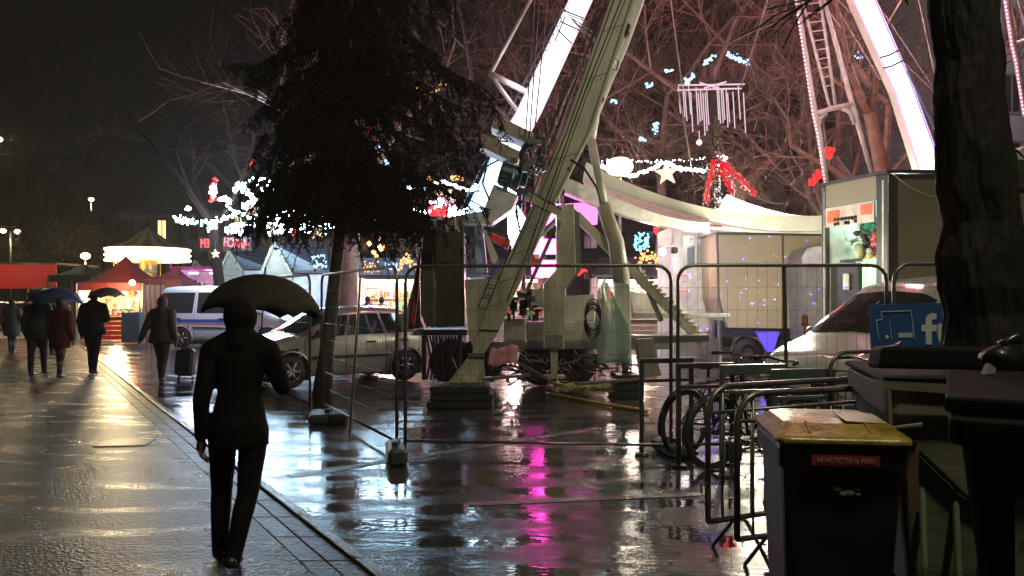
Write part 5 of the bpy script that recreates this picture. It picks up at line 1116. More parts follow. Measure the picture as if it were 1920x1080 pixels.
# ================================================================== vehicles
def vehicle(name, label, stations, loc, rz, paint, wheels, wr, windows, halfw, kind='car', arch=None, tint=None):
    """stations: (x, z_low, z_belt, z_top, w_scale); nose at +x. windows: side glass (x0b,x1b,x0t,x1t)"""
    root = empty(name, (0, 0, 0), label, 'car' if kind == 'car' else 'van')
    xs = np.array([s[0] for s in stations]); X = np.linspace(xs[0], xs[-1], 110)
    def ip(k):
        y = np.interp(X, xs, [s[k] for s in stations]); yp = np.pad(y, 3, mode='edge'); return np.convolve(yp, np.array([1, 2, 3, 4, 3, 2, 1]) / 16., 'valid')
    ZL, ZB, ZT, WS = ip(1), ip(2), ip(3), ip(4)
    def S(x, t, off=0):
        zl, zb, zt, ws = (np.interp(x, X, q) for q in (ZL, ZB, ZT, WS)); w = halfw * ws; zb2 = min(zb, zt - .02); cab = max(0, min(1, (zt - zb) / .45))
        sec = [(w * .93, zl), (w * .985, zl + .12), (w, zl + (zb2 - zl) * .55), (w * .965, zb2), (w * (.80 + .06 * (1 - cab)), zb2 + (zt - zb2) * .86), (w * (.62), zt - .0), (0, zt + .025 * cab + .02)]
        tt = [0, .1, .33, .55, .8, .88, 1.0]
        return sec, tt
    def pt(x, t, side=1, off=0):
        sec, tt = S(x, t); y = float(np.interp(t, tt, [q[0] for q in sec])); z = float(np.interp(t, tt, [q[1] for q in sec]))
        v = Vector((x, y * side, z))
        if off:
            e_ = .01; y2 = float(np.interp(min(1, t + e_), tt, [q[0] for q in sec])); z2 = float(np.interp(min(1, t + e_), tt, [q[1] for q in sec]))
            tv = Vector((0, (y2 - y) * side, z2 - z)); 
            sec2, _ = S(x + .02, t); v2 = Vector((x + .02, float(np.interp(t, tt, [q[0] for q in sec2])) * side, float(np.interp(t, tt, [q[1] for q in sec2]))))
            n = (v2 - v).cross(tv) * side
            if n.length > 0: v = v - n.normalized() * off
        return v
    T = [0, .05, .1, .2, .33, .44, .55, .62, .7, .76, .8, .84, .88, .92, .96, 1.0]
    ring = [(t, 1) for t in T] + [(t, -1) for t in T[-2::-1]]
    m = MB(); n = len(ring); vs = [pt(x, t, s) for x in X for t, s in ring]
    fs = [[i * n + k, i * n + k + 1, (i + 1) * n + k + 1, (i + 1) * n + k] for i in range(len(X) - 1) for k in range(n - 1)]
    fs += [[k for k in range(n)], [(len(X) - 1) * n + k for k in range(n)][::-1]]
    fs += [[i * n, (i + 1) * n, (i + 1) * n + n - 1, i * n + n - 1] for i in range(len(X) - 1)]
    # drop side faces inside wheel arches
    keep = []
    for f in fs:
        c = sum((vs[i] for i in f), Vector()) / len(f)
        if len(f) == 4 and abs(c.y) > halfw * .75 and any((c.x - wx) ** 2 + (c.z - wr) ** 2 < (wr * 1.22) ** 2 for wx in wheels): continue
        keep.append(f)
    m.add(vs, keep); body = m.build('body', paint, root, smooth=True)
    m = MB()
    for wx in wheels: m.box((wx, 0, wr + .1), (wr * 2.5, halfw * 1.8, wr * 1.8))
    m.box(((X[0] + X[-1]) / 2, 0, ZL.min() + .1), (X[-1] - X[0] - .7, halfw * 1.7, .12)); m.build('underbody', blk, root)
    # arch lips
    m = MB()
    for wx in wheels:
        for s in (-1, 1):
            q = [Vector((wx + wr * 1.2 * math.cos(a), s * (halfw * .985), wr + wr * 1.2 * math.sin(a))) for a in np.linspace(-.35, math.pi + .35, 16)]; m.path(q, .022, 5)
    m.build('arch_lip', paint, body, smooth=True)
    # glass
    gm = tint or M_carglass
    def patch(fx, fy, nu, nv, name, mm, side=1, off=.008):
        vs = []
        for j in range(nv + 1):
            for i in range(nu + 1): vs.append(pt(*[q for q in (fx(i / nu, j / nv), fy(i / nu, j / nv))], side, off))
        q = MB(); q.add(vs, [[j * (nu + 1) + i, j * (nu + 1) + i + 1, (j + 1) * (nu + 1) + i + 1, (j + 1) * (nu + 1) + i] for j in range(nv) for i in range(nu)])
        o = q.build(name, mm, body, smooth=True); return o
    for (a0, a1, b0, b1) in windows.get('side', []):
        for s in (-1, 1):
            patch(lambda u, v, a0=a0, a1=a1, b0=b0, b1=b1: (a0 + (a1 - a0) * u) * (1 - v) + (b0 + (b1 - b0) * u) * v, lambda u, v: .565 + .215 * v, 8, 5, 'side_window', gm, s)
    if 'front' in windows:
        x0, x1 = windows['front']
        vs = []; q = MB(); nu, nv = 14, 8
        for j in range(nv + 1):
            for i in range(nu + 1):
                u = -1 + 2 * i / nu; x = x0 + (x1 - x0) * j / nv; t = 1 - abs(u) * .2; vs.append(pt(x, t, 1 if u >= 0 else -1, .01))
        q.add(vs, [[j * (nu + 1) + i, j * (nu + 1) + i + 1, (j + 1) * (nu + 1) + i + 1, (j + 1) * (nu + 1) + i] for j in range(nv) for i in range(nu)]); q.build('windscreen', gm, body, smooth=True)
    for (x0, x1, t0, t1, nm, mm) in windows.get('strips', []):
        for s in (-1, 1): patch(lambda u, v: x0 + (x1 - x0) * u, lambda u, v: t0 + (t1 - t0) * v, 20, 2, nm, mm, s, .012)
    xf = X[-1]
    for s in (-1, 1):
        # wheels
        for wx in wheels:
            t = MB(); c = Vector((wx, s * (halfw - .12), wr)); ax = Matrix.Rotation(R(90), 3, 'X')
            t.lathe(c, [(wr * .62, -.1), (wr * .93, -.1), (wr, -.06), (wr, .06), (wr * .93, .1), (wr * .62, .1)], 28, ax); w_ = t.build('wheel', blk, root, smooth=True)
            t = MB(); oy = s * .085
            t.lathe(c + Vector((0, oy, 0)), [(wr * .56, 0), (wr * .64, s * -.012), (wr * .66, 0)], 28, ax)
            for k in range(6):
                a = k * math.pi / 3; p2 = c + Vector((wr * .6 * math.cos(a), oy, wr * .6 * math.sin(a))); t.tube(c + Vector((0, oy * 1.05, 0)), p2, .035, .028, 6)
            t.lathe(c + Vector((0, oy, 0)), [(0, s * -.03), (.06, s * -.03), (.08, 0)], 12, ax); t.build('rim', alloy, w_, smooth=True)
        # headlights
        hz = windows.get('hl', (.62, .80)); q = MB(); hx = windows.get('hlx', .42)
        nu, nv = 6, 4; vs = []
        for j in range(nv + 1):
            for i in range(nu + 1):
                u, v = i / nu, j / nv; x = xf - .03 - hx * u; t = windows['hlt'][0] + (windows['hlt'][1] - windows['hlt'][0]) * v * (1 - .25 * u) + .03 * u; vs.append(pt(x, t, s, .012))
        q.add(vs, [[j * (nu + 1) + i, j * (nu + 1) + i + 1, (j + 1) * (nu + 1) + i + 1, (j + 1) * (nu + 1) + i] for j in range(nv) for i in range(nu)]); q.build('headlight', headl, body, smooth=True)
        q = MB(); 
        for j in range(4):
            for i in range(3): pass
        vs = [pt(X[0] + .03 + .22 * i, .5 + .28 * j, s, .012) for j in (0, .5, 1) for i in (0, .5, 1)]; q.add(vs, [[0, 1, 4, 3], [1, 2, 5, 4], [3, 4, 7, 6], [4, 5, 8, 7]]); q.build('tail_light', mat('tail_lens', (.3, .01, .01), .15), body, smooth=True)
        # mirrors
        mx = windows.get('mirror', .5); p = pt(mx, .58, s, .0); q = MB(); q.ball(p + Vector((0, s * .12, .06)), .11, 10, 7, (.7, 1.0, .75)); q.tube(p, p + Vector((0, s * .1, .03)), .03); q.build('mirror', windows.get('mirror_m', paint), body, smooth=True)
        for hx_ in windows.get('handles', []):
            p = pt(hx_, .47, s, .02); q = MB(); q.box(p, (.2, .03, .035), None, .01); q.build('door_handle', windows.get('handle_m', blkp), body)
        q = MB()
        for dx in windows.get('seams', []):
            pts = [pt(dx[0] + (dx[1] - dx[0]) * max(0, (t - .55) / .3), t, s, .004) for t in np.linspace(.06, dx[2] if len(dx) > 2 else .8, 14)]; q.path(pts, .006, 4)
        if q.v: q.build('door_seam', blkp, body)
        pts = [pt(x, .3, s, .012) for x in np.linspace(wheels[0] + wr * 1.3, wheels[-1] - wr * 1.3, 8)] if wheels[0] < wheels[-1] else [pt(x, .3, s, .012) for x in np.linspace(wheels[1] + wr * 1.3, wheels[0] - wr * 1.3, 8)]
        q = MB(); q.path(pts, .03, 6); q.build('side_moulding', blkp, body)
    q = MB(); zf = float(np.interp(xf, X, ZL)); q.box((xf + .0, 0, zf + .16), (.06, halfw * 1.1, .16), None, .02); q.box((xf - .005, 0, zf + .34), (.05, halfw * .7, .08), None, .02); q.build('grille', blkp, body)
    q = MB(); q.box((xf + .035, 0, zf + .18), (.02, .5, .11), None, .005); q.build('number_plate', mat('plate_white', (.6, .6, .55), .4), body)
    q = MB(); zz = float(np.interp(windows['front'][0], X, ZT)) + .03
    for s in (-.2, .25): q.tube((windows['front'][0] + .03, s, zz), (windows['front'][0] - .3, s + .35, zz + .19), .008, n=4)
    q.build('wiper', blk, body)
    root.location = loc; root.rotation_euler = (0, 0, rz); return root, body, pt
M_carglass = mat('car_glass', (.02, .025, .025), .06, spec=1, var=.1)
alloy = mat('alloy_rim', (.35, .35, .35), .3, .9); headl = mat('headlight_lens', (.55, .57, .55), .08, .3, spec=1, coat=1, var=.5, scale=14)
hatch_st = [(-1.95, .42, .85, .95, .78), (-1.88, .32, .9, 1.12, .9), (-1.6, .24, .96, 1.38, .97), (-1.1, .2, .95, 1.46, 1), (-.3, .2, .93, 1.48, 1), (.25, .2, .92, 1.43, 1), (.62, .2, .91, 1.22, 1), (1.05, .2, .9, .98, .99), (1.35, .2, .86, .92, .97), (1.7, .22, .74, .82, .93), (1.9, .26, .6, .68, .84), (1.98, .36, .5, .56, .7)]
silver = mat('silver_green_car_paint', (.50, .50, .42), .22, .35, var=.08, coat=.6)
win = dict(side=[(.15, .88, .02, .32), (-.72, .1, -.62, -.03), (-1.42, -.78, -1.22, -.68)], front=(1.02, .38), hlt=(.42, .62), hlx=.4, mirror=.72, handles=[-.42, -1.15], seams=[(.95, .35, .56), (.12, 0, .8), (-.75, -.65, .8)])
vehicle('parked_hatchback', 'silver grey parked hatchback nose left behind the conifer trunk', hatch_st, (-3.6, 16.0, 0), math.pi + R(39), silver, (-1.22, 1.22), .31, win, .86)
# white van-like car on the right
white_p = mat('wet_white_car_paint', (.5, .51, .46), .2, .1, var=.08, coat=.6)
mpv_st = [(-2.0, .45, 1.0, 1.5, .85), (-1.9, .3, 1.05, 1.74, .96), (-1.3, .22, 1.05, 1.82, 1), (-.4, .2, 1.04, 1.83, 1), (.2, .2, 1.03, 1.74, 1), (.7, .2, 1.02, 1.42, 1), (1.12, .2, 1.0, 1.12, .99), (1.5, .2, .93, 1.0, .97), (1.85, .24, .78, .88, .93), (2.02, .3, .6, .68, .82), (2.08, .38, .5, .56, .7)]
win2 = dict(side=[(.12, 1.0, 0, .38), (-.85, .05, -.8, -.08), (-1.7, -.95, -1.6, -.9)], front=(1.12, .38), hlt=(.44, .62), hlx=.5, mirror=.8, handles=[-.45, -1.2], seams=[(1.05, .4, .56), (.08, -.04, .8), (-.9, -.85, .8)], mirror_m=blkp)
van2, b2, _ = vehicle('white_people_carrier', 'white people carrier with a steep windscreen parked before the container truck', mpv_st, (5.5, 11.1, 0), math.pi + R(26), white_p, (-1.35, 1.32), .33, win2, .9)
van2.scale = (1, 1, 1.05)
m = MB(); m.lathe((1.0, .35, 1.16), [(.0, 0), (.06, 0), (.06, .03), (.045, .035), (.045, .10), (.03, .13), (0, .135)], 12); 
bc = P(1509, 608, 10.4); m = MB(); m.tube(bc + Vector((0, 0, -.14)), bc + Vector((0, 0, -.02)), .015); m.lathe(bc + Vector((0, 0, -.02)), [(0, 0), (.05, 0), (.05, .03), (.04, .04), (.045, .12), (.02, .15), (0, .15)], 12)
ob = m.build('beacon', emis('amber_beacon_glass', (1, .25, .03), .03, (.25, .06, .02)), smooth=True); tag(ob, 'amber warning beacon on a thin stalk over the white bonnet', 'beacon')
# police van
pv_st = [(-2.3, .5, 1.1, 1.9, .93), (-2.25, .35, 1.15, 2.02, .97), (-1.5, .28, 1.12, 2.05, 1), (.55, .25, 1.12, 2.05, 1), (.85, .25, 1.1, 1.95, 1), (1.25, .25, 1.1, 1.5, 1), (1.6, .25, 1.05, 1.18, .98), (2.05, .28, .95, 1.02, .94), (2.3, .36, .7, .78, .84)]
bluep = mat('police_blue_stripe', (.04, .09, .42), .3); redp = mat('police_red_stripe', (.5, .02, .03), .3)
pvw = mat('police_van_white', (.62, .64, .72), .25, coat=.4, var=.06)
win3 = dict(side=[(.35, 1.3, .15, .8), (-.95, .15, -.95, -.0), (-2.1, -1.1, -2.1, -1.05)], front=(1.5, .7), hlt=(.42, .6), hlx=.4, mirror=1.1, handles=[-.1, -1.6], seams=[(1.2, .8, .56), (.22, .1, .8), (-1.03, -1.0, .8)], strips=[(-2.2, 1.0, .40, .46, 'blue_stripe', bluep), (-2.2, 1.0, .365, .38, 'red_stripe', redp)])
pv, pb, _ = vehicle('police_van', 'white police van with blue and red stripes behind the olive umbrella', pv_st, (P(312, 0, 27.2).x + 2.3, 27.4, 0), R(-5), pvw, (-1.5, 1.45), .34, win3, .95, kind='van')
q = MB(); q.box((.1, 0, 2.1), (.5, 1.1, .1), None, .03); lb_ = q.build('light_bar', blkp, None); lb_.location = (0, 0, 0)
bpy.data.objects.remove(lb_)
ORG['police_van'] = Vector((0, 0, 0))
q = MB(); q.box((.25, 0, 2.13), (.3, 1.2, .12), None, .03); q.build('light_bar', mat('beacon_blue_dark', (.02, .04, .15), .2), pv)
# far cars at left
for i, (x, Y, lb) in enumerate(((-5, 44, 'dim car at the far left under the red awning'), (48, 43, 'pale car with wet roof under the red awning next to the dim car'), (95, 44, 'dark car behind the blue umbrella'))):
    v, _, _ = vehicle('far_car', lb, hatch_st, (P(x, 0, Y).x, Y, 0), (math.pi if i != 1 else 0) + R(-50), [mat('brown_car_paint', (.1, .07, .05), .2), mat('beige_car_paint', (.4, .33, .22), .2), mat('dark_car_paint', (.04, .04, .04), .2)][i], (-1.22, 1.22), .31, win, .86); v['group'] = 'cars parked at the far left'
# ================================================================== mesh fence panels
M_fen = mat('fence_galvanised', (.20, .20, .185), .32, .75, scale=30)
def fence(a, b, label, H=2.0, z0=.12, r=.019, seed=0, mesh=True, mid=False):
    a, b = Vector(a), Vector(b); root = empty('mesh_fence', (a + b) / 2, label, 'fence panel', 'mesh fence panels around the wheel'); d = (b - a).normalized(); rc = .16; up = Vector((0, 0, 1))
    m = MB(); pts = [a + up * .03]
    pts.append(a + up * (H - rc))
    for t in (.25, .5, .75, 1): an = t * math.pi / 2; pts.append(a + up * (H - rc + rc * math.sin(an)) + d * (rc - rc * math.cos(an)))
    for t in (0, .25, .5, .75, 1): an = (1 - t) * math.pi / 2; pts.append(b + up * (H - rc + rc * math.sin(an)) - d * (rc - rc * math.cos(an)))
    pts.append(b + up * .03); m.path(pts, r, 10)
    fr = m.build('frame', M_fen, root, smooth=True)
    m = MB(); m.tube(a + up * z0, b + up * z0, r * .85, n=8); m.build('bottom_rail', M_fen, root, smooth=True)
    if mesh:
        m = MB(); L = (b - a).length; n = int(L / .1); wr_ = .0016
        for i in range(1, n): q = a + d * (L * i / n); m.tube(q + up * z0, q + up * (H - .01), wr_, n=3)
        for i in range(1, 8): z = z0 + (H - z0) * i / 8; m.tube(a + up * z, b + up * z, wr_ * 1.3, n=3)
        m.build('wire_mesh', mat('fence_wire', (.12, .12, .11), .4, .7), root)
    return root
p_main = G(742, 866); p1 = Vector((P(1258, 0, 8.35).x, 8.35, 0)); FA = Vector((P(757, 0, 8.75).x, 8.75, 0)) 
p_main = Vector((P(744, 0, 8.55).x, 8.55, 0))
FA = Vector((P(760, 0, 8.62).x, 8.62, 0))
fence(FA, p1, 'wide mesh fence panel in front of the slanted wheel leg')
fence(Vector((P(1271, 0, 8.4).x, 8.4, 0)), Vector((P(1662, 0, 8.4).x, 8.4, 0)), 'mesh fence panel in front of the cream box trailer')
fence(Vector((P(1676, 0, 8.1).x, 8.1, 0)), Vector((P(2120, 0, 8.1).x, 8.1, 0)), 'mesh fence panel running behind the big trunk')
MB().tube(Vector((P(1478, 0, 8.45).x, 8.45, 0)), P(1470, 500, 8.45), .022).build('mid_post', M_fen, bpy.data.objects['mesh_fence.001'])
fence(G(603, 770) * 1, p_main, 'mesh fence panel leading away left past the conifer trunk')
fence(Vector((P(468, 0, 15.2).x, 15.2, 0)), Vector((P(581, 0, 11.6).x, 11.6, 0)), 'mesh fence panel behind the walking woman')
MB().tube(Vector((P(656, 0, 9.6).x, 9.6, 0)), P(676, 520, 9.6), .016).build('brace_post', M_fen, bpy.data.objects['mesh_fence.003'])
def fblock(x, y, w_, h, label, Y=None):
    g_ = G(x, y); Y = Y or g_.y; g_.y = Y; g_.x = (x - 960) * Y / F; root = empty('concrete_block', g_, label, 'fence foot', 'concrete fence feet')
    m = MB(); m.box(g_ + Vector((0, .1, h / 2)), (w_, .62, h), (0, 0, R(12)), .03); m.build('slab', mat('dark_wet_concrete', (.05, .05, .048), .35, bump=.4, bscale=40), root)
    m = MB(); m.box(g_ + Vector((0, .1, h + .02)), (.06, .2, .04)); m.build('clamp_socket', dsteel, root)
fblock(740, 868, .19, .17, 'dark concrete foot at the near corner of the mesh fence'); fblock(613, 792, .5, .13, 'dark low foot at the base of the conifer side fence'); fblock(1262, 858, .22, .14, 'concrete foot between the two wide fence panels', 8.4); fblock(1668, 850, .22, .14, 'concrete foot hidden behind the crowd barriers', 8.3)
# ================================================================== bike racks
M_teal = mat('teal_grey_rack', (.08, .115, .12), .35, .3, scale=10)
def rack(x0, x1, ytop, label, mm, flat=False, plate=False):
    Y = (EYE - 1.0) * F / (ytop - 560); a, b = P(x0, ytop, Y), P(x1, ytop, Y + .12); root = empty('bike_rack', ((a.x + b.x) / 2, Y, 0), label, 'bike rack', 'bike racks beside the fence')
    m = MB()
    for q in (a, b): m.box((q.x, q.y, q.z / 2), (.045, .045, q.z)); m.box((q.x, q.y, .01), (.14, .14, .02))
    m.build('post', mm, root, bev=.005)
    m = MB(); m.box(((a.x + b.x) / 2, (a.y + b.y) / 2, a.z - .01), (b.x - a.x + .05, .055, .05 if not plate else .09), (0, 0, math.atan2(b.y - a.y, b.x - a.x))); m.box(((a.x + b.x) / 2, (a.y + b.y) / 2, a.z - .22), (b.x - a.x - .05, .03, .035), (0, 0, math.atan2(b.y - a.y, b.x - a.x))); m.build('rail', mm, root, bev=.006)
rack(1203, 1296, 675, 'leftmost dark steel bike rack with two rails', dsteel); rack(1272, 1372, 684, 'second dark bike rack holding the two bicycles', dsteel); rack(1354, 1470, 691, 'teal grey bike rack right of the bicycles', M_teal, plate=True); rack(1450, 1560, 700, 'teal grey bike rack in front of the white people carrier', M_teal, plate=True); rack(1556, 1626, 713, 'rightmost small teal grey bike rack', M_teal)
# ================================================================== bicycles
def bicycle(loc, rz, label, basket=False, fc=(.03, .03, .035)):
    root = empty('bicycle', (0, 0, 0), label, 'bicycle', 'bicycles locked to the racks'); r = .335
    fm = mat('bike_frame_%d' % int(fc[0] * 1000), fc, .3, .3)
    ax = Matrix.Rotation(R(90), 3, 'X')
    for x in (0, 1.05):
        t = MB(); vs = []; pts = [Vector((x + r * math.cos(a), 0, r + .02 + r * math.sin(a))) for a in np.linspace(0, 2 * math.pi, 41)]; t.path(pts, .022, 8, cap=False); w_ = t.build('wheel', blk, root, smooth=True)
        t = MB(); t.path([Vector((x + (r - .03) * math.cos(a), 0, r + .02 + (r - .03) * math.sin(a))) for a in np.linspace(0, 2 * math.pi, 41)], .011, 6, cap=False)
        for k in range(20): a = k * math.pi / 10; t.tube((x, .02 * (-1) ** k, r + .02), (x + (r - .03) * math.cos(a), 0, r + .02 + (r - .03) * math.sin(a)), .0018, n=3)
        t.tube((x, -.04, r + .02), (x, .04, r + .02), .022); t.build('rim', chrome, w_, smooth=True)
        t = MB(); t.path([Vector((x + (r + .045) * math.cos(a), 0, r + .02 + (r + .045) * math.sin(a))) for a in np.linspace(.3 if x == 0 else -.2, math.pi + (.25 if x == 0 else -.1), 20)], .02, 6, flat=.4); t.build('mudguard', fm, root, smooth=True)
    bb = Vector((.45, 0, .3)); st = Vector((.33, 0, .82)); hd = Vector((.88, 0, .86)); hb = Vector((.93, 0, .68)); ra = Vector((0, 0, r + .02)); fa = Vector((1.05, 0, r + .02))
    t = MB(); t.tube(bb, st, .016); t.tube(bb, hb, .02); t.tube(st * .9 + bb * .1, hd * .6 + hb * .4, .016); t.tube(hd, hb, .02)
    for s in (-.05, .05): t.tube(ra + Vector((0, s, 0)), bb + Vector((0, s * .5, 0)), .01); t.tube(ra + Vector((0, s, 0)), st + Vector((0, s * .3, -.05)), .009); t.path([hb + Vector((0, s, 0)), hb + Vector((.03, s, -.1)), fa + Vector((0, s, 0))], .012)
    t.build('frame', fm, root, smooth=True)
    t = MB(); t.tube(hd, hd + Vector((-.03, 0, .16)), .014); t.path([hd + Vector((-.12, .28, .17)), hd + Vector((.0, .2, .18)), hd + Vector((.0, 0, .16)), hd + Vector((.0, -.2, .18)), hd + Vector((-.12, -.28, .17))], .012, 8); t.build('handlebar', chrome, root, smooth=True)
    t = MB()
    for s in (-1, 1): t.tube(hd + Vector((-.05, s * .24, .175)), hd + Vector((-.16, s * .3, .168)), .018)
    t.build('grip', blk, root, smooth=True)
    t = MB(); t.ball(st + Vector((-.04, 0, .12)), .12, 12, 7, (1.15, .62, .32)); t.tube(st, st + Vector((0, 0, .1)), .014); t.build('saddle', blk, root, smooth=True)
    t = MB(); t.lathe(bb, [(.09, -.05), (.1, -.045), (.09, -.04)], 20, ax); t.tube(bb + Vector((0, -.07, 0)), bb + Vector((.1, -.07, -.13)), .01); t.tube(bb + Vector((0, .07, 0)), bb + Vector((-.1, .07, .13)), .01); t.box(bb + Vector((.1, -.12, -.14)), (.09, .09, .02)); t.box(bb + Vector((-.1, .12, .14)), (.09, .09, .02)); t.path([ra + Vector((-.04, -.045, .03)), bb + Vector((0, -.045, .09))], .006, 4); t.path([ra + Vector((-.04, -.045, -.03)), bb + Vector((0, -.045, -.09))], .006, 4); t.build('crank_and_chain', dsteel, root)
    t = MB()
    for k in range(5): t.tube((-.05 + .0, -.05 + k * .025, .74), (.3, -.05 + k * .025, .76), .005, n=4)
    for s in (-.06, .06): t.tube((0, s, r + .02), (.0, s, .74), .005, n=4)
    t.build('luggage_rack', dsteel, root)
    if basket:
        t = MB()
        for k in range(8):
            y = -.15 + .3 * k / 7; t.tube((.98, y, .72), (1.0, y, .98), .004, n=4); t.tube((1.25, y, .72), (1.3, y, .98), .004, n=4); t.tube((.98, y, .72), (1.25, y, .72), .004, n=4)
        for z in (.8, .9, .98): t.path([(1.0, -.15, z), (1.3, -.15, z), (1.3, .15, z), (1.0, .15, z), (1.0, -.15, z)], .004, 4)
        t.build('basket', chrome, root)
    root.location = loc; root.rotation_euler = (R(3), 0, rz); return root
bicycle((1.79, 8.35, 0), R(35), 'dark bicycle with its rear wheel nearest the first rack', True)
bicycle((1.94, 7.75, 0), R(28), 'second dark bicycle leaning closer to the crowd barriers', False, (.02, .022, .02))
bicycle((2.75, 7.75, 0), R(20), 'third bicycle mostly hidden behind the crowd barriers', False, (.05, .045, .04))
# ================================================================== crowd barriers
M_bar = mat('barrier_galvanised', (.15, .155, .15), .35, .7, scale=25, bump=.1)
def barrier(a, b, label, H=1.1, n=19):
    a, b = Vector(a), Vector(b); root = empty('crowd_barrier', (a + b) / 2, label, 'barrier', 'crowd control barriers'); d = (b - a).normalized(); up = Vector((0, 0, 1)); rc = .17; nn = Vector((-d.y, d.x, 0))
    m = MB(); zb_ = .26; pts = [b + up * (zb_) - d * .0, a + up * zb_ + d * 0]; pts = [a + up * zb_ + d * .0, a + up * (H - rc)]
    for t in (.2, .4, .6, .8, 1): an = t * math.pi / 2; pts.append(a + up * (H - rc + rc * math.sin(an)) + d * (rc - rc * math.cos(an)))
    for t in (0, .2, .4, .6, .8, 1): an = (1 - t) * math.pi / 2; pts.append(b + up * (H - rc + rc * math.sin(an)) - d * (rc - rc * math.cos(an)))
    pts.append(b + up * zb_); m.path(pts, .0185, 10); m.tube(a + up * zb_, b + up * zb_, .0185); m.build('frame', M_bar, root, smooth=True)
    m = MB(); L = (b - a).length; m.tube(a + up * (H - .16) , b + up * (H - .16), .012)
    for i in range(1, n): q = a + d * (L * i / n); m.tube(q + up * zb_, q + up * (H - .16 if i not in (1,) else H - .02), .008, n=6)
    m.build('bars', M_bar, root, smooth=True)
    for t in (.12, .88):
        q = a + d * L * t; m = MB(); m.path([q + nn * .28, q + nn * .05 + up * zb_ * .95, q - nn * .05 + up * zb_ * .95, q - nn * .28], .013, 8); m.build('foot', M_bar, root, smooth=True)
    m = MB()
    for z in (.5, .85): m.path([a + up * z, a + up * z - d * .05, a + up * (z - .06) - d * .05], .008, 6)
    m.build('hook', M_bar, root)
barrier(Vector((1.30, 4.62, 0)), Vector((2.32, 4.95, 0)) + Vector((.9, .3, 0)) * .0 + Vector((.95, .35, 0)) , 'nearest crowd barrier directly behind the yellow lidded bin')
barrier(Vector((1.22, 4.98, 0)), Vector((3.2, 5.9, 0)), 'second crowd barrier just behind the nearest one')
barrier(P(1556, 560 + EYE * F / 7.0, 7.0), P(1700, 560 + EYE * F / 7.2, 7.2), 'narrow crowd barrier in front of the white people carrier', H=1.18, n=10)
m = MB(); c = P(1375, 845, 4.9); m.box(c, (.1, .05, .13), None, .01); tag(m.build('barrier_tag', dsteel), 'small dark metal plate fixed between the two crowd barriers', 'metal plate')
# ================================================================== sign with the white letter
Ys = 7.7; a, b = P(1633, 568, Ys), P(1800, 566, Ys); root = empty('blue_sign', ((a.x + b.x) / 2, Ys, 0), 'blue board with a white lower case f and a thumb outline before the white car', 'sign')
M_blue = mat('sign_blue', (.012, .06, .20), .4, var=.06); M_sw = mat('sign_white', (.42, .45, .48), .5, var=.1)
m = MB(); m.plate([P(1631, 572, Ys), P(1830, 566, Ys), P(1830, 672, Ys), P(1636, 672, Ys)], (0, .03, 0)); bd = m.build('board', M_blue, root)
m = MB(); ox = [(1647, 634), (1643, 602), (1653, 600), (1652, 585), (1710, 583), (1716, 634), (1684, 637), (1684, 625)]
for (p, q) in zip([(1648, 636), (1643, 601), (1654, 599), (1652, 585), (1708, 583)], [(1643, 601), (1654, 599), (1652, 585), (1708, 583), (1715, 636)]): m.tube(P(*p, Ys - .012), P(*q, Ys - .012), .006, n=4)
m.plate([P(1684, 624, Ys - .012), P(1711, 624, Ys - .012), P(1712, 633, Ys - .012), P(1685, 633, Ys - .012)], (0, .01, 0)); m.tube(P(1668, 600, Ys - .012), P(1672, 634, Ys - .012), .004, n=4)
m.build('thumb_outline', mat('sign_pale_line', (.3, .35, .42), .5), bd); MB().ball(P(1663, 632, Ys - .01), .018, 8, 5, (1, .3, 1)).build('dot', M_sw, bd)
m = MB(); m.plate([P(x - 10, y, Ys - .014) for x, y in ((1746, 646), (1746, 622), (1738, 621), (1738, 609), (1746, 609), (1746, 600), (1749, 592), (1757, 587), (1766, 588), (1766, 598), (1759, 599), (1757, 603), (1757, 609), (1767, 609), (1766, 621), (1757, 622), (1757, 646))], (0, .012, 0)); m.build('letter_f', M_sw, bd)
m = MB(); m.plate([P(x - 8, y, Ys - .014) for x, y in ((1766, 628), (1767, 607), (1776, 607), (1786, 620), (1786, 646), (1770, 646))], (0, .012, 0)); m.build('letter_part', M_sw, bd)
m = MB()
for x in (1645, 1815): m.tube(P(x, 560 + EYE * F / Ys, Ys + .06), P(x, 575, Ys + .06), .02)
m.build('post', dsteel, root)
# ================================================================== yellow lid bin
root = empty('wheelie_bin', (0, 0, 0), 'dark wheelie bin with a yellow lid and a red warning strip', 'bin')
Wb, Db, Hb_ = .60, .66, .99
M_bin = mat('bin_dark_green', (.009, .0105, .009), .42, var=.3, scale=5, spec=.4); M_lid = mat('bin_yellow', (.24, .165, .02), .34, var=.5, scale=9, c2=(.34, .25, .045), coat=.2, bump=.25, bscale=30)
m = MB()
def rr(w_, d_, z, r_=.05, cx=0, cy=0): return [Vector((cx + sx * (w_ / 2 - r_) + r_ * math.cos(a), cy + sy * (d_ / 2 - r_) + r_ * math.sin(a), z)) for sx, sy, a0 in ((1, 1, 0), (-1, 1, 90), (-1, -1, 180), (1, -1, 270)) for a in [R(a0 + k * 30) for k in range(4)]]
def loft(m, rings, cap=True):
    n = len(rings[0]); base = len(m.v); m.add([q for r_ in rings for q in r_], [[i * n + k, i * n + (k + 1) % n, (i + 1) * n + (k + 1) % n, (i + 1) * n + k] for i in range(len(rings) - 1) for k in range(n)] + ([list(range(n))[::-1], [(len(rings) - 1) * n + k for k in range(n)]] if cap else []))
loft(m, [rr(.47, .5, .05, cy=.03), rr(.48, .51, .1, cy=.03), rr(.56, .60, .88), rr(Wb, .64, .885), rr(Wb + .01, .65, .97), rr(Wb, .64, Hb_)]); by = m.build('body', M_bin, root, smooth=False, bev=.006)
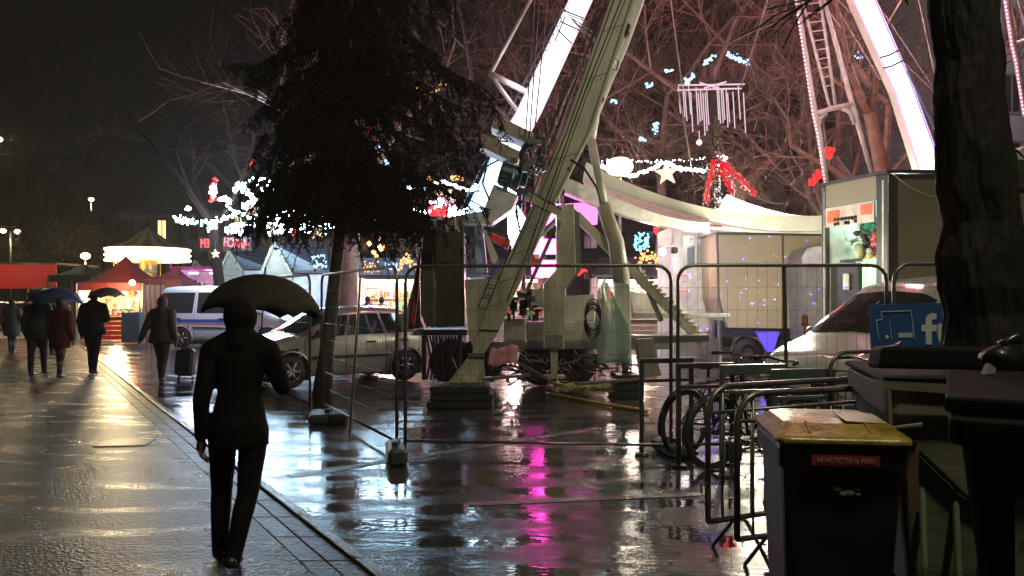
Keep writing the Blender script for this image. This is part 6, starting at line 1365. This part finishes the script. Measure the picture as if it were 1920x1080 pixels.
m = MB(); loft(m, [rr(Wb + .03, .69, Hb_ + .005, .06), rr(Wb + .03, .69, Hb_ + .03, .06), rr(Wb - .0, .64, Hb_ + .042, .06), rr(Wb - .05, .56, Hb_ + .06, .06, cy=.02), rr(Wb - .1, .46, Hb_ + .082, .06, cy=.03), rr(Wb - .2, .32, Hb_ + .095, .05, cy=.04)]); ld = m.build('lid', M_lid, root, smooth=False, bev=.008)
m = MB()
for x in (-.15, .13): m.plate([(x - .006, -.29, Hb_ + .048), (x + .006, -.29, Hb_ + .048), (x + .006, -.19, Hb_ + .086), (x - .006, -.19, Hb_ + .086)], (0, 0, .006))
m.build('lid_ridge', M_lid, ld)
MB().box((.13, -.1, Hb_ + .098), (.2, .2, .004), (R(5), R(3), R(4))).build('paper_sheet', mat('wet_paper', (.45, .38, .25), .3, var=.3), ld)
m = MB(); m.plate([(-.155, -.334, .903), (.155, -.334, .903), (.155, -.334, .95), (-.155, -.334, .95)], (0, .006, 0)); stp = m.build('warning_strip', mat('warning_red', (.22, .022, .016), .5), by)
text('NE PAS METTRE de VERRE', .032, (0, -.3365, .9265), mat('strip_lettering', (.42, .28, .2), .5), by, 'lettering', sx=.72, ext=.001)
m = MB(); rnd = random.Random(2)
for i in range(7): m.ball((-.04 + i * .018 + rnd.uniform(-.01, .01), -.303, .78 + rnd.uniform(-.02, .02)), rnd.uniform(.008, .018), 8, 5, (1.4, .15, .8))
m.build('scuffed_sticker', mat('scuff_white', (.18, .18, .16), .6), by)
m = MB()
for s in (-.22, .22): m.lathe((s, .3, .1), [(.03, -.03), (.1, -.03), (.1, .03), (.03, .03)], 18, Matrix.Rotation(R(90), 3, 'Y'))
m.build('wheel', blk, root, smooth=True)
m = MB(); m.tube((-.22, .37, .99), (.22, .37, .99), .016); m.build('handle', M_bin, root); MB().ball((.27, .2, Hb_ + .05), .02, 8, 6).build('hinge_cap', mat('pale_plastic', (.3, .3, .26)), ld)
root.location = (1.535, 3.9, 0); root.rotation_euler = (0, 0, R(-8)); root.scale = (.94, 1, 1)
# ================================================================== big dumpsters at right
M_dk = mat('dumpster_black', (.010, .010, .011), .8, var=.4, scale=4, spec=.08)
root = empty('dumpster', (0, 0, 0), 'big black four wheeled dumpster with an open lid at the right edge', 'dumpster', 'dumpsters under the big trunk')
m = MB(); loft(m, [rr(1.0, .8, .18), rr(1.02, .82, .3), rr(1.22, .98, 1.08), rr(1.3, 1.05, 1.09), rr(1.3, 1.05, 1.17)]); b_ = m.build('body', M_dk, root, bev=.008)
m = MB()
for i in range(7): x = -.45 + .15 * i; m.box((x, -.455, .68), (.04, .03, .7), (R(-6), 0, 0), .01)
m.build('stiffening_rib', M_dk, b_)
m = MB(); m.plate([(-.66, -.45, 1.18), (.66, -.45, 1.18), (.66, .5, 1.2), (-.66, .5, 1.2)], (0, 0, .05)); lid_ = m.build('lid', M_dk, root, bev=.01)
st_ = MB(); st_.box((-.34, -.512, .79), (.24, .004, .3), (R(-6), 0, 0)); so_ = st_.build('notice_sticker', mat('sticker_grey', (.16, .16, .13), .5), b_)
m = MB(); m.box((-.34, -.507, .70), (.18, .003, .05), (R(-6), 0, 0)); m.build('red_band', mat('sticker_red', (.14, .02, .02), .5), so_)
m = MB(); m.lathe((-.34, -.520, .85), [(.04, -.002), (.05, 0), (.04, .002)], 20, Matrix.Rotation(R(90), 3, 'X')); m.box((-.34, -.522, .92), (.16, .003, .02)); m.build('pictogram', M_dk, so_)
m = MB()
for x in (-.42, .42):
    for y in (-.3, .3): m.lathe((x, y, .09), [(.02, -.03), (.09, -.03), (.09, .03), (.02, .03)], 16, Matrix.Rotation(R(90), 3, 'X'))
m.build('wheel', blk, root, smooth=True)
root.location = (2.27, 2.80, 0); root.rotation_euler = (0, 0, R(-29)); root.scale = (1, 1, 1.07)
# second grey-green one, further left, with its dark lid stretched across
root = empty('dumpster', (0, 0, 0), 'pale grey green dumpster with a wide black lid beside the yellow lidded bin', 'dumpster', 'dumpsters under the big trunk')
M_gg = mat('grey_green_plastic', (.17, .18, .13), .5, var=.35, scale=2.5, c2=(.21, .22, .16), bump=.15, bscale=20)
m = MB(); loft(m, [rr(.66, .9, .16), rr(.68, .95, .3), rr(.84, 1.1, 1.05, .06), rr(.92, 1.16, 1.08, .06), rr(.92, 1.16, 1.22, .06)]); b_ = m.build('body', M_gg, root, bev=.008)
m = MB(); m.plate([(-.37, -.575, .95), (-.31, -.578, .95), (-.30, -.54, .6), (-.34, -.535, .6)], (0, .01, 0)); m.build('pink_label', mat('faded_pink_label', (.22, .13, .09), .5), b_)
m = MB(); m.path([(-.3, -.55, .9), (-.1, -.53, .7), (.2, -.50, .5)], .012, 6); m.build('drip_stain_groove', M_dk, b_)
m = MB()
for i in range(5): m.box((-.28 + .15 * i, -.52, .6), (.03, .03, .7), (R(-8), 0, 0), .008)
m.build('stiffening_rib', M_gg, b_)
m = MB(); m.plate([(-.50, -.62, 1.31), (.6, -.62, 1.31), (.6, -.62, 1.42), (-.48, -.62, 1.42)], (0, .3, -.02)); m.build('lid', M_dk, root, bev=.02)
m = MB(); rnd = random.Random(3); 
m.plate([(-.52, -.6, 1.21), (-.1, -.6, 1.19), (.3, -.6, 1.17), (.3, -.6, 1.2), (-.1, -.6, 1.235), (-.52, -.6, 1.25)], (0, .1, 0)); m.path([(-.45, -.6, 1.2), (-.44, -.6, 1.02), (-.3, -.6, 1.04)], .012, 6)
m.build('rim_flange', M_gg, root)
MB().box((0, 0, 1.245), (.94, 1.18, .03), None, .01).build('dark_top_plate', M_dk, root)  # added dark plate, darkens the top where it is merely unlit
m = MB()
for x in (-.25, .25):
    for y in (-.3, .3): m.lathe((x, y, .08), [(.02, -.03), (.08, -.03), (.08, .03), (.02, .03)], 16, Matrix.Rotation(R(90), 3, 'X'))
m.build('wheel', blk, root, smooth=True)
root.location = (2.42, 4.38, 0); root.rotation_euler = (0, 0, R(-14))
# litter bags on top
def bag(c, r, label, mm, seed):
    rnd = random.Random(seed); m = MB(); n, k = 16, 10; c = Vector(c); vs = []
    ph = [rnd.uniform(0, 6) for _ in range(4)]
    for j in range(k + 1):
        t = -math.pi / 2 + math.pi * j / k
        for i in range(n):
            a = 2 * math.pi * i / n; q = r * (1 + .16 * math.sin(3 * a + ph[0] + 2 * t) + .1 * math.sin(7 * a + ph[1]) * math.cos(t)); vs.append(c + Vector((q * math.cos(t) * math.cos(a), q * .8 * math.cos(t) * math.sin(a), r * .75 * math.sin(t) * (1 if t < 0 else .9))))
    m.add(vs, [[j * n + i, j * n + (i + 1) % n, (j + 1) * n + (i + 1) % n, (j + 1) * n + i] for j in range(k) for i in range(n)])
    m.path([c + Vector((0, 0, r * .6)), c + Vector((.02, 0, r * .85)), c + Vector((.06, -.02, r))], [.03, .015, .03], 6)
    tag(m.build('refuse_bag', mm, smooth=True), label, 'refuse bag', 'refuse bags on the dumpsters')
M_bag = mat('black_bag', (.012, .012, .012), .3, bump=.5, bscale=10)
bag(P(1880, 672, 3.5), .09, 'black refuse bag bulging from the right end of the open lid', M_bag, 1); bag(P(1665, 668, 4.1), .05, 'small black bag hanging at the left end of the lid', M_bag, 2)
m = MB(); m.plate([P(1846, 702, 3.3), P(1856, 682, 3.3), P(1868, 690, 3.3), P(1866, 700, 3.3)], (0, .03, .0)); tag(m.build('crumpled_paper', mat('pale_paper', (.3, .3, .28), .6)), 'crumpled pale paper on the black dumpster rim', 'paper')
m = MB(); rnd = random.Random(17)
for i in range(26):
    x, y = rnd.uniform(1730, 1800), 0; c = Vector((1.75 + rnd.uniform(-.1, .35), 3.35 + rnd.uniform(-.1, .4), .02 + rnd.uniform(0, .22))); q = [c + Vector([rnd.gauss(0, .035) for _ in range(3)]) for _ in range(4)]; m.plate(q, (0, .004, .004))
tag(m.build('litter_pile', mat('wet_litter', (.11, .10, .08), .4, var=.7, scale=12)), 'wet litter heaped on the ground beside the yellow lidded bin', 'litter', kind='stuff')
# fallen leaves and scraps on the wet ground
m = MB(); rnd = random.Random(31)
for i in range(170):
    y = 3.2 + 9 * rnd.random() ** 1.6; x = rnd.uniform(-.55, .42) * y; r_ = rnd.uniform(.012, .035); a0 = rnd.uniform(0, 6); z = .012 if x < KX(y) else .004
    m.add([(x + r_ * math.cos(a0 + k * 1.047) * (1 if k % 2 else .6), y + r_ * math.sin(a0 + k * 1.047) * (1 if k % 2 else .7), z + .006 * rnd.random()) for k in range(6)], [tuple(range(6))])
tag(m.build('fallen_leaves', mat('wet_leaf', (.06, .035, .015), .3, var=.6, scale=30), own=False), 'wet fallen leaves scattered over asphalt and paving', 'leaves', kind='stuff')
# ================================================================== people
M_skin = mat('skin', (.16, .09, .065), .5, var=.1); M_hair = mat('dark_hair', (.02, .014, .01), .5)
def caps(m, a, b, ra, rb, n=12, sc=(1, 1, 1)):
    a, b = Vector(a), Vector(b); m.tube(a, b, ra, rb, n); m.ball(a, ra, n, 8, sc); m.ball(b, rb, n, 8, sc)
def remesh(o, v, sm=6):
    r_ = o.modifiers.new('union', 'REMESH'); r_.mode = 'VOXEL'; r_.voxel_size = v; r_.use_smooth_shade = True
    s_ = o.modifiers.new('smooth', 'SMOOTH'); s_.iterations = sm; s_.factor = .5
def person(label, H, loc, rz, step=.15, legs=(-.052, -.05, -.05, .052, .048, .05), kr=1.0, coat='jacket', cm=None, tm=None, armL=None, armR=None, hood=False, coat_len=.46, vox=.012, lean=.02, hair=True, hairlen=0, bulk=1.0, hips=1.0, stepz=(0, .0), skirt=False, phase=1):
    """faces +y. arms: (elbow, wrist) in units of height relative"""
    root = empty('person', (0, 0, 0), label, 'person', 'people walking in the rain'); h = H
    V = lambda x, y, z: Vector((x * h, y * h, z * h))
    hipL, hipR = V(legs[0], 0, .50), V(legs[3], 0, .50)
    kneeL, kneeR = V(legs[1], step * .42 * phase, .275), V(legs[4], -step * .3 * phase + .02, .275)
    ankL, ankR = V(legs[2], step * .5 * phase, .045), V(legs[5], -step * .62 * phase, .055)
    shL, shR = V(-.105, lean, .80), V(.105, lean, .80)
    armL = armL or ((-.14, -.02, .635), (-.145, .03, .49)); armR = armR or ((.14, -.02, .635), (.145, .03, .49))
    eL, wL, eR, wR = V(*armL[0]), V(*armL[1]), V(*armR[0]), V(*armR[1])
    neck = V(0, lean, .845); head = V(0, lean + .012, .93)
    m = MB()
    caps(m, V(0, 0, .52), V(0, .005, .62), .06 * h, .052 * h); caps(m, V(0, .005, .62), V(0, lean, .75), .052 * h, .056 * h); caps(m, shL * .85 + V(0, lean, .8) * .15, shR * .85 + V(0, lean, .8) * .15, .045 * h, .045 * h)
    caps(m, V(0, lean, .79), head, .035 * h, .032 * h)
    m.ball(head, .052 * h, 16, 12, (.86, 1.05, 1.25)); caps(m, head + V(0, .045, -.022), head + V(0, .04, -.045), .018 * h, .014 * h)
    m.ball(head + V(0, .062, -.006), .009 * h, 8, 6, (.8, 1.2, 1.5)); m.ball(head + V(0, .055, -.032), .011 * h, 8, 6, (1.4, .6, .4))
    for s in (-1, 1): m.ball(head + V(s * .046, .0, -.005), .013 * h, 8, 6, (.4, .8, 1.3)); m.ball(head + V(s * .019, .05, .012), .008 * h, 8, 6)
    for hp, kn, an in ((hipL, kneeL, ankL), (hipR, kneeR, ankR)):
        caps(m, hp, kn, .055 * h, .034 * h); caps(m, kn, kn.lerp(an, .35) + V(0, -.008, 0), .032 * h, .032 * h); caps(m, kn.lerp(an, .35) + V(0, -.008, 0), an, .032 * h, .02 * h); caps(m, an + V(0, 0, -.02), an + V(0, .07, -.03), .018 * h, .015 * h)
    hands = []
    for sh, el, wr, s in ((shL, eL, wL, -1), (shR, eR, wR, 1)):
        caps(m, sh, el, .033 * h, .024 * h); caps(m, el, wr, .024 * h, .016 * h); d = (wr - el).normalized(); side = d.cross(Vector((0, 1, 0))); side = side.normalized() if side.length > .1 else Vector((1, 0, 0)); up_ = side.cross(d).normalized()
        pc = wr + d * .03 * h; caps(m, wr, pc + d * .02 * h, .015 * h, .018 * h, 8, (1, .7, 1)); palm = pc + d * .03 * h
        for k, ln in enumerate((.034, .040, .038, .030)):
            b0_ = palm + up_ * (.011 * (1.5 - k)) * h; b1_ = b0_ + d * ln * .6 * h - side * s * .008 * h; b2_ = b1_ + d * ln * .45 * h - side * s * .018 * h; caps(m, b0_, b1_, .0055 * h, .005 * h, 6); caps(m, b1_, b2_, .005 * h, .0042 * h, 6)
        t0 = wr + d * .02 * h + up_ * .014 * h; t1 = t0 + (d * .6 + up_ * .8).normalized() * .026 * h; caps(m, t0, t1, .007 * h, .006 * h, 6); caps(m, t1, t1 + d * .022 * h, .006 * h, .005 * h, 6)
    body = m.build('body', M_skin, root, smooth=True); remesh(body, vox * .6, 3)
    # trousers
    m = MB(); lr = .9 if skirt else 1.0
    caps(m, V(0, 0, .515), V(0, 0, .53), .09 * h * hips, .09 * h * hips)
    for hp, kn, an in ((hipL, kneeL, ankL), (hipR, kneeR, ankR)):
        caps(m, hp, kn, .063 * h * hips * lr, .041 * kr * h * lr); caps(m, kn, kn.lerp(an, .3) + V(0, -.006, 0), .040 * kr * h * lr, .039 * h * lr); caps(m, kn.lerp(an, .3) + V(0, -.006, 0), an - V(0, 0, .012), .038 * h * lr, .03 * h * lr)
    o = m.build('trousers', tm, root, smooth=True); remesh(o, vox)
    for an in (ankL, ankR):
        m = MB(); caps(m, an + V(0, -.018, -.012), an + V(0, .02, -.022), .024 * h, .024 * h); caps(m, an + V(0, .02, -.024), an + V(0, .088, -.032), .022 * h, .017 * h, 12, (1.1, 1, .8)); o = m.build('shoe', blkp, root, smooth=True); remesh(o, vox * .8, 3)
    # coat
    m = MB(); B = bulk; zl = coat_len
    n = 20; prof = [(zl, .126 if not skirt else .118, .088), (zl + .06, .124, .088), (.58, .108, .078), (.65, .09, .07), (.72, .102, .076), (.78, .112, .072), (.815, .095, .055), (.84, .05, .045), (.86, .042, .04)]
    rings = []
    for i, (z, rx_, ry_) in enumerate(prof):
        rings.append([V(rx_ * B * math.cos(2 * math.pi * k / n), lean * max(0, (z - .55)) * 3.3 + ry_ * B * math.sin(2 * math.pi * k / n), z) for k in range(n)])
    loft(m, rings)
    caps(m, V(-.085, lean, .792), V(.085, lean, .792), .05 * h, .05 * h); caps(m, V(-.098, lean, .802), V(0, lean, .86), .045 * h, .04 * h); caps(m, V(.098, lean, .802), V(0, lean, .86), .045 * h, .04 * h)
    for sh, el, wr in ((shL, eL, wL), (shR, eR, wR)): caps(m, sh - V(0, 0, .004), el, .05 * h * B, .036 * h * B); caps(m, el, wr, .036 * h * B, .027 * h * B)
    if hood: m.ball(head + V(0, -.01, .0), .066 * h, 14, 10, (.95, 1.05, 1.15)); caps(m, head + V(0, -.02, -.05), V(0, lean - .02, .83), .05 * h, .05 * h)
    else: caps(m, V(-.02, lean - .01, .85), V(.02, lean - .01, .85), .045 * h, .045 * h)
    o = m.build(coat, cm, root, smooth=True); remesh(o, vox)
    if hair and not hood:
        m = MB(); m.ball(head + V(0, -.012, .012), .057 * h, 14, 10, (.95, 1.0, 1.2))
        if hairlen: caps(m, head + V(0, -.035, 0), V(0, lean - .045, .93 - hairlen), .05 * h, .05 * h)
        o = m.build('hair', M_hair, root, smooth=True); remesh(o, vox * .8, 4)
    root.location = loc; root.rotation_euler = (0, 0, rz)
    return root
def umbrella(c, r, h, tilt, label, m_, hand=None, n=8, hl=.85, rot=0):
    root = empty('umbrella', c, label, 'umbrella', 'open umbrellas'); c = Vector(c); E_ = Euler(tilt).to_matrix(); m = MB(); rings = 7; sub = 6; N = n * sub; vs = []
    for j in range(rings + 1):
        t = j / rings; 
        for k in range(N):
            a = 2 * math.pi * k / N + rot; ph = (k % sub) / sub; sagf = math.sin(ph * math.pi); rad = r * math.sin(t * 1.18) / math.sin(1.18) * (1 - .08 * sagf * t); z = h * (math.cos(t * 1.18) - math.cos(1.18)) / (1 - math.cos(1.18)) + .06 * r * sagf * (t ** 2) * 2
            vs.append(c + E_ @ Vector((rad * math.cos(a), rad * math.sin(a), z)))
    m.add(vs, [[j * N + k, j * N + (k + 1) % N, (j + 1) * N + (k + 1) % N, (j + 1) * N + k] for j in range(rings) for k in range(N)])
    o = m.build('canopy', m_, root, smooth=True); o.modifiers.new('s', 'SOLIDIFY').thickness = .004
    m = MB()
    for k in range(n):
        a = 2 * math.pi * k / n + rot; pts = []
        for j in range(rings + 1): t = j / rings; rad = r * math.sin(t * 1.18) / math.sin(1.18); pts.append(c + E_ @ Vector((rad * math.cos(a), rad * math.sin(a), h * (math.cos(t * 1.18) - math.cos(1.18)) / (1 - math.cos(1.18)) - .006)))
        m.path(pts, .003, 4)
    m.build('ribs', dsteel, root)
    m = MB(); m.tube(c + E_ @ Vector((0, 0, h + .05)), c + E_ @ Vector((0, 0, h - hl)), .006); m.build('shaft', dsteel, root)
    m = MB(); m.tube(c + E_ @ Vector((0, 0, h - hl)), c + E_ @ Vector((0, 0, h - hl - .1)), .013); m.build('handle', blk, root, smooth=True)
    return root
C_blk = mat('black_wool', (.007, .0065, .006), .9, bump=.15, bscale=25, spec=.08); C_jean = mat('black_denim', (.006, .006, .007), .8, spec=.15); C_red = mat('dark_red_wool', (.075, .008, .01), .8, spec=.2); C_grn = mat('dark_green_coat', (.014, .017, .012), .7); C_gry = mat('grey_coat', (.05, .05, .048), .8); C_oli = mat('olive_parka', (.028, .026, .013), .6); C_drk = mat('dark_trousers', (.015, .015, .017), .8)
# main woman
person('woman in a long black jacket walking away under the olive umbrella', 1.655, (-1.69, 4.95, 0), R(4), .13, cm=C_blk, tm=C_jean, armL=((-.128, -.03, .62), (-.138, -.0, .485)), armR=((.15, .05, .66), (.03, .21, .765)), coat_len=.45, vox=.009, bulk=.88, hips=.9, hood=True, legs=(-.058, -.078, -.088, .056, .038, -.002), kr=.98)
umbrella((P(490, 0, 5.5).x, 5.52, 1.53), .425, .29, (R(-3), R(3), 0), 'olive black dripping umbrella held by the woman in front', mat('olive_umbrella_cloth', (.022, .022, .014), .85, var=.7, scale=4, spec=.2, bump=.2, bscale=9), hl=.62)
def ppl(x, yfoot, **k):
    g_ = G(x, yfoot); return g_
g_ = G(70, 704); person('man in a dark green coat holding the blue umbrella', 1.80, g_, R(6), .1, cm=C_grn, tm=C_drk, armR=((.15, .02, .66), (.1, .1, .78)), coat_len=.44, vox=.02, bulk=1.1, hips=1.15, phase=-1)
umbrella((P(104, 0, g_.y - .1).x, g_.y - .1, P(0, 568, g_.y).z), .58, .33, (R(4), R(4), 0), 'large blue umbrella shared by the green and red coated pair', mat('blue_umbrella_cloth', (.03, .06, .13), .35, var=.3, scale=1.5), hl=.5)
g_ = G(112, 709); person('woman in a dark red coat beside the man in green', 1.66, g_, R(-4), .16, cm=C_red, tm=C_drk, coat_len=.38, vox=.02, bulk=1.08, skirt=True, hips=.82, coat='red_coat')
g_ = G(174, 702); person('man in a black jacket under the small olive umbrella', 1.83, g_, R(3), .14, cm=C_blk, tm=C_jean, armR=((.15, .02, .66), (.08, .11, .76)), coat_len=.47, vox=.02, bulk=1.2)
umbrella((P(200, 0, g_.y).x, g_.y, P(0, 558, g_.y).z), .40, .22, (0, R(-3), 0), 'small olive umbrella in front of the warm stall', mat('dull_olive_umbrella', (.09, .075, .04), .4, var=.3, scale=2), hl=.42)
g_ = G(22, 663); person('person in a grey coat farthest left of the walkers', 1.62, g_, R(10), .12, cm=C_gry, tm=C_drk, coat_len=.33, vox=.022, skirt=True, armR=((.16, .0, .66), (.2, .02, .53)), bulk=1.15)
g_ = G(98, 665); person('walker partly hidden behind the blue umbrella holder', 1.72, g_, R(-8), .1, cm=C_gry, tm=C_drk, vox=.022)
umbrella((P(86, 0, g_.y + .5).x, g_.y + .5, 1.72), .55, .3, (0, R(-5), 0), 'dim brown umbrella rising behind the blue one', mat('brown_umbrella_cloth', (.08, .06, .045), .4), hl=.5)
g_ = G(303, 716); person('hooded person in an olive parka pulling a dark suitcase', 1.70, g_, R(0), .2, cm=C_oli, tm=C_drk, hood=True, coat_len=.45, vox=.02, bulk=1.2, armR=((.15, -.04, .64), (.19, -.06, .5)), armL=((-.17, -.03, .64), (-.22, -.05, .5)))
s = g_ + Vector((.33, .35, 0)); root = empty('suitcase', s, 'dark wheeled suitcase pulled by the hooded person', 'suitcase')
MB().box(s + Vector((0, 0, .36)), (.36, .25, .56), (R(-10), 0, 0), .05).build('shell', mat('suitcase_shell', (.02, .022, .026), .35), root); m = MB()
for x in (-.08, .08): m.tube(s + Vector((x, -.02, .62)), s + Vector((x, -.12, .9)), .008)
m.tube(s + Vector((-.08, -.12, .9)), s + Vector((.08, -.12, .9)), .012); m.build('pull_handle', steel, root); m = MB()
for x in (-.14, .14): m.lathe(s + Vector((x, .02, .04)), [(.01, -.015), (.04, -.015), (.04, .015), (.01, .015)], 14, Matrix.Rotation(R(90), 3, 'Y'))
m.build('wheel', blk, root, smooth=True)
# customers at the bright stall behind the hatchback
for x, H_, cm_, tm_, lb in ((690, 1.72, mat('royal_blue_jacket', (.03, .06, .3), .6), C_drk, 'customer in a royal blue jacket at the bright stall'), (716, 1.7, mat('tan_jacket', (.45, .28, .12), .6), mat('beige_trousers', (.3, .22, .14), .7), 'customer in a tan coat at the bright stall')):
    person(lb, H_, (P(x, 0, 25.6).x, 25.6, 0), R(20), .05, cm=cm_, tm=tm_, vox=.025)
# ================================================================== rain haze
m = MB(); m.box((0, 110, 19.5), (520, 330, 41)); hz = m.build('haze', None, own=False); tag(hz, kind='stuff')
hm = bpy.data.materials.new('rain_haze'); hm.use_nodes = True; hn = hm.node_tree; hn.nodes.clear()
pv_ = hn.nodes.new('ShaderNodeVolumePrincipled'); pv_.inputs['Density'].default_value = .001; pv_.inputs['Color'].default_value = (.9, .80, .68, 1); pv_.inputs['Anisotropy'].default_value = .55
oo = hn.nodes.new('ShaderNodeOutputMaterial'); hn.links.new(pv_.outputs[0], oo.inputs['Volume']); hz.data.materials.append(hm)
